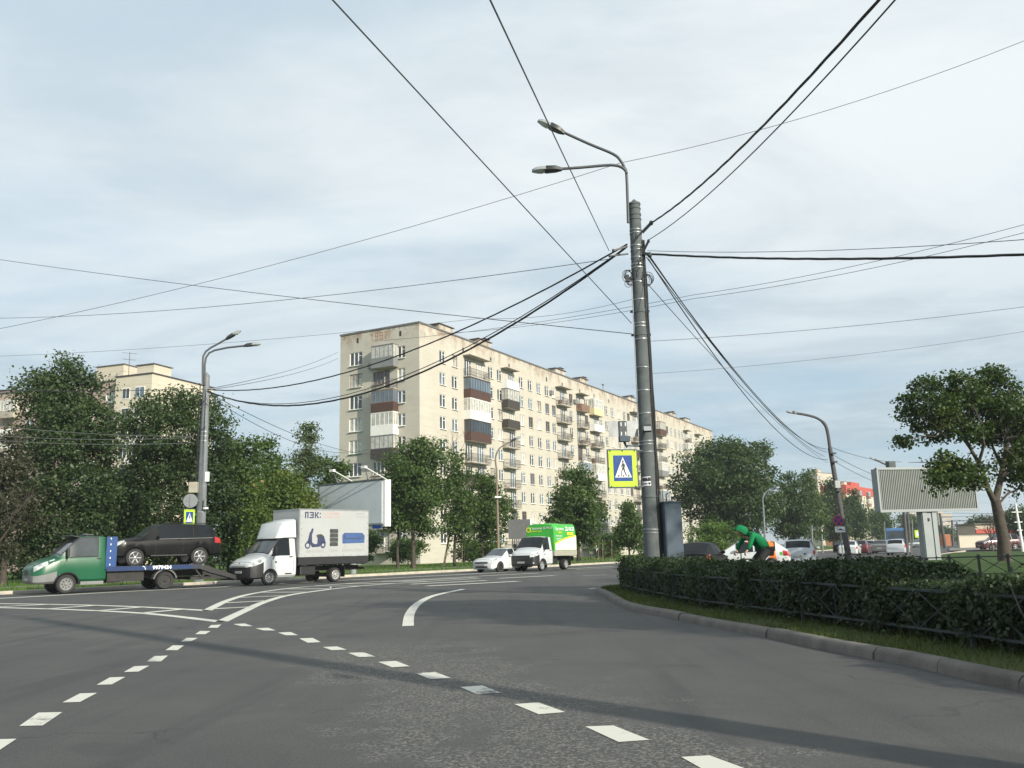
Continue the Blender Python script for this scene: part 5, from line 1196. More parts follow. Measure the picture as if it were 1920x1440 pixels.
plain_pole('white pole with grey boxes at the right edge', 1918, 1030, 1904, 945, 80, .10, 'white', ((.83, .9), (.62, .7), (.45, .5)))
# no-stopping sign with plate
ns = thing('no_stopping_sign', 'round blue no-stopping sign with red cross and a white plate below', 'road sign', tuple(at(1577, 1046, 60)[:2])+(.1,), radians(12))
S_ = lambda x, y: Vector(np.array(at(x, y, 59.8)))-ns.location
mb = MB(); mb.tube([(.2, .1, -.1), (.2, .1, S_(1575, 962).z)], .035, 8); mb.build('post', 'steel', ns)
c = S_(1574, 976); c.y = 0; R0 = .36
mb = MB(); mb.lathe([(R0, -.01), (R0, .012)], c, 'Y', 26); mb.build('red_disc', 'signred', ns); mb = MB(); mb.lathe([(R0*.82, -.014), (R0*.82, -.0105)], c, 'Y', 26); mb.build('blue_disc', 'blue', ns)
mb = MB()
for s in (1, -1): mb.bar(c+Vector((-R0*.57, -.02, -R0*.57*s)), c+Vector((R0*.57, -.02, R0*.57*s)), .075, .008, up=(0, 1, 0))
mb.build('red_cross', 'signred', ns)
c = S_(1577.5, 992.5); c.y = 0; mb = MB(); mb.box(c, (.74, .015, .38)); mb.build('plate', 'signwhite', ns)
mb = MB(); P_ = lambda x, z: (c.x+x, c.z+z)
mb.prism([P_(-.26, -.02), P_(-.1, -.02), P_(-.06, .05), P_(.1, .05), P_(.14, -.0), P_(.14, -.05), P_(-.26, -.05)], -.014, -.009, 'Y'); mb.box((c.x+.22, -.011, c.z-.06), (.18, .006, .05)); mb.box((c.x-.2, -.011, c.z+.1), (.16, .006, .04)); mb.build('plate_symbol', 'signblack', ns)
# small distant signs
for x, y, Y, w, h, m, lab in ((1722, 1001, 180, .9, .9, 'lime', 'distant lime-bordered sign left of the billboard post'), (1816, 995, 200, 1.0, 1.0, 'lime', 'distant lime-bordered square sign above the cream wall'), (1813, 1005, 210, .8, .7, 'lime', 'small distant lime sign under the square one')):
    o = thing('distant_sign', lab, 'road sign', tuple(at(x, y, Y))); mb = MB(); mb.box((0, 0, 0), (w*1.6, .05, h*1.6)); mb.build('panel', m, o); mb = MB(); mb.box((0, -.04, 0), (w*.9, .03, h*.9)); mb.build('inner_panel', 'signwhite', o); mb = MB(); mb.tube([(0, .1, -at(x, y, Y)[2]+.1), (0, .1, h)], .07, 6); mb.build('post', 'steel', o)
# ---- billboards
M['bbface'] = material('blank_billboard_sheet', (.50, .56, .595), .5, 0, .07, .8, stain=(.40, .46, .50), sscale=.7, samt=.6)
M['slat'] = material('grey_green_slats', (.185, .21, .20), .5, .1, .12, 1.5, stain=(.16, .18, .16), sscale=2, samt=.6)
M['bbpost'] = material('billboard_post', (.25, .285, .295), .5, .1, .08, 1)
pL, pR = at(597, 990, 57.6), at(719, 985, 53.9); az = atan2(pR[1]-pL[1], pR[0]-pL[0]); wd = float(np.linalg.norm((pR-pL)[:2])); z0 = pR[2]-.05; z1 = at(719, 899, 53.9)[2]
bb = thing('billboard', 'large blank pale blue billboard with a white edge behind the box truck', 'billboard', (pL[0], pL[1], .1), az)
mb = MB(); mb.box((wd/2, .28, (z0+z1)/2-.1), (wd, .5, z1-z0)); mb.build('case', 'white', bb)
mb = MB(); mb.box((wd/2-.03, .0, (z0+z1)/2-.02), (wd-.2, .05, z1-z0-.24)); mb.build('face', 'bbface', bb)
mb = MB(); zc_ = (z0+z1)/2-.1; hh = z1-z0
for c, s in (((wd/2, 0, zc_+hh/2+.03), (wd+.04, .1, .10)), ((.0, 0, zc_), (.07, .1, hh)), ((wd/2, 0, zc_-hh/2+.1), (wd, .1, .05))): mb.box(c, s)
mb.build('frame', 'polepaint', bb)
mb = MB(); mb.box((wd+.05, .12, zc_), (.10, .18, hh+.02)); mb.box((wd+.05, .42, zc_), (.10, .18, hh+.02)); mb.build('side_edge', 'white_pvc', bb)
mb = MB(); mb.box((wd-.55, -.03, zc_-hh/2+.0), (.75, .03, .26)); mb.build('name_plate', 'blue', bb)
mb = MB(); mb.tube([(wd*.5, .3, 0), (wd*.5, .3, z0)], .2, 12); mb.build('post', 'bbpost', bb)
for x0 in (wd*.28, wd*.76):
    mb = MB(); zt = zc_+hh/2; mb.bar((x0, .1, zt), (x0+.95, -1.1, zt+.75), .05); mb.bar((x0+1.6, .1, zt), (x0+.95, -1.1, zt+.75), .05); mb.build('lamp_strut', 'steel', bb); mb = MB(); mb.box((x0+.95, -1.15, zt+.72), (.35, .2, .14)); mb.build('flood_light', 'white', bb)
YB = 56; pL, pR = at(1650, 960, YB-.4), at(1833, 955, YB+.8); az = atan2(pR[1]-pL[1], pR[0]-pL[0]); wd = float(np.linalg.norm((pR-pL)[:2])); z0 = (pL[2]+pR[2])/2; z1 = at(1643, 880, YB)[2]
b2 = thing('billboard', 'slatted grey billboard on a thick post behind the forked tree', 'billboard', (pL[0], pL[1], .12), az); hh = z1-z0; zc_ = (z0+z1)/2-.12
mb = MB(); mb.box((wd/2, .3, zc_), (wd, .5, hh)); mb.build('case', 'bbpost', b2)
mb = MB(); n = 54
for i in range(n):
    x = .12+(wd-.24)*(i+.5)/n; w = (wd-.24)/n*.5; mb.prism([(x-w*.80, .0), (x-w*.5, -.08), (x+w*.5, -.08), (x+w*.80, .0)], zc_-hh/2+.1, zc_+hh/2-.1, 'Z')
mb.build('slats', 'slat', b2)
mb = MB()
for c, s in (((wd/2, -.02, zc_+hh/2), (wd+.06, .2, .14)), ((wd/2, -.02, zc_-hh/2+.02), (wd+.06, .22, .16)), ((.03, -.02, zc_), (.12, .2, hh)), ((wd-.03, -.02, zc_), (.12, .2, hh))): mb.box(c, s)
mb.build('frame', 'bbpost', b2)
mb = MB(); xp = at(1752, 1010, YB)[0]-pL[0]
mb.box((xp, .3, (zc_-hh/2)/2-.05), (1.05, .5, zc_-hh/2+.1), taper=1.)
for s in (-.33, .33): mb.box((xp+s, .02, (zc_-hh/2)/2-.05), (.30, .06, zc_-hh/2+.09))
mb.build('post', 'bbpost', b2); mb = MB(); mb.ball((xp-.1, .0, zc_-hh/2-.55), (.09, .06, .11)); mb.build('emblem_plate', 'iron', b2)
mb = MB(); mb.box((1.25, .3, zc_+hh/2+.28), (.45, .4, .42)); mb.build('control_box', 'polepaint', b2)
# small information screen back behind the green truck
o = thing('notice_board', 'dark notice board behind the green canopy truck', 'board', tuple(at(975, 1045, 70)[:2])+(.1,), radians(0)); ztop = at(975, 974, 70)[2]-.1; mb = MB(); mb.box((0, 0, ztop-.75), (1.7, .2, 1.5)); mb.build('panel', 'grey_plastic', o)
mb = MB(); mb.box((.92, -.02, ztop-.75), (.12, .26, 1.55)); mb.build('edge', 'white', o); mb = MB(); mb.tube([(0, 0, 0), (0, 0, ztop-.8)], .09, 8); mb.build('post', 'steel', o)
# ---- overhead wires: sagging spans between real supports
def wire(label, P, Ys, r=.012, sag=0., n=22, m='wire', twist=0, cat='overhead wire', name='overhead_wire'):
    K = [np.array(at(x, y, Y)) for (x, y), Y in zip(P, Ys)]; pts = []
    for i in range(len(K)-1):
        off = lambda q: q[0] < -20 or q[0] > 1940 or q[1] < -20          # spans that leave the picture run on to their next support
        ta = -.55 if i == 0 and off(P[0]) else 0.; tb = 1.55 if i == len(K)-2 and off(P[-1]) else 1.
        for j in range(n+(i == len(K)-2)): t = ta+(tb-ta)*j/n; p = K[i]*(1-t)+K[i+1]*t; p[2] -= sag*4*t*(1-t) if 0 <= t <= 1 else sag*1.2*(-4*t*t if t < 0 else -4*(t-1)**2)+sag*4*(t if t < 0 else 1-t); pts.append(p)
    mb = MB(); O = pts[len(pts)//2]
    if twist:
        fine = []
        for i in range(len(pts)-1):
            for j in range(6): fine.append(pts[i]+(pts[i+1]-pts[i])*j/6)
        for ph in (0, 2.1, 4.2): mb.tube([p-O+np.array([cos(i*.35+ph)*twist*.6, 0, sin(i*.35+ph)*twist]) for i, p in enumerate(fine)], r, 4)
    else: mb.tube([p-O for p in pts], r, 5)
    o = mb.build(name, m, None, smooth=60); o.location = tuple(O); return tag(o, label, cat)
wire('thin straight wire from the top left down to the big pole clamp', ((600, -26), (1184, 606)), (9, 24.4), .011)
wire('thin wire from the top edge dropping to the insulator left of the pole', ((905, -30), (1142, 470)), (8, 24.3), .0105, .02)
wire('thick twisted cable from the pole head up to the top right corner', ((1221, 418), (1700, -60)), (24.4, 9), .014, .28, m='cable', twist=.016)
wire('thinner cable beneath the thick one, rising to the top right corner', ((1216, 450), (1722, -50)), (24.4, 9), .012, .30, m='cable')
wire('long thin wire crossing the whole sky from upper right to left edge', ((1990, 48), (1165, 305), (-60, 628)), (34, 38, 48), .013, .55)
wire('wire falling gently from the left edge to the pole clamp', ((-60, 478), (1184, 626)), (42, 24.4), .012, .15)
wire('wire rising gently from the left edge to the pole insulator', ((-60, 597), (1142, 486)), (44, 24.4), .011, .45)
wire('upper thick cable sagging between the two lamp poles', ((1176, 458), (386, 730)), (24.4, 46.8), .018, 1.35, m='cable', twist=.012)
wire('middle thick twisted cable sagging between the two lamp poles', ((1174, 464), (386, 732)), (24.4, 46.8), .020, 2.35, m='cable', twist=.020)
wire('lowest thick cable sagging between the two lamp poles', ((1150, 480), (386, 734)), (24.3, 46.8), .016, 2.1, m='cable')
wire('heavy twisted cable running right from the pole to the photo edge', ((1216, 476), (1990, 474)), (24.4, 17), .019, .14, m='cable', twist=.014)
wire('thin wire just above the heavy cable running right', ((1214, 470), (1990, 444)), (24.5, 15), .008, .14)
wire('thin wire passing behind the pole and climbing to the right edge', ((700, 640), (1300, 553), (1990, 402)), (60, 45, 34), .013, .3)
wire('second parallel thin wire climbing behind the pole to the right edge', ((820, 626), (1300, 560), (1990, 418)), (60, 45, 34), .013, .3)
wire('faint wire from the left edge passing over the apartment roof', ((-60, 670), (900, 597), (1190, 560)), (70, 60, 50), .013, .4)
wire('faint wire between the pole clamp and the right edge', ((1216, 640), (1990, 566)), (40, 40), .011, .2)
wire('faint lower wire right of the pole', ((1200, 702), (1990, 610)), (60, 60), .012, .4)
for i, (a, b, sg_, rr) in enumerate((((1214, 474), (1549, 842), 1.3, .018), ((1216, 480), (1551, 848), 1.1, .016), ((1212, 482), (1546, 856), .9, .014), ((1216, 486), (1552, 862), 1.5, .018))):
    wire(['topmost cable of the bundle dropping right from the pole to the dark lamp pole', 'second cable of the bundle dropping to the dark lamp pole', 'third cable of the bundle, straightest, to the dark lamp pole', 'lowest sagging cable of the bundle to the dark lamp pole'][i], (a, b), (24.4, 62), rr, sg_, m='cable')
wire('thin wire from mid-pole dropping right to the dark lamp pole', ((1216, 534), (1552, 868)), (24.5, 62), .012, .5)
for i, (a, b) in enumerate((((1557, 850), (1690, 905)), ((1559, 862), (1690, 918)), ((1557, 838), (1690, 866)))):
    wire(['upper wire from the dark lamp pole to the billboard lamp pole', 'lower wire from the dark lamp pole to the billboard lamp pole', 'highest nearly level wire reaching the billboard lamp pole'][i], (a, b), (62, 84), .02, .3)
wire('cable from the left lamp pole down to the apartment block', ((384, 733), (700, 852)), (46.8, 100), .02, .8, m='cable')
wire('thinner cable below it from the left lamp pole to the apartment block', ((384, 738), (692, 842)), (46.8, 100), .018, 1.5, m='cable')
wire('faint upper wire from the left lamp pole towards the apartment roof', ((386, 730), (634, 660)), (46.8, 105), .02, .4)
wire('faint second wire from the left lamp pole towards the apartment roof', ((386, 732), (634, 672)), (46.8, 105), .02, .4)
wire('dark cable from the left lamp pole to the left edge above the trees', ((370, 728), (-80, 728)), (46.8, 44), .018, .15, m='cable')
wire('upper of three wires crossing the left-hand trees', ((364, 818), (-80, 790)), (46.6, 42), .013, .2)
wire('middle of three wires crossing the left-hand trees', ((364, 820), (-80, 812)), (46.6, 42), .013, .2)
wire('lowest of three wires crossing the left-hand trees', ((364, 830), (-80, 820)), (46.6, 42), .013, .2)
for i, (a, b, y) in enumerate(((1764, 1990, 968), (1772, 1990, 975), (1786, 1990, 962))):
    wire(['lowest tram wire in the distance at right', 'middle tram wire in the distance at right', 'highest tram wire in the distance at right'][i], ((a, y), (b, y-4)), (150, 150), .03, .2)
# the lamp pole whose long shadow lies across the junction
sp_ = dup(pole); sp_.location = (5.35, 2.45, .12); sp_.rotation_euler = (0, 0, radians(-60)); sp_['label'] = 'matching lamp pole just outside the right edge casting the long road shadow'
# ------------------------------------------------------------------ vehicles
# local frame: x forwards, y to the vehicle's left, z up; s runs backwards from the front bumper
def body_shell(root, keys, arches, zone, mats, x_front, zfrac=.52, extra=(), step=.22, names=None, smooth=32):
    """keys: (s, half width, sill z, belt z, half width of top edge, top edge z, centre top z)"""
    K = np.array(keys, float); st = set(np.round(K[:, 0], 4))
    for sa, ra, zr in arches:
        for a in np.linspace(0, pi, 11): st.add(round(sa+ra*cos(a), 4))
    for e in extra: st.add(round(e, 4))
    st = sorted(st); full = [st[0]]
    for b in st[1:]:
        n = max(1, int((b-full[-1])/step)); a = full[-1]
        if b-a < .012: continue
        full += [a+(b-a)*i/n for i in range(1, n+1)]
    def ring(s):
        w, zs, zb, wt, zt, zc = [np.interp(s, K[:, 0], K[:, i]) for i in range(1, 7)]
        ze = zs
        for sa, ra, zr in arches:
            if abs(s-sa) < ra: ze = max(ze, zr+sqrt(ra*ra-(s-sa)**2))
        z2 = max(ze+.004, zs+(zb-zs)*.10); z3 = max(z2+.004, zs+(zb-zs)*zfrac); z4 = max(z3+.004, zs+(zb-zs)*.90); z5 = max(z4+.004, zb)
        return [(0, ze), (w*.90, ze), (w*.985, z2), (w, z3), (w*.985, z4), (w*.955, z5), (wt, max(zt, z5+.002)), (wt*.62, zt*.3+zc*.7 if zc > zt else zt), (0, zc)]
    R = [ring(s) for s in full]; parts = {}
    def add(key, quad, mi=0): parts.setdefault(key, MB()).face(quad)
    for i in range(len(full)-1):
        sm_ = (full[i]+full[i+1])/2
        for j in range(8):
            for sd in (1, -1):
                q = [(x_front-full[a], sd*R[a][b][0], R[a][b][1]) for a, b in ((i, j), (i+1, j), (i+1, j+1), (i, j+1))]
                z = zone(sm_, j, R[i][j][1])
                if sd == -1: q = q[::-1]
                add((z, sd) if z in ('side_window', 'rear_quarter_window') or z.startswith('side_window') or z.startswith('rear_quarter') else (z, 0), q)
    for i, nm in ((0, 'front'), (-1, 'rear')):
        r = R[i]; x = x_front-full[i]
        for j in range(8):
            q = [(x, r[j][0], r[j][1]), (x, r[j+1][0], r[j+1][1]), (x, -r[j+1][0], r[j+1][1]), (x, -r[j][0], r[j][1])]
            add((zone(full[i]+(-.001 if i == 0 else .001), j, r[j][1]) if True else 'body', 0), q if i == 0 else q[::-1])
    out = {}
    for (z, sd), mb in parts.items():
        nm = z.split(':')[0]; me = D.meshes.new(nm); me.from_pydata(mb.v, [], mb.f); me.materials.append(M[mats.get(nm, mats['body'])] if isinstance(mats.get(nm, mats['body']), str) else mats.get(nm, mats['body']))
        b = bmesh.new(); b.from_mesh(me); bmesh.ops.remove_doubles(b, verts=b.verts, dist=.0015); bmesh.ops.dissolve_degenerate(b, edges=b.edges, dist=.0005); bmesh.ops.recalc_face_normals(b, faces=b.faces); b.to_mesh(me); b.free()
        if nm in ('windscreen', 'side_window', 'rear_window', 'rear_quarter_window'): pass
        me.shade_smooth(); me.set_sharp_from_angle(angle=radians(smooth)); out[(z, sd)] = link(nm, me, root)
    def surf(s, jf, sd, off):
        r = ring(s); j = min(int(jf), 7); f = jf-j; y = r[j][0]*(1-f)+r[j+1][0]*f; z = r[j][1]*(1-f)+r[j+1][1]*f
        dy, dz = r[j+1][0]-r[j][0], r[j+1][1]-r[j][1]; l = sqrt(dy*dy+dz*dz)+1e-6
        e = .03; r2 = ring(s+e); y2 = r2[j][0]*(1-f)+r2[j+1][0]*f; z2 = r2[j][1]*(1-f)+r2[j+1][1]*f
        t1 = Vector((0, dy/l, dz/l)); t2 = Vector((-e, y2-y, z2-z)).normalized(); n = t1.cross(t2).normalized()
        if n.y < 0 and abs(n.y) > .2: n = -n
        if abs(n.y) <= .2 and n.z < 0: n = -n
        p = Vector((x_front-s, y, z))+n*off; return (p.x, sd*p.y, p.z)
    return out, surf
def patch(root, surf, name, mat_, s0, s1, j0, j1, sd, off=.006, ns=6, nj=4, shape=None):
    mb = MB(); g = []
    for a in range(ns+1):
        row = []
        for b in range(nj+1):
            u, v = a/ns, b/nj; ja, jb, sa, sb_ = j0, j1, s0, s1
            if shape: u2, v2 = shape(u, v)
            else: u2, v2 = u, v
            row.append(mb._p(surf(sa+(sb_-sa)*u2, ja+(jb-ja)*v2, sd, off)))
        g.append(row)
    for a in range(ns):
        for b in range(nj): mb.idx((g[a][b], g[a+1][b], g[a+1][b+1], g[a][b+1]))
    return mb.build(name, mat_, root, smooth=60)
_wh = {}
def wheel(root, x, y, r, w, rim='alloy', spokes=6, tyre='rubber', dual=False):
    key = (round(r, 3), round(w, 3), rim, spokes)
    if key not in _wh:
        t = MB(); rr = r*.66; t.lathe([(rr, -w/2+.01), (r*.86, -w/2), (r*.97, -w*.38), (r, -w*.2), (r, w*.2), (r*.97, w*.38), (r*.86, w/2), (rr, w/2-.01), (rr*.97, 0)], ax='Y', n=28, close=True); to = t.build('wheel', tyre, None, smooth=40)
        m_ = MB(); m_.lathe([(rr*1.0, w/2-.012), (rr*.93, w/2-.005), (rr*.88, w/2-.05), (.05, w/2-.06)], ax='Y', n=28, cap=False)
        if spokes > 0:
            for k in range(spokes):
                a = 2*pi*k/spokes; d = Vector((cos(a), 0, sin(a))); m_.bar(d*rr*.2+Vector((0, w/2-.035, 0)), d*rr*.93+Vector((0, w/2-.028, 0)), r*.13, .03, up=(0, 1, 0))
        ro = m_.build('rim', [rim], None, smooth=40)
        d_ = MB()
        if spokes > 0: d_.lathe([(rr*.87, w/2-.050), (rr*.87, w/2-.044)], ax='Y', n=24)
        else:
            for k in range(8):
                a = 2*pi*k/8; d_.lathe([(r*.085, -.012), (r*.085, .008)], (rr*.60*cos(a), w/2-.054, rr*.60*sin(a)), 'Y', 8)
        do = d_.build('rim_shade_disc', 'black', None)  # black discs stand in for the shaded gaps and holes of the rim
        h = MB(); h.lathe([(rr*.26, w/2-.062), (rr*.24, w/2-.02), (rr*.1, w/2-.005)], ax='Y', n=14); ho = h.build('hub_cap', rim, None, smooth=40)
        _wh[key] = (to.data, ro.data, do.data, ho.data)
        for o in (to, ro, do, ho): D.objects.remove(o)
    a, b, c, d = _wh[key]; o = link('wheel', a, root); o.location = (x, y, r); o.rotation_euler = (0, 0, 0 if y > 0 else pi)
    link('rim', b, o); link('rim_shade_disc', c, o); link('hub_cap', d, o); return o
def arch_liner(root, x, y, r, w):
    mb = MB(); n = 14; ra = r*1.13
    pts = [(ra*cos(a), r+ra*sin(a)) for a in np.linspace(-.1, pi+.1, n)]; mb.prism([(x+p[0], p[1]) for p in pts], y-w/2, y+w/2, 'Y'); return mb.build('wheel_arch', 'black', root)
def seam(root, pts, w=.012):
    mb = MB()
    for a, b in zip(pts[:-1], pts[1:]): mb.bar(a, b, w, .006)
    return mb.build('door_seam', 'black', root)
def box_part(root, name, mat_, c, s, bevel=0, rz=0., **k):
    mb = MB(); mb.box(c, s, rz, **k); return mb.build(name, mat_, root, bevel=bevel)
def seal(root, surf, s0, s1, j0, j1, sd, name='window_seal', r=.011, closed=True):      # dark rubber line round a pane
    k = np.linspace(0, 1, 6); P_ = [surf(s0+(s1-s0)*t, j0, sd, .004) for t in k]+[surf(s1, j0+(j1-j0)*t, sd, .004) for t in k[1:]]+[surf(s1+(s0-s1)*t, j1, sd, .004) for t in k[1:]]+[surf(s0, j1+(j0-j1)*t, sd, .004) for t in k[1:]]
    mb = MB(); mb.tube(P_, r, 4); return mb.build(name, 'black', root)
def across(root, surf, s, j0, r=.008, name='panel_gap'):      # a gap that runs across the bonnet or tail
    a = [surf(s, j, 1, .002) for j in np.linspace(j0, 7.98, 7)]; P_ = a+[(p[0], -p[1], p[2]) for p in a[::-1]]; mb = MB(); mb.tube(P_, r, 4); return mb.build(name, 'black', root)
# ---- light-truck cabs (short sloping bonnet, steep windscreen)
def truck_cab(root, paint_m, bumper_m, wf, L_, H, floor, sa, r, grille='bar', top_extra=None, hood_z=1.28, belt=1.36, bump_s=.55, bumpj=3, glass='carglass', sideglass='carglass', ws0=.88, ws1=1.62):
    w = wf
    keys = [(0, w*.70, floor+.12, floor+.58, w*.60, floor+.62, floor+.66), (.06, w*.86, floor+.03, floor+.62, w*.74, hood_z-.26, hood_z-.22), (.22, w*.965, floor, floor+.66, w*.84, hood_z-.12, hood_z-.08),
            (.50, w, floor, hood_z-.16, w*.88, hood_z+.0, hood_z+.05), (ws0, w, floor+.02, belt-.05, w*.90, hood_z+.10, hood_z+.19), (ws0+.04, w, floor+.02, belt-.04, w*.90, hood_z+.14, hood_z+.235),
            (ws1-.12, w, floor+.04, belt+.0, w*.84, H-.12, H-.06), (ws1, w, floor+.04, belt+.0, w*.83, H-.06, H-.0), (ws1+.25, w, floor+.04, belt+.0, w*.83, H-.03, H+.035), (L_-.12, w, floor+.04, belt+.0, w*.84, H-.04, H+.025), (L_, w*.97, floor+.06, belt+.0, w*.82, H-.09, H-.03)]
    wa, wb = ws0+.24, L_-.34
    def zone(s, j, z):
        if s < bump_s and j <= bumpj-1 and s > -.01: return 'bumper'
        if s < bump_s and j == bumpj-1: return 'bumper'
        if ws0+.06 < s < ws1-.03 and j >= 6: return 'windscreen'
        if wa+.10 < s < wb and j == 5: return 'side_window'
        if s > L_: return 'body'
        return 'body'
    out, surf = body_shell(root, keys, [(sa, r*1.17, r)], zone, {'body': paint_m, 'bumper': bumper_m, 'windscreen': glass, 'side_window': sideglass}, 0, .5, extra=(wa+.10, wb, ws0+.06, ws1-.03, bump_s))
    for sd in (1, -1):
        # mirrors on arms, wheel-arch trim, door seams, handle
        m_ = MB(); p = surf(ws0+.34, 5.1, sd, .0); m_.box((p[0]+.05, p[1]+sd*.20, p[2]+.20), (.10, .16, .36)); mo = m_.build('mirror', 'black', root, bevel=.025)
        m_ = MB(); m_.bar((p[0], p[1], p[2]-.02), (p[0]+.05, p[1]+sd*.16, p[2]+.06), .03); m_.bar((p[0]+.06, p[1]-sd*.01, p[2]-.26), (p[0]+.05, p[1]+sd*.17, p[2]+.04), .022); m_.build('mirror_arm', 'black', mo)
        seam(root, [surf(L_-.16, jf, sd, .003) for jf in (1.6, 2.5, 3.5, 4.5, 5.0)]); seam(root, [surf(ws0+.30-.06*k, jf, sd, .003) for k, jf in enumerate((5.0, 4.2, 3.4, 2.4))])
        h = MB(); p = surf(L_-.30, 4.35, sd, .015); h.box(p, (.17, .03, .05)); h.build('door_handle', 'black', root, bevel=.01)
    across(root, surf, ws0-.04, 5.5); across(root, surf, .14, 5.6); across(root, surf, ws0+.07, 6.0, .022, 'windscreen_seal'); across(root, surf, ws1-.04, 6.0, .016, 'windscreen_seal')
    for sd in (1, -1):
        seal(root, surf, wa+.10, wb, 5.02, 5.97, sd, r=.014); mb_ = MB(); mb_.tube([surf(s_, 6.0, sd, .006) for s_ in np.linspace(ws0+.06, ws1-.04, 6)], .018, 5); mb_.build('windscreen_seal', 'black', root); mb_ = MB(); mb_.tube([surf(s_, 5.55, sd, .003) for s_ in np.linspace(.16, ws0-.04, 7)], .008, 4); mb_.build('panel_gap', 'black', root)
    for k in (-1, 1):
        m_ = MB(); a = Vector((-(ws0+.08), k*.32, hood_z+.24)); m_.bar(a, a+Vector((-.10, k*.35+.25, .06)), .02); m_.build('wiper', 'black', root)
    return out, surf
def plate(root, x, z, y=0): return box_part(root, 'number_plate', 'plate', (x, y, z), (.02, .52, .115))
def place_front_wheel(px, py, heading, sa, half_track, z=0.):
    p = gp(px, py, z); h = radians(heading); f = np.array([cos(h), sin(h)]); l = np.array([-sin(h), cos(h)])
    base = p[:2]-l*half_track; return (*(base+f*sa), z), h         # front bumper centre on the ground
M['green'] = paint('tow_truck_green', (.006, .088, .040), .32, .35, .25); M['truckblue'] = paint('tow_truck_blue', (.020, .066, .21), .5, .3, .1); M['decknavy'] = paint('deck_side_navy', (.012, .034, .11), .55, .3, .1); M['deckblue'] = paint('deck_blue', (.010, .018, .045), .55)
M['carblack'] = paint('black_car_paint', (.006, .0065, .007), .3, .2, .15); M['carwhite'] = paint('white_car_paint', (.54, .575, .59), .28); M['carsilver'] = paint('silver_car_paint', (.42, .46, .50), .3)
M['cargrey'] = paint('grey_car_paint', (.12, .125, .13), .3); M['carred'] = paint('dark_red_car_paint', (.075, .014, .018), .35); M['carblue'] = paint('blue_bus_paint', (.05, .14, .30), .3); M['carnavy'] = paint('near_black_blue_paint', (.006, .007, .009), .45, .08, .05)
M['boxwhite'] = material('box_body_white', (.37, .39, .395), .5, 0, .05, 1., stain=(.31, .31, .29), sscale=.8, samt=.4)
M['tent_green'] = material('green_tarpaulin', (.045, .36, .045), .45, 0, .10, 1.2, bump=.25, bscale=2.5); M['tent_white'] = material('white_tarpaulin', (.72, .74, .62), .5, 0, .06, 1.5, bump=.25, bscale=2.5); M['yellow'] = material('yellow_vinyl', (.85, .72, .05), .5, 0, .05)
M['dropside'] = material('beige_dropside', (.34, .34, .28), .5, 0, .1, 2); M['chassis'] = material('dirty_chassis', (.028, .027, .026), .8, 0, .3, 4); M['dustgrey'] = material('dusty_grey_plastic', (.17, .18, .18), .6, 0, .15, 3)
M['print_navy'] = material('print_navy', (.035, .045, .10), .5, 0, .2, 6); M['print_blue'] = material('print_sofa_blue', (.05, .10, .24), .5, 0, .2, 3); M['print_dark'] = material('print_tyre_grey', (.045, .05, .048), .6, 0, .3, 5); M['print_pale'] = material('print_pale_red', (.55, .36, .33), .5); M['print_grey'] = material('print_grey', (.32, .33, .33), .5)
# ================= tow truck
loc, h = place_front_wheel(122, 1113.5, 220, 1.28, .93); rT = .385
tt = thing('tow_truck', 'green-cabbed tow truck with blue deck carrying a black car', 'tow truck', loc, h)
out, surf = truck_cab(tt, 'green', 'dustgrey', 1.05, 2.78, 2.32, .42, 1.28, rT, hood_z=1.36, belt=1.45, bump_s=.9, bumpj=3, ws0=.95, ws1=1.75)
for sd in (1, -1):
    patch(tt, surf, 'headlight', 'headlight', .07, .56, 3.7, 5.75, sd, .012, 8, 6, shape=lambda u, v: (u, v*(1-.35*u)+.30*u)); patch(tt, surf, 'indicator', 'headlight', .60, .80, 5.25, 5.7, sd, .012, 3, 2)
    wheel(tt, -1.28, sd*.93, rT, .24, 'dustgrey', 0); mb = MB(); pts = [(-1.28+(rT*1.2)*cos(a), sd*1.055, rT+rT*1.2*sin(a)) for a in np.linspace(.25, pi-.02, 13)]; mb.tube(pts, .035, 6); mb.build('arch_trim', 'black', tt, smooth=60)
    wheel(tt, -1.28-3.95, sd*.90, rT, .40, 'chassis', 0); mb = MB(); pts = [(-5.23+.52*cos(a), rT+.50*sin(a)) for a in np.linspace(.15, pi-.15, 11)]; q2 = [(-5.23+.46*cos(a), rT+.44*sin(a)) for a in np.linspace(pi-.15, .15, 11)]; mb.prism(pts+q2, sd*.68, sd*1.06, 'Y'); mb.build('mudguard', 'grey_plastic', tt)
    box_part(tt, 'side_skirt', 'chassis', (-3.6, sd*.92, .62), (1.5, .06, .42)); box_part(tt, 'sill', 'dustgrey', (-2.25, sd*1.0, .40), (.9, .10, .14), bevel=.02)
g = MB()
for k in range(4): g.box((.005-.012*k, 0, .80+.07*k), (.05, .72-.02*k, .028))
for y in (-.24, 0, .24): g.box((-.012, y, .90), (.05, .03, .25))
g.build('grille', 'black', tt); plate(tt, .01, .60)
box_part(tt, 'sun_visor', 'lamp_body', (-1.58, 0, 2.30), (.42, 1.70, .035), R=Matrix.Rotation(radians(-14), 3, 'Y'), bevel=.012)
mb = MB(); mb.box((-2.2, 0, 2.38), (.35, .9, .06)); mb.box((-2.2, -.3, 2.42), (.2, .2, .06)); mb.build('roof_beacon_bar', 'lamp_body', tt, bevel=.02)
mb = MB()
for i, (y, z, l) in enumerate(((.35, 2.08, .18), (.45, 2.1, .12), (.55, 2.06, .16), (.64, 2.08, .1))): mb.box((-1.61, y, z), (.012, l, .05), R=Matrix.Rotation(radians(35), 3, 'Y'))
mb.build('windscreen_sticker', 'white', tt)
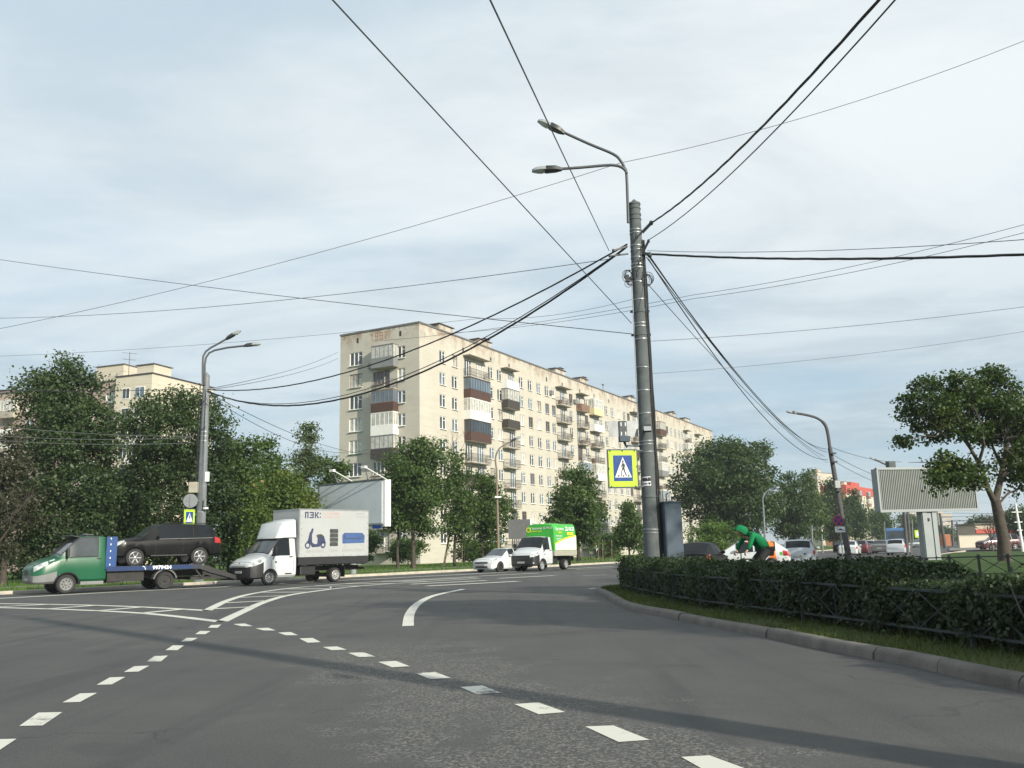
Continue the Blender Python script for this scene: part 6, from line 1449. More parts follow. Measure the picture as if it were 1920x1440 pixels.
box_part(tt, 'chassis_rail', 'chassis', (-4.6, 0, .66), (5.0, .85, .26)); box_part(tt, 'fuel_tank', 'chassis', (-3.3, -.55, .55), (.9, .5, .4), bevel=.05); box_part(tt, 'axle', 'chassis', (-5.23, 0, .385), (.25, 1.5, .22), bevel=.05)
hb = MB(); hb.box((-2.95, 1.02, 1.60), (.42, .10, 1.35), taper=1); hb.box((-2.95, -1.02, 1.60), (.42, .10, 1.35)); hb.box((-2.80, 0, 1.55), (.08, 1.95, 1.25)); hb.build('headboard', 'truckblue', tt, bevel=.01)
mb = MB()
for z in (1.12, 1.40, 1.68, 1.96, 2.2): mb.box((-2.90, 1.075, z), (.035, .012, .07))
mb.build('headboard_slots', 'white', tt)
dz = .94
mb = MB(); mb.box((-4.75, 0, dz), (3.9, 2.14, .10)); mb.box((-4.75, 1.085, dz+.0), (3.9, .06, .20)); mb.box((-4.75, -1.085, dz), (3.9, .06, .20)); mb.build('deck', 'deckblue', tt)
sd_ = MB(); sd_.box((-4.55, 1.118, dz), (3.55, .012, .18)); sd_.build('deck_side', 'decknavy', tt)
mb = MB(); mb.prism([(-6.7, dz-.10), (-6.7, dz+.06), (-7.05, dz+.02), (-8.95, .30), (-9.0, .22), (-8.6, .26), (-7.2, dz-.28)], .55, 1.10, 'Y'); mb.build('ramp', 'black', tt); mb = MB(); mb.prism([(-6.7, dz-.10), (-6.7, dz+.06), (-7.05, dz+.02), (-8.95, .30), (-9.0, .22), (-8.6, .26), (-7.2, dz-.28)], -1.10, -.55, 'Y'); mb.build('ramp', 'black', tt)
mb = MB(); mb.box((-7.5, .95, .42), (2.3, .09, .12)); mb.box((-7.5, -.95, .42), (2.3, .09, .12)); mb.bar((-6.5, 1.0, dz-.05), (-6.85, 1.0, .45), .07); mb.bar((-7.15, 1.0, dz+.02), (-6.85, 1.0, .45), .07); mb.box((-6.6, 0, .42), (.14, 2.0, .12)); mb.build('ramp_frame', 'chassis', tt)
lettering('phone_number', '9979424', .205, 'signwhite', tt, frame((-5.05, 1.128, dz), (-1, 0, 0), (0, 0, 1)), width=1.12, bold=.008)
mb = MB(); mb.tube([(-4.22, 1.13, dz+.07), (-4.30, 1.13, dz+.05), (-4.34, 1.13, dz-.03), (-4.36, 1.13, dz-.07)], .018, 5); mb.build('phone_symbol', 'signwhite', tt)
driver_ = None
# ================= cars
def car(name, label, cat, loc, h, paint_m, Lc=4.4, Wc=1.74, Hc=1.45, kind='sedan', r=.31, sa=.82, wb=2.55, ground=.19, rim='alloy', spokes=5, group=None, detail=True, bumper=None, hood=None, seg=None, lights=True, glass='darkglass', frontglass='carglass'):
    o = thing(name, label, cat, loc, h, group); w = Wc/2; g = ground; hz = hood or Hc*.58; bz = Hc*.62
    if kind == 'sedan': A = dict(c0=1.05, c1=1.95, c2=3.15, c3=4.0, tail=bz+.06)
    elif kind == 'hatch': A = dict(c0=.98, c1=1.85, c2=Lc-.72, c3=Lc-.10, tail=bz)
    elif kind == 'suv': A = dict(c0=1.25, c1=2.05, c2=Lc-.55, c3=Lc-.10, tail=bz)
    else: A = dict(c0=.98, c1=1.75, c2=Lc-.50, c3=Lc-.10, tail=bz)
    sc_ = Lc/4.4 if kind == 'sedan' else 1; c0, c1, c2, c3 = [A[k]*sc_ for k in ('c0', 'c1', 'c2', 'c3')]
    keys = [(0, w*.66, g+.10, hz-.24, w*.55, hz-.20, hz-.17), (.07, w*.86, g+.02, hz-.19, w*.72, hz-.13, hz-.09), (.25, w*.965, g, hz-.12, w*.82, hz-.05, hz+.0), (.55, w, g, hz-.04, w*.84, hz+.01, hz+.05), (c0, w, g, bz-.03, w*.86, hz+.06, hz+.12), (c0+.05, w, g, bz-.025, w*.86, hz+.085, hz+.15),
            (c1-.08, w, g, bz, w*.73, Hc-.10, Hc-.05), (c1, w, g, bz+.005, w*.72, Hc-.065, Hc-.01), ((c1+c2)/2, w, g, bz+.02, w*.71, Hc-.05, Hc), (c2, w, g, bz+.035, w*.70, Hc-.075, Hc-.03)]
    if kind == 'sedan': keys += [(c3-.03, w*.99, g, bz+.03, w*.74, A['tail']+.05, A['tail']+.09), (c3+.03, w*.985, g, bz+.02, w*.78, A['tail']+.015, A['tail']+.045), (Lc-.10, w*.93, g+.03, bz-.02, w*.76, A['tail']-.01, A['tail']+.02), (Lc, w*.84, g+.12, bz-.12, w*.70, bz-.06, bz-.03)]
    else: keys += [(c2+.12, w*.995, g, bz+.035, w*.69, Hc-.12, Hc-.08), (c3-.02, w*.96, g+.02, bz+.02, w*.70, bz+.10, bz+.14), (c3+.02, w*.95, g+.03, bz+.0, w*.72, bz+.04, bz+.07), (Lc, w*.84, g+.10, bz-.22, w*.70, bz-.12, bz-.09)]
    b1 = c0+.52*(c1-c0)+.25; mid = (b1+c2)/2-.05; end = c2-.10 if kind in ('sedan',) else c2-.25
    if kind == 'suv': end = c2-.75
    def zone(s, j, z):
        if c0+.07 < s < c1-.05 and j >= 6: return 'windscreen'
        if j >= 6 and ((kind == 'sedan' and c2+.06 < s < c3-.05) or (kind != 'sedan' and c2+.10 < s < c3-.03)): return 'rear_window'
        if j == 5 and b1 < s < mid-.035: return 'side_window:a'
        if j == 5 and mid+.035 < s < end: return 'side_window:b'
        if j == 5 and kind in ('suv', 'estate', 'hatch') and end+.09 < s < c2+.05: return 'rear_quarter_window'
        if bumper and (j <= 1 or (j == 2 and (s < .3 or s > Lc-.3))): return 'bumper'
        return 'body'
    mats = {'body': paint_m, 'windscreen': frontglass, 'rear_window': glass, 'side_window': glass, 'rear_quarter_window': glass, 'bumper': bumper or paint_m}
    out, surf = body_shell(o, keys, [(sa, r*1.14, r), (sa+wb, r*1.14, r)], zone, mats, 0, .55, extra=(c0+.07, c1-.05, b1, mid-.035, mid+.035, end, end+.09, c2+.06, c3-.05, c2+.10, c3-.03))
    for sd in (1, -1):
        for s in (sa, sa+wb): wheel(o, -s, sd*(w-.11), r, .21, rim, spokes)
        if lights:
            patch(o, surf, 'headlight', 'headlight', .07, .52, 3.35, 5.5, sd, .008, 8, 6, shape=lambda u, v: (u, v*(1-.45*u)+.40*u))
            t0, t1 = (Lc-.42, Lc-.02) if kind == 'sedan' else (Lc-.34, Lc-.03)
            patch(o, surf, 'tail_light', 'red', t0, t1, 3.5, 4.9 if kind == 'sedan' else 5.15, sd, .008)
        m_ = MB(); p = surf(b1+.05, 5.05, sd, 0.); m_.ball((p[0]+.05, p[1]+sd*.10, p[2]+.07), (.07, .11, .075), 10, 7); m_.build('mirror', paint_m if not bumper else bumper, o, smooth=60)
        if detail:
            seal(o, surf, b1+.01, end, 5.03, 5.96, sd, r=.009); mb_ = MB(); mb_.tube([surf(s_, 5.5, sd, .003) for s_ in np.linspace(.20, c0, 7)], .006, 4); mb_.build('panel_gap', 'black', o); mb_ = MB(); mb_.tube([surf(s_, .98, sd, .004) for s_ in np.linspace(sa+r*1.2, sa+wb-r*1.2, 5)], .022, 5); mb_.build('sill_trim', 'black', o)
            seam(o, [surf(mid, jf, sd, .003) for jf in (1.7, 2.5, 3.5, 4.5, 5.0)], .009); seam(o, [surf(b1-.10, jf, sd, .003) for jf in (2.0, 3.2, 4.4, 5.0)], .009)
            for s in (mid-.2, end-.15):
                h_ = MB(); p = surf(s, 4.55, sd, .012); h_.box(p, (.16, .025, .03)); h_.build('door_handle', paint_m, o, bevel=.006)
    if detail: across(o, surf, c0-.03, 5.5); across(o, surf, .12, 5.5)
    box_part(o, 'grille', 'black', (-.012, 0, hz-.255), (.06, w*1.15, .09), bevel=.01); box_part(o, 'lower_intake', 'black', (-.012, 0, g+.155), (.06, w*1.1, .10), bevel=.01); box_part(o, 'number_plate', 'plate', (.0, 0, g+.27), (.06, .50, .11)); box_part(o, 'number_plate', 'plate', (-Lc+.02, 0, bz-.32), (.045, .50, .11))
    return o, surf, out
# black off-roader on the deck
tL = Vector(loc); hr = h; f = Vector((cos(h), sin(h), 0)); ctr = tL+f*(-4.22-0.0)
o, surf, out = car('off_road_car', 'black off-road car riding on the blue tow truck deck', 'car', (tL+f*(-2.98+.0))+Vector((0, 0, dz+.05)), h, 'carblack', 4.78, 1.90, 1.87, 'suv', r=.39, sa=.98, wb=2.79, ground=.42, spokes=6, hood=1.16)
for sd in (1, -1):
    mb = MB(); mb.tube([surf(s, 6.0, sd, .06) for s in (2.3, 3.0, 3.6, 4.1)], .02, 6); mb.build('roof_rail', 'black', o, smooth=60)
    for s in (.98, .98+2.79): mb = MB(); mb.tube([(-s+.47*cos(a), sd*.955, .39+.47*sin(a)) for a in np.linspace(.1, pi-.1, 13)], .04, 6); mb.build('arch_trim', 'carblack', o, smooth=60)
    mb = MB(); mb.box((-2.4, sd*.93, .46), (1.6, .16, .06)); mb.build('side_step', 'black', o, bevel=.015)
    mb = MB(); a = surf(1.9, 5.02, sd, .006); b = surf(4.35, 5.02, sd, .006); mb.bar(a, b, .025, .012); mb.build('chrome_strip', 'steel', o)
mb = MB()
for k in range(4): mb.box((-.015-.01*k, 0, .84+.055*k), (.05, .80, .022))
mb.build('grille_bars', 'steel', o)
# ================= white box truck
loc, h = place_front_wheel(503, 1097.5, 229, 1.02, .88); r3 = .345
bt = thing('box_truck', 'white box truck with scooter, tyre stack and sofa printed on its side', 'truck', loc, h)
out, surf = truck_cab(bt, 'carwhite', 'black', 1.035, 2.42, 2.16, .30, 1.02, r3, hood_z=1.22, belt=1.32, bump_s=.66, bumpj=4, glass='carglass', sideglass='darkglass')
for sd in (1, -1):
    patch(bt, surf, 'headlight', 'headlight', .10, .58, 3.9, 5.75, sd, .014, 8, 6, shape=lambda u, v: (u, v*(1-.45*u)+.42*u))
    wheel(bt, -1.02, sd*.88, r3, .21, 'steelw', 0); wheel(bt, -1.02-3.70, sd*.84, r3, .40, 'steelw', 0)
    patch(bt, surf, 'lower_window_trim', 'darkglass', 1.04, 1.24, 5.05, 5.75, sd, .006, shape=lambda u, v: (u, v*u))
    box_part(bt, 'badge', 'black', (-1.30, sd*1.04, 1.04), (.10, .02, .06)); box_part(bt, 'door_stripe', 'black', (-1.98, sd*1.035, .50), (.36, .02, .05))
g = MB()
for k in range(4): g.box((-.005-.018*k, 0, .84+.045*k), (.05, 1.15-.04*k, .026))
g.build('grille', 'grey_plastic', bt); plate(bt, .01, .62)
mb = MB(); mb.ball((-.05, 0, 1.0), (.03, .07, .05), 8, 6); mb.build('bonnet_emblem', 'steel', bt)
# roof deflector
mb = MB(); secs = []
for s, wv, z0_, z1_ in ((1.42, .80, 2.12, 2.17), (1.62, .92, 2.14, 2.66), (1.72, .95, 2.15, 2.84), (2.40, 1.0, 2.16, 3.02)): secs.append([mb._p(q) for q in ((-s, wv, z0_), (-s, wv*.93, z1_-.06), (-s, wv*.80, z1_), (-s, 0, z1_+.03), (-s, -wv*.80, z1_), (-s, -wv*.93, z1_-.06), (-s, -wv, z0_))])
for i in range(3):
    for j in range(6): mb.idx((secs[i][j], secs[i][j+1], secs[i+1][j+1], secs[i+1][j]))
mb.idx(secs[0]); mb.build('roof_deflector', 'carwhite', bt, smooth=40)
x0, x1, zb0, zb1 = -2.50, -6.72, 1.22, 3.50
mb = MB(); mb.box(((x0+x1)/2, 0, (zb0+zb1)/2), (x0-x1, 2.16, zb1-zb0)); mb.build('cargo_box', 'boxwhite', bt, bevel=.02)
mb = MB()
for yy in (1.0, -1.0): mb.box((x0-.03, yy*1.083, (zb0+zb1)/2), (.05, .012, zb1-zb0))
mb.box(((x0+x1)/2, 1.086, zb1-.03), (x0-x1, .012, .05)); mb.box((x0+.004, 0, zb1-.04), (.02, 2.14, .06)); mb.build('edge_trim', 'steel', bt)
mb = MB()
for k in range(8): mb.box((x0-.16, 1.082, zb0+.12+.30*k), (.03, .012, .03)); mb.box((x1+.06, 1.082, zb0+.12+.30*k), (.03, .012, .03))
for k in range(9): mb.box((x0-.35-.46*k, 1.082, zb0+.07), (.03, .012, .03))
mb.build('rivets', 'grey_plastic', bt)
box_part(bt, 'side_guard', 'black', ((x0+x1)/2, 1.03, 1.04), (x0-x1, .08, .34)); box_part(bt, 'side_guard', 'black', ((x0+x1)/2, -1.03, 1.04), (x0-x1, .08, .34))
box_part(bt, 'chassis_rail', 'chassis', (-4.5, 0, .66), (4.2, .80, .24)); box_part(bt, 'fuel_tank', 'black', (-3.2, .62, .60), (.9, .5, .46), bevel=.06); box_part(bt, 'axle', 'chassis', (-4.72, 0, .345), (.22, 1.4, .2), bevel=.05); box_part(bt, 'mud_flap', 'black', (-5.25, .84, .48), (.02, .42, .5)); box_part(bt, 'cross_floor', 'chassis', ((x0+x1)/2, 0, .90), (x0-x1, 1.9, .12)); box_part(bt, 'rear_underrun', 'chassis', (x1+.12, 0, .62), (.1, 1.9, .12)); box_part(bt, 'step_rail', 'steel', (-6.1, 1.0, .80), (.5, .03, .03))
sx = lambda f_: x0+(x1-x0)*f_               # fraction along the side, 0 at the front
sz = lambda f_: zb1+(zb0-zb1)*f_            # fraction down from the top
YS = 1.083
def block_word(name, O_, X_, Z_, hgt, m, k=1.0):      # ПЭК: in heavy square strokes
    mb = MB(); O_, X_, Z_ = Vector(O_), Vector(X_).normalized(), Vector(Z_); n_ = X_.cross(Z_).normalized(); t = .20
    L_ = [[(0, 0, t, 1), (.62-t, 0, .62, 1), (t, .80, .62-t, 1)], [(.80, 0, 1.36, t), (.80, .80, 1.36, 1), (1.36-t*.0, .0, 1.36+t, 1), (.98, .40, 1.36, .60)], [(1.76, 0, 1.76+t, 1)], [(2.66, .08, 2.84, .30), (2.66, .66, 2.84, .88)]]
    for l in L_:
        for x0_, z0_, x1_, z1_ in l: mb.face([O_+X_*x*hgt*k+Z_*z*hgt for x, z in ((x0_, z0_), (x1_, z0_), (x1_, z1_), (x0_, z1_))])
    for q_ in ([(1.96, .40), (2.26, 1.0), (2.52, 1.0), (2.20, .48)], [(1.96, .60), (2.20, .52), (2.54, 0), (2.28, 0)]): mb.face([O_+X_*x*hgt*k+Z_*z*hgt for x, z in q_])
    return mb.build(name, m, bt, fix=False)
block_word('company_lettering', (-1.515, -.10, 2.36), (0, 1, 0), (-.37, 0, 1), .20, 'print_navy', 1.25)
block_word('company_lettering', (sx(.075), YS+.004, sz(.195)), (-1, 0, 0), (0, 0, 1), .30, 'print_navy', 1.08)
lettering('slogan', 'ДОСТАВЛЯЕМ', .135, 'print_pale', bt, frame((sx(.335), YS, sz(.09)), (-1, 0, 0), (0, 0, 1)), 'LEFT'); lettering('slogan', 'СБОРНЫЙ ГРУЗ', .135, 'print_pale', bt, frame((sx(.335), YS, sz(.165)), (-1, 0, 0), (0, 0, 1)), 'LEFT')
lettering('web_address', 'pecom.ru', .13, 'print_grey', bt, frame((sx(.87), YS, sz(.08)), (-1, 0, 0), (0, 0, 1)))
mb = MB()
for k in range(4): mb.lathe([(.045, YS), (.045, YS+.004)], (sx(.815+.037*k), 0, sz(.155)), 'Y', 8)
mb.build('small_icons', 'print_grey', bt)
def decal(name, m, polys, z=.003):
    mb = MB()
    for p in polys: mb.prism([(sx(a), sz(b)) for a, b in p], YS-.002, YS+z, 'Y')
    return mb.build(name, m, bt)
circ = lambda cx, cy, rx, n=16, k=4.22/2.28: [(cx+rx*cos(a), cy+rx*k*sin(a)) for a in np.linspace(0, 2*pi, n, endpoint=False)]
decal('printed_scooter', 'print_navy', [circ(.118, .76, .038), circ(.33, .755, .036), [(.115, .70), (.145, .49), (.175, .44), (.19, .47), (.175, .55), (.18, .70), (.215, .735), (.25, .73), (.255, .61), (.235, .56), (.30, .54), (.345, .58), (.365, .68), (.37, .73), (.33, .70), (.28, .79), (.18, .80), (.155, .74), (.14, .69), (.10, .67)], [(.16, .44), (.185, .40), (.2, .44), (.18, .47)]])
decal('printed_scooter_hubs', 'boxwhite', [circ(.118, .76, .022), circ(.33, .755, .017)], .006); decal('printed_seat', 'print_dark', [[(.235, .555), (.262, .53), (.31, .53), (.345, .575), (.30, .58), (.245, .585)]], .0065)
decal('printed_tyres', 'print_dark', [[(.425+.004*(k % 2), .42+.092*k+.008), (.435, .42+.092*k), (.535, .42+.092*k), (.545-.004*(k % 2), .42+.092*k+.008), (.545, .42+.092*k+.078), (.535, .42+.092*k+.086), (.435, .42+.092*k+.086), (.425, .42+.092*k+.078)] for k in range(4)])
decal('printed_sofa', 'print_blue', [[(.605, .55), (.625, .52), (.64, .50), (.90, .50), (.92, .53), (.94, .56), (.935, .72), (.61, .73)]]); decal('printed_sofa_cushion', 'print_navy', [[(.645, .615), (.895, .615), (.895, .63), (.645, .63)], [(.635, .52), (.645, .52), (.645, .62), (.635, .62)], [(.895, .52), (.905, .52), (.905, .62), (.895, .62)]], .006)
decal('printed_sofa_legs', 'print_grey', [[(.645, .73), (.655, .73), (.63, .82), (.625, .82)], [(.90, .73), (.91, .73), (.93, .81), (.925, .81)], [(.64, .80), (.70, .74), (.705, .745), (.645, .81)], [(.85, .745), (.855, .74), (.92, .79), (.915, .80)]])
fr_ = []
for a, b, c, d in ((.10, .34, .855, .905), (.43, .545, .85, .90), (.61, .93, .845, .895)):
    for q in ((a, b, c, c+.008), (a, b, d-.008, d), (a, a+.004, c, d), (b-.004, b, c, d), (a+.02, b-.02, (c+d)/2-.006, (c+d)/2+.006)): fr_.append([(q[0], q[2]), (q[1], q[2]), (q[1], q[3]), (q[0], q[3])])
decal('printed_captions', 'print_grey', fr_)
# ================= green canopy truck
loc, h = place_front_wheel(1015, 1070.5, 238, 1.02, .85); r4 = .34
gt = thing('canopy_truck', 'white-cabbed truck with a bright green and white tarpaulin canopy', 'truck', loc, h)
out, surf = truck_cab(gt, 'carwhite', 'black', 1.0, 2.30, 2.12, .32, 1.02, r4, hood_z=1.22, belt=1.30, bump_s=.62, bumpj=4, glass='darkglass', sideglass='darkglass')
for sd in (1, -1):
    patch(gt, surf, 'headlight', 'headlight', .07, .56, 3.9, 5.7, sd, .014, 8, 6, shape=lambda u, v: (u, v*(1-.3*u)+.3*u)); patch(gt, surf, 'fog_light', 'headlight', .05, .12, 2.2, 2.6, sd, .012, 2, 2)
    wheel(gt, -1.02, sd*.85, r4, .2, 'steelw', 0); wheel(gt, -1.02-3.0, sd*.80, r4, .40, 'steelw', 0)
    mb = MB(); mb.tube([(-1.02+(r4*1.2)*cos(a), sd*1.0, r4+r4*1.2*sin(a)) for a in np.linspace(.0, pi, 13)], .035, 6); mb.build('arch_trim', 'black', gt, smooth=60); box_part(gt, 'badge', 'black', (-1.26, sd*1.005, 1.02), (.10, .02, .06))
mb = MB(); mb.box((-.01, 0, .84), (.07, 1.3, .28)); mb.build('grille', 'black', gt, bevel=.02); plate(gt, .012, .55)
mb = MB(); mb.box((-1.10, .05, 1.42), (.02, .75, .09), R=Matrix.Rotation(radians(38), 3, 'Y')); mb.build('dashboard_paper', 'white', gt)
x0g, x1g = -2.42, -5.35; zc0, zc1 = 1.22, 2.98
def canopy(name, m, zlo, zhi, part):
    mb = MB(); prof = []
    for y, z in ((1.06, zc0), (1.07, 1.75), (1.05, 2.45), (.98, 2.82), (.86, 2.93), (0, zc1)): prof.append((y, z))
    prof = prof+[(-y, z) for y, z in prof[-2::-1]]; n = len(prof); S_ = [(x0g, .97), (x0g-.10, 1.0), (x0g-1.0, 1.0), (x0g-2.0, .99), (x1g+.08, 1.0), (x1g, .97)]
    rings = [[mb._p((x, y*k, z if z < 2.5 else z-(.05 if k < 1 else 0)+.02*sin(x*3))) for y, z in prof] for x, k in S_]
    for i in range(len(S_)-1):
        for j in range(n-1): mb.idx((rings[i][j], rings[i][j+1], rings[i+1][j+1], rings[i+1][j]))
    mb.idx(rings[0]); mb.idx(rings[-1][::-1]); return mb.build(name, m, gt, smooth=50)
canopy('canopy', 'tent_green', 0, 0, 0)
def gsheet(name, m, poly, off=.012): mb = MB(); mb.prism([(x0g+(x1g-x0g)*a, zc0+(zc1-zc0)*b) for a, b in poly], 1.058+off, 1.062+off, 'Y'); return mb.build(name, m, gt)
wav = [(a, .20+.30*a+.06*sin(a*3.1)) for a in np.linspace(.03, .995, 12)]
gsheet('yellow_swoosh', 'yellow', [(.03, .02), (.995, .02)]+[(a, b+.055) for a, b in wav[::-1]], .012); gsheet('white_lower_panel', 'tent_white', [(.03, .02), (.995, .02)]+wav[::-1], .018)
gx = lambda f_: x0g+(x1g-x0g)*f_; gz = lambda f_: zc0+(zc1-zc0)*f_
F_ = lambda a, b, y=1.078: frame((gx(a), y, gz(b)), (-1, 0, 0), (0, 0, 1))
lettering('lettering', 'Грузовое', .26, 'signwhite', gt, F_(.22, .78), shear=.25); lettering('lettering', 'такси', .20, 'yellow', gt, F_(.24, .66), shear=.25)
lettering('phone_number', '22-10-22', .34, 'signwhite', gt, F_(.70, .78, 1.068), bold=.012, width=.95); mb = MB(); mb.box((gx(.72), 1.072, gz(.615)), (.85, .008, .16)); mb.build('yellow_label', 'yellow', gt)
lettering('lettering', 'переезды', .13, 'tent_green', gt, F_(.72, .615, 1.078)); lettering('lettering', 'грузчики', .13, 'yellow', gt, F_(.74, .515, 1.074)); lettering('lettering', 'ПЕРЕВОЗКИ', .14, 'signwhite', gt, F_(.20, .52)); lettering('lettering', 'город, область', .10, 'signwhite', gt, F_(.20, .44)); lettering('lettering', 'межгород', .10, 'signwhite', gt, F_(.17, .38))
FF = lambda y, z: frame((x0g+.016, y, z), (0, 1, 0), (0, 0, 1))
lettering('lettering', 'Грузовое', .19, 'signwhite', gt, FF(-.27, 2.66), shear=.25); lettering('phone_number', '22-10-22', .19, 'signwhite', gt, FF(.58, 2.68)); lettering('lettering', 'грузовое такси', .12, 'yellow', gt, FF(-.3, 2.48)); mb = MB(); mb.lathe([(.17, x0g+.01), (.17, x0g+.02)], (0, -.84, 2.58), 'X', 16); mb.lathe([(.11, x0g+.0201), (.11, x0g+.024)], (0, -.84, 2.58), 'X', 16, mi=1); mb.build('round_logo', ['yellow', 'tent_green'], gt)
box_part(gt, 'dropside', 'dropside', ((x0g+x1g)/2, 0, 1.06), (x0g-x1g+.05, 2.14, .34), bevel=.01)
box_part(gt, 'chassis_rail', 'chassis', (-3.9, 0, .68), (3.2, .8, .22)); box_part(gt, 'fuel_tank', 'black', (-2.9, .6, .58), (.6, .4, .36), bevel=.05); box_part(gt, 'mud_flap', 'black', (-4.6, .8, .5), (.02, .42, .5)); box_part(gt, 'rear_underrun', 'black', (-5.2, 0, .70), (.1, 1.8, .3))
# ================= other vehicles
p = gp(925, 1072.5); car('saloon_car', 'white saloon car driving half hidden behind the green canopy truck', 'car', (*gp(903, 1074)[:2], 0), radians(233), 'carwhite', 4.4, 1.70, 1.47, 'sedan', spokes=5, rim='black')
def at_ground(px, Y): q_ = at(px, 1040, Y); return (q_[0], Y, 0.)
def rear_at(px, Y, heading, Lc): q_ = at_ground(px, Y); return (q_[0]+cos(radians(heading))*Lc, q_[1]+sin(radians(heading))*Lc, 0.)
bs = car('saloon_car', 'black saloon car seen from behind, right of the grey cabinet', 'car', rear_at(1290, 38.5, 66, 4.6), radians(66), 'carnavy', 4.6, 1.80, 1.47, 'sedan', r=.33, sa=.9, wb=2.7, glass='tintglass', frontglass='tintglass')
mb = MB(); p_ = bs[1](3.3, 7.9, 1, .02); mb.tube([p_, (p_[0]-.12, p_[1], p_[2]+.28)], .012, 5); mb.build('antenna', 'black', bs[0])
cs = car('hatchback', 'white and orange car crossing behind the cyclist', 'car', rear_at(1480, 44, 168, 4.2), radians(166), 'carwhite', 4.2, 1.72, 1.50, 'hatch', r=.31, wb=2.5)
for sd in (1, -1):
    patch(cs[0], cs[1], 'orange_band', 'orange', 3.18, 3.52, 2.0, 6.2, sd, .010, 6, 12, shape=lambda u, v: (u*.9+.35*(1-v)-.1, v)); patch(cs[0], cs[1], 'green_mark', 'tent_green', 3.72, 3.84, 3.6, 4.6, sd, .010)
    patch(cs[0], cs[1], 'orange_roof_edge', 'orange', 2.2, 3.3, 5.92, 6.2, sd, .012, 6, 2)
ss = car('estate_car', 'silver estate car seen from behind beyond the cyclist', 'car', rear_at(1497, 46.5, 70, 4.1), radians(70), 'carsilver', 4.1, 1.72, 1.52, 'estate', r=.31, sa=.8, wb=2.5)
for sd in (1, -1): mb = MB(); mb.tube([ss[1](s, 6.0, sd, .05) for s in (1.9, 2.6, 3.2, 3.7)], .018, 6); mb.build('roof_rail', 'carsilver', ss[0], smooth=60)
car('parked_car', 'dark car facing the camera just right of the black saloon', 'car', (*at_ground(1372, 56)[:2], 0), radians(238), 'carnavy', 4.4, 1.74, 1.45, 'sedan')
car('parked_car', 'second dark car behind it, half hidden by the cyclist', 'car', (*at_ground(1394, 68)[:2], 0), radians(240), 'cargrey', 4.4, 1.74, 1.48, 'sedan')
for px, Y, hd, m, kd, lab, w_, hh in ((1590, 84, 64, 'carwhite', 'sedan', 'white saloon driving away left of the no-stopping sign post', 1.74, 1.46), (1612, 92, 64, 'carred', 'hatch', 'red hatchback driving away just right of the dark lamp pole', 1.72, 1.5), (1629, 104, 64, 'carsilver', 'hatch', 'pale hatchback next to the red one in the queue', 1.7, 1.5), (1650, 98, 62, 'cargrey', 'sedan', 'dark grey saloon in the middle of the distant queue', 1.78, 1.46), (1664, 128, 62, 'cargrey', 'hatch', 'small grey hatchback far off beside the blue bus', 1.7, 1.5), (1680, 84, 60, 'carsilver', 'estate', 'pale estate car driving away in front of the blue bus', 1.78, 1.5), (1575, 118, 64, 'carnavy', 'sedan', 'dark saloon far off under the trees', 1.74, 1.46), (1721, 170, 240, 'carwhite', 'sedan', 'white car coming towards the camera left of the billboard post', 1.74, 1.46), (1732, 190, 240, 'carsilver', 'hatch', 'silver oncoming car touching the billboard post', 1.74, 1.5)):
    car('distant_car', lab, 'car', rear_at(px, Y, hd, 4.3) if hd < 180 else (*at_ground(px, Y)[:2], 0), radians(hd), m, 4.3, w_, hh, kd, detail=False)
car('off_road_car', 'dark red off-road car left of the forked tree trunk', 'car', (*at_ground(1838, 100)[:2], 0), radians(186), 'carred', 4.6, 1.85, 1.82, 'suv', r=.37, sa=.95, wb=2.7, ground=.32, hood=1.1)
car('distant_car', 'white parked car right of the forked tree trunk', 'car', (*at_ground(1892, 118)[:2], 0), radians(200), 'carwhite', 4.3, 1.74, 1.46, 'sedan', detail=False)
car('distant_car', 'dark parked car at the right edge behind the white pole', 'car', (*at_ground(1908, 104)[:2], 0), radians(190), 'cargrey', 4.3, 1.74, 1.46, 'sedan', detail=False)
# side road under them
sheet('side_road', [tuple(at(1780, 1030, 98)[:2]), tuple(at(2100, 1030, 92)[:2]), tuple(at(2100, 1030, 135)[:2]), tuple(at(1780, 1030, 135)[:2])], .14, 'path')
# blue bus and orange container
q_ = at_ground(1690, 122); bus = thing('minibus', 'blue and white bus standing in the distant traffic left of the dark pole', 'bus', q_, radians(64))
mb = MB(); mb.prism([(0, .35), (0, 2.3), (-.25, 2.75), (-.8, 2.95), (-7.2, 2.95), (-7.4, 2.7), (-7.4, .35)], -1.15, 1.15, 'Y'); mb.build('body', 'carblue', bus, bevel=.06); mb = MB(); mb.box((-7.41, 0, 2.1), (.04, 1.9, .9)); mb.build('rear_window', 'carglass', bus); mb = MB(); mb.box((-3.7, 1.16, 2.05), (6.2, .03, .8)); mb.build('side_window', 'carglass', bus); mb = MB(); mb.box((-7.42, 0, 1.2), (.04, 2.2, .5)); mb.build('white_band', 'white', bus)
for s in (-1.2, -5.8):
    for sd in (1, -1): wheel(bus, s, sd*1.0, .42, .28, 'steelw', 0)
q_ = at_ground(1771, 190)
M['contorange'] = material('faded_orange_steel', (.42, .15, .06), .6, 0, .15, 2)
oc = thing('container', 'orange container behind the dark leaning pole', 'container', q_, radians(10)); mb = MB(); mb.box((0, 0, 1.25), (1.5, 3, 2.3)); mb.build('body', 'contorange', oc, bevel=.03)
mb = MB()
for x in np.linspace(-1.2, 1.2, 9): mb.box((x*.58, -1.52, 1.25), (.07, .05, 2.1))
mb.build('ribs', 'contorange', oc)
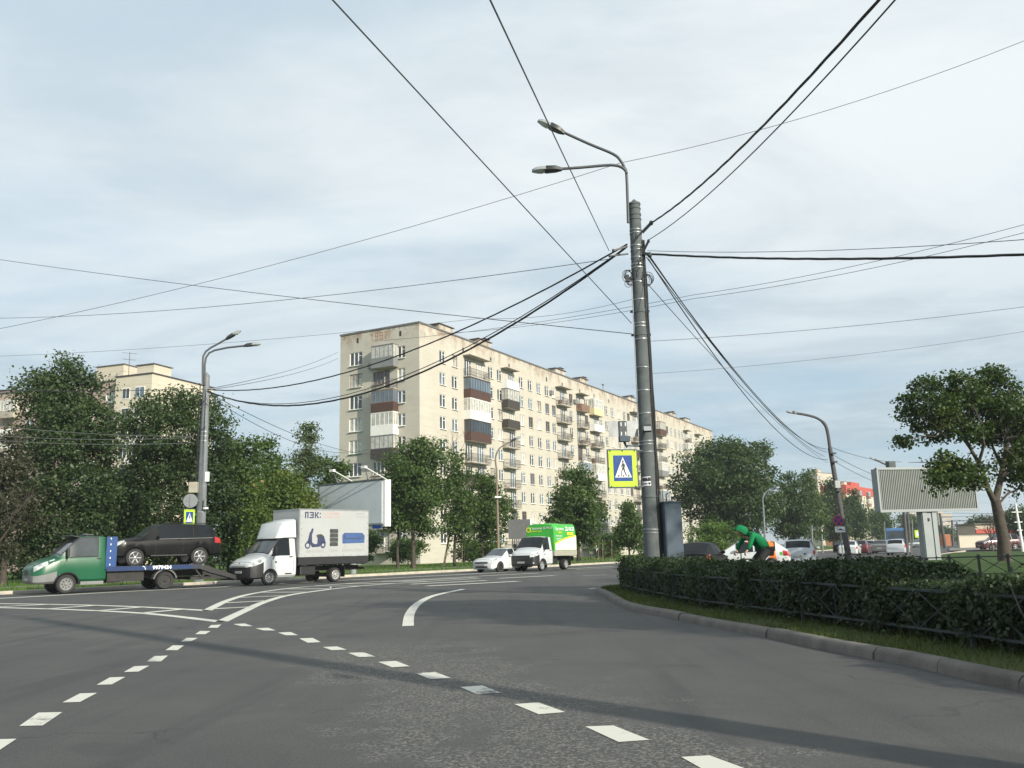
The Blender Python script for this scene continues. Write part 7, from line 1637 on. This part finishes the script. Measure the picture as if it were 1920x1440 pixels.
# ------------------------------------------------------------------ people, bicycle
def skin_obj(name, V, E, Rr, mat_, parent, root=0, sub=2):
    bm = bmesh.new(); sk = bm.verts.layers.skin.verify(); vs = []
    for v, r in zip(V, Rr):
        b = bm.verts.new(v); b[sk].radius = (r, r) if not hasattr(r, '__len__') else r; vs.append(b)
    for a, b in E: bm.edges.new((vs[a], vs[b]))
    vs[root][sk].use_root = True
    me = D.meshes.new(name); bm.to_mesh(me); bm.free(); o = D.objects.new(name+'_tmp', me); COL.objects.link(o)
    o.modifiers.new('s', 'SKIN').use_smooth_shade = True; m = o.modifiers.new('u', 'SUBSURF'); m.levels = sub; m.render_levels = sub
    dg = bpy.context.evaluated_depsgraph_get(); dg.update(); me2 = D.meshes.new_from_object(o.evaluated_get(dg)); D.objects.remove(o); D.meshes.remove(me)
    me2.materials.clear(); me2.materials.append(M[mat_]); me2.shade_smooth(); r_ = link(name, me2, parent); return r_
def merge_into(o, others):          # several grown surfaces become the one body mesh
    b = bmesh.new(); b.from_mesh(o.data)
    for q in others: b.from_mesh(q.data); D.objects.remove(q)
    b.to_mesh(o.data); b.free(); o.data.shade_smooth()
M['hoodie'] = material('green_hoodie_cloth', (.010, .16, .062), .9, 0, .25, 7, spec=.15, bump=1., bscale=7); M['trousers'] = material('black_trousers', (.016, .016, .018), .85, 0, .2, 8); M['hair'] = material('dark_hair', (.02, .014, .010), .7, 0, .3, 30); M['shoe'] = material('shoe', (.03, .03, .032), .6)
def hand_chain(w, d, curl, sgn):     # palm and five bent fingers; w wrist, d direction, curl the side fingers bend to
    d = d.normalized(); c = curl.normalized(); s = d.cross(c).normalized()*sgn; V, E, R_ = [], [], []
    def add(p, r): V.append(p); R_.append(r); return len(V)-1
    a = add(w, .026); b = add(w+d*.045, (.038, .020)); k = add(w+d*.085, (.040, .016)); E.extend([(a, b), (b, k)])
    for i, (o, l) in enumerate(((-.030, .055), (-.010, .068), (.010, .064), (.030, .050))):
        f0 = add(w+d*.09+s*o, .0095); f1 = add(w+d*(.09+l*.45)+s*o*1.1+c*l*.18, .009); f2 = add(w+d*(.09+l*.62)+s*o*1.1+c*l*.55, .0085); f3 = add(w+d*(.09+l*.45)+s*o*1.05+c*l*.85, .007); E.extend([(k, f0), (f0, f1), (f1, f2), (f2, f3)])
    t1 = add(w+d*.05-s*.045+c*.01, .012); t2 = add(w+d*.08-s*.055+c*.035, .010); t3 = add(w+d*.10-s*.04+c*.055, .0085); E.extend([(b, t1), (t1, t2), (t2, t3)]); return V, E, R_
def head_mesh(mb, c, fwd, up, r=.105, mi=0):
    fwd = fwd.normalized(); up = (up-fwd*up.dot(fwd)).normalized(); sd = up.cross(fwd); T = Matrix((fwd, sd, up)).transposed()
    n, m = 20, 14; rings = []
    for i in range(m+1):
        a = pi*i/m; row = []
        for j in range(n):
            b = 2*pi*j/n; x, y, z = sin(a)*cos(b), sin(a)*sin(b), cos(a); px_, py_, pz_ = x*.098, y*.076, z*.118
            if z < 0: px_ = px_*(1+.10*max(0, x))*(1+.12*z); py_ *= 1+.28*z
            if x > .5:
                px_ += .022*max(0, 1-abs(y)/.22)*max(0, 1-abs(z+.12)/.28)                     # nose
                px_ -= .012*max(0, 1-abs(abs(y)-.38)/.2)*max(0, 1-abs(z-.12)/.2)              # eye sockets
                px_ += .006*max(0, 1-abs(y)/.3)*max(0, 1-abs(z+.52)/.12)                       # lips
            row.append(mb._p(c+T @ Vector((px_, py_, pz_))))
        rings.append(row)
    for i in range(m):
        for j in range(n): mb.idx((rings[i][j], rings[i+1][j], rings[i+1][(j+1) % n], rings[i][(j+1) % n]), mi)
    for s in (-1, 1): mb.ball(c+T @ Vector((-.005, s*.078, -.005)), (.018, .012, .03), 8, 6, mi)
    return T
# ---- cyclist: rides to the left (local +x is forwards)
YC = 20.5; cc = at(1417, 1040, YC); CZ = .125; ch = radians(190)
by = thing('bicycle', 'black bicycle ridden by the person in the green hoodie', 'bicycle', (cc[0], YC, CZ), ch)
rw = .335
for x in (.53, -.52):
    mb = MB(); mb.lathe([(rw-.02, -.018), (rw, -.012), (rw+.008, 0), (rw, .012), (rw-.02, .018), (rw-.025, 0)], ax='Y', n=32, close=True); w_ = mb.build('wheel', 'rubber', by, smooth=50); w_.location = (x, 0, rw+.008)
    mb = MB(); mb.lathe([(rw-.022, -.012), (rw-.022, .012), (rw-.036, .010), (rw-.036, -.010)], ax='Y', n=32, close=True); mb.tube([(0, -.05, 0), (0, .05, 0)], .022, 8); mb.build('rim', 'steel', w_)
    mb = MB()
    for k in range(20): a = 2*pi*k/20; mb.tube([(.02*cos(a+1), .02*(-1)**k, .02*sin(a+1)), ((rw-.036)*cos(a), 0, (rw-.036)*sin(a))], .002, 3)
    mb.build('spokes', 'steel', w_)
    mb = MB(); n = 14; P_ = [((rw+.04)*cos(a), (rw+.04)*sin(a)) for a in (np.linspace(.35, 2.6, n) if x < 0 else np.linspace(.8, 2.5, n))]; Q_ = [(p[0]*.985, p[1]*.985) for p in P_[::-1]]; mb.prism([(x+p[0], rw+p[1]) for p in P_+Q_], -.03, .03, 'Y'); mb.build('mudguard', 'black', by)
mb = MB(); bb_ = (-.02, 0, .29); st_ = (-.22, 0, .84); hd = (.36, 0, .86); hd2 = (.39, 0, .74)
for a, b, r in ((bb_, st_, .017), (st_, hd, .016), (bb_, hd2, .020), (hd, hd2, .021), ((-.52, .05, rw), bb_, .011), ((-.52, -.05, rw), bb_, .011), ((-.52, .05, rw), (-.20, .02, .78), .010), ((-.52, -.05, rw), (-.20, -.02, .78), .010), (hd2, (.46, 0, .62), .02), ((.46, .055, .62), (.53, .055, rw), .013), ((.46, -.055, .62), (.53, -.055, rw), .013)): mb.tube([a, b], r, 8)
mb.build('frame', 'carblack', by, smooth=60)
mb = MB(); mb.tube([(.36, 0, .86), (.35, 0, .98), (.40, 0, 1.0)], .015, 8); mb.tube([(.32, .30, 1.02), (.37, .22, 1.01), (.41, .08, 1.0), (.41, -.08, 1.0), (.37, -.22, 1.01), (.32, -.30, 1.02)], .013, 8); mb.build('handlebar', 'black', by, smooth=60)
mb = MB(); mb.tube([st_, (-.25, 0, .96)], .014, 8); mb.ball((-.27, 0, .985), (.14, .075, .035), 12, 7); mb.build('saddle', 'black', by, smooth=60)
mb = MB(); mb.tube([(-.02, -.07, .29), (-.02, .07, .29)], .02, 8); mb.lathe([(.09, .045), (.09, .05)], (-.02, 0, .29), 'Y', 20); mb.bar((-.02, .08, .29), (.13, .08, .22), .02); mb.bar((-.02, -.08, .29), (-.17, -.08, .36), .02); mb.box((.13, .14, .22), (.09, .10, .02)); mb.box((-.17, -.14, .36), (.09, .10, .02)); mb.build('crankset', 'black', by)
pe = thing('person', 'person in a green hooded jacket leaning over the bicycle handlebars', 'person', (cc[0], YC, CZ), ch)
Vv = Vector; pelvis = Vv((-.24, 0, 1.08)); chest = Vv((.06, 0, 1.33)); neck = Vv((.19, 0, 1.44)); sh = {s: Vv((.13, s*.20, 1.38)) for s in (1, -1)}
elb = {1: Vv((.25, .28, 1.15)), -1: Vv((.27, -.28, 1.16))}; wri = {1: Vv((.305, .275, 1.065)), -1: Vv((.305, -.275, 1.065))}
hip = {s: Vv((-.24, s*.10, 1.03)) for s in (1, -1)}; kne = {1: Vv((.10, .12, .68)), -1: Vv((.02, -.12, .80))}; ank = {1: Vv((.06, .13, .30)), -1: Vv((-.22, -.13, .44))}; toe = {1: Vv((.20, .13, .245)), -1: Vv((-.08, -.13, .385))}
def bodynet(k, arms=True, legs=True, torso=True):
    V = [pelvis, pelvis.lerp(chest, .5)+Vv((-.03, 0, .03)), chest, neck]; R_ = [(.15*k, .115*k), (.155*k, .11*k), (.17*k, .115*k), .062*k]; E = [(0, 1), (1, 2), (2, 3)]
    if arms:
        for s in (1, -1):
            i = len(V); V += [sh[s], sh[s].lerp(elb[s], .5), elb[s], elb[s].lerp(wri[s], .5), wri[s]]; R_ += [.066*k, .055*k, .046*k, .042*k, .033*k]; E += [(2, i), (i, i+1), (i+1, i+2), (i+2, i+3), (i+3, i+4)]
    if legs:
        for s in (1, -1):
            i = len(V); V += [hip[s], hip[s].lerp(kne[s], .5), kne[s], kne[s].lerp(ank[s], .4), ank[s]]; R_ += [.095*k, .08*k, .06*k, .057*k, .04*k]; E += [(0, i), (i, i+1), (i+1, i+2), (i+2, i+3), (i+3, i+4)]
            V.append(toe[s]); R_.append((.045*k, .03*k)); E.append((i+4, i+5))
    return V, E, R_
V, E, R_ = bodynet(.88); body = skin_obj('body', V, E, R_, 'skin', pe)
ex = []
for s in (1, -1): a, b, c = hand_chain(wri[s], Vv((.35, 0, -.35)), Vv((-.5, 0, -.8)), s); ex.append(skin_obj('hand', a, b, c, 'skin', pe))
mb = MB(); hc_ = neck+Vv((.13, 0, .045)); fw = Vv((.6, 0, -.8)); T_ = head_mesh(mb, hc_, fw, Vv((.8, 0, .6))); hm = mb.build('head', 'skin', pe, smooth=60); ex.append(hm); merge_into(body, ex)
V, E, R_ = bodynet(1.06, legs=False); V = [V[0]+Vv((-.05, 0, -.075))]+V[1:]; R_[0] = (.185, .15); R_[1] = (.195, .155); R_[2] = (.205, .145); hoodie = skin_obj('hoodie', V, E, R_, 'hoodie', pe)
mb = MB(); rings = []
for i, (x, ry, rz) in enumerate(((-.135, .03, .04), (-.12, .085, .10), (-.06, .115, .145), (.0, .12, .155), (.045, .112, .15))): rings.append([mb._p(hc_+T_ @ Vector((x+.018*cos(2*pi*j/16), ry*sin(2*pi*j/16), rz*cos(2*pi*j/16)*1.0-.004))) for j in range(16)])
for i in range(4):
    for j in range(16): mb.idx((rings[i][j], rings[i][(j+1) % 16], rings[i+1][(j+1) % 16], rings[i+1][j]))
mb.idx(rings[0]); hood = mb.build('hood', 'hoodie', pe, smooth=70)
mb = MB(); rr_ = [[mb._p(hc_+T_ @ Vector((.098*1.06*sin(a)*cos(b)-.004, .076*1.08*sin(a)*sin(b), .118*1.07*cos(a)))) for b in np.linspace(.9, 2*pi-.9, 13)] for a in np.linspace(.05, 1.7, 8)]
for i in range(7):
    for j in range(12): mb.idx((rr_[i][j], rr_[i][j+1], rr_[i+1][j+1], rr_[i+1][j]))
mb.build('hair', 'hair', pe, smooth=70)
V = [pelvis]; R_ = [(.158, .12)]; E = []
for s in (1, -1):
    i = len(V); V += [hip[s], hip[s].lerp(kne[s], .5), kne[s], kne[s].lerp(ank[s], .4), ank[s]]; R_ += [.104, .09, .07, .068, .055]; E += [(0, i), (i, i+1), (i+1, i+2), (i+2, i+3), (i+3, i+4)]
skin_obj('trousers', V, E, R_, 'trousers', pe)
for s in (1, -1): skin_obj('shoe', [ank[s]+Vv((-.06, 0, -.05)), ank[s].lerp(toe[s], .5)+Vv((0, 0, -.02)), toe[s]+Vv((.03, 0, 0))], [(0, 1), (1, 2)], [.045, .05, .038], 'shoe', pe)
# ---- two far-off pedestrians on the lawn
def pedestrian(label, x, y, hd, top_m, seed):
    o = thing('person', label, 'person', (x, y, .12), hd); rg_ = random.Random(seed); st = .18
    J = [Vv((0, 0, .95)), Vv((0, 0, 1.18)), Vv((.0, 0, 1.40)), Vv((.01, 0, 1.52))]; R_ = [(.14, .10), (.13, .10), (.16, .11), .05]; E = [(0, 1), (1, 2), (2, 3)]
    for s in (1, -1):
        i = len(J); J += [Vv((0, s*.19, 1.42)), Vv((-.03*s, s*.23, 1.14)), Vv((.10*s, s*.24, .90))]; R_ += [.055, .045, .03]; E += [(2, i), (i, i+1), (i+1, i+2)]
        i = len(J); J += [Vv((0, s*.09, .90)), Vv((.06+st*.4*s, s*.10, .50)), Vv((st*s*1.2-.05, s*.10, .08)), Vv((st*s*1.2+.11, s*.10, .04))]; R_ += [.085, .06, .042, .04]; E += [(0, i), (i, i+1), (i+1, i+2), (i+2, i+3)]
    b = skin_obj('body', J, E, [q*.92 if not hasattr(q, '__len__') else (q[0]*.9, q[1]*.9) for q in R_], 'skin', o, sub=1); mb = MB(); head_mesh(mb, Vv((.02, 0, 1.66)), Vv((1, 0, 0)), Vv((0, 0, 1))); h_ = mb.build('head', 'skin', o, smooth=60); ex = [h_]
    for s in (1, -1): a, b2, c = hand_chain(Vv((.10*s, s*.24, .90)), Vv((.1, 0, -1)), Vv((1, 0, -.2)), s); ex.append(skin_obj('hand', a, b2, c, 'skin', o, sub=1))
    merge_into(b, ex); skin_obj('jacket', J[:4]+J[4:7]+J[11:14], [(0, 1), (1, 2), (2, 3), (2, 4), (4, 5), (5, 6), (2, 7), (7, 8), (8, 9)], [(.15, .11), (.145, .11), (.175, .12), .055, .062, .052, .04, .062, .052, .04], top_m, o, sub=1)
    skin_obj('trousers', [J[0]]+J[7:10]+J[14:17], [(0, 1), (1, 2), (2, 3), (0, 4), (4, 5), (5, 6)], [(.15, .11), .095, .07, .055, .095, .07, .055], 'trousers', o, sub=1)
    mb = MB(); mb.ball((-.01, 0, 1.69), (.105, .085, .105), 12, 8); mb.build('hair', 'hair', o, smooth=60); return o
q_ = at_ground(1118, 98); pedestrian('small far-off person walking on the lawn left of the slim young tree', q_[0], q_[1], radians(200), 'white', 2)
# young staked saplings on the lawn
for i, (x, Y) in enumerate(((1103, 92), (1130, 95), (1147, 99), (1122, 101), (866, 88), (878, 92))):
    p = at_ground(x, Y); o = thing('sapling_stake', ['pale wooden stake left of the far pedestrian', 'pale wooden stake right of the far pedestrian', 'last pale stake, left of the slim young tree', 'pale stake just behind the far pedestrian', 'pale stake left of the slender brownish lamp post', 'second pale stake left of the slender brownish lamp post'][i], 'stake', (p[0], Y, .1)); mb = MB(); mb.tube([(0, 0, -.1), (.05, 0, 2.1)], .04, 6); mb.build('stake', 'barkdry', o); mb = MB(); mb.tube([(.25, .1, -.1), (.22, .1, 2.3)], .025, 5); mb.build('sapling', 'bark', o)
# ---- scraps of litter on the asphalt by the kerb
for i, (x, y) in enumerate(((1376, 1169), (1456, 1194), (1352, 1176), (620, 1102))):
    p = gp(x, y); rg_ = np.random.default_rng(i); mb = MB(); ring = [(.04*cos(a)*rg_.uniform(.6, 1.3), .03*sin(a)*rg_.uniform(.6, 1.3), rg_.uniform(.006, .03)) for a in np.linspace(0, 2*pi, 8, endpoint=False)]
    for j in range(8): mb.face([ring[j], ring[(j+1) % 8], (0, 0, .035)]); mb.face([ring[(j+1) % 8], ring[j], (0, 0, .004)])
    o = mb.build('paper_scrap', 'signwhite'); o.location = tuple(p); tag(o, ['crumpled white paper scrap on the asphalt near the hedge end', 'crumpled white paper scrap on the asphalt nearer the camera by the kerb', 'tiny paper scrap left of the kerb curve', 'tiny paper scrap on the road in front of the box truck'][i], 'litter', 'litter on the road')
# ------------------------------------------------------------------ repeats share a group
GR = {'distant_car': 'cars in the distant traffic', 'parked_car': 'dark cars waiting beyond the cyclist', 'overhead_wire': 'wires and cables over the junction', 'utility_pole': 'poles along the far streets', 'sapling_stake': 'stakes of the young saplings', 'street_lamp': 'street lamps', 'crossing_sign': 'pedestrian crossing signs', 'sign_back': 'road signs seen from the back', 'billboard': 'billboards', 'distant_sign': 'small distant road signs', 'apartment_block': 'apartment blocks', 'hedge': 'clipped hedges along the kerb', 'low_fence': 'low iron fences', 'bush': 'bushes on the lawn', 'bare_tree': 'leafless trees', 'saloon_car': 'saloon cars', 'off_road_car': 'off-road cars'}
for o in list(COL.objects):
    if o.parent is None and 'label' in o and 'group' not in o and o.get('kind') is None:
        b_ = o.name.split('.')[0]
        if b_ in GR: o['group'] = GR[b_]
        elif b_ == 'tree': o['group'] = 'trees off the right edge' if o.location.y < 25 else 'trees along the street'
# ------------------------------------------------------------------ thin summer haze
hm_ = D.materials.new('haze_air'); hm_.use_nodes = True; t = hm_.node_tree; t.nodes.clear(); o_ = t.nodes.new('ShaderNodeOutputMaterial'); v_ = t.nodes.new('ShaderNodeVolumePrincipled')
v_.inputs['Color'].default_value = (.86, .93, .97, 1); v_.inputs['Density'].default_value = .00032; v_.inputs['Anisotropy'].default_value = .2; t.links.new(v_.outputs[0], o_.inputs['Volume'])
mb = MB(); mb.box((0, 2300, 18.5), (5200, 5600, 39)); hz_ = mb.build('haze', hm_); tag(hz_, 'thin pale haze in the air over the whole street', 'haze', kind='stuff')
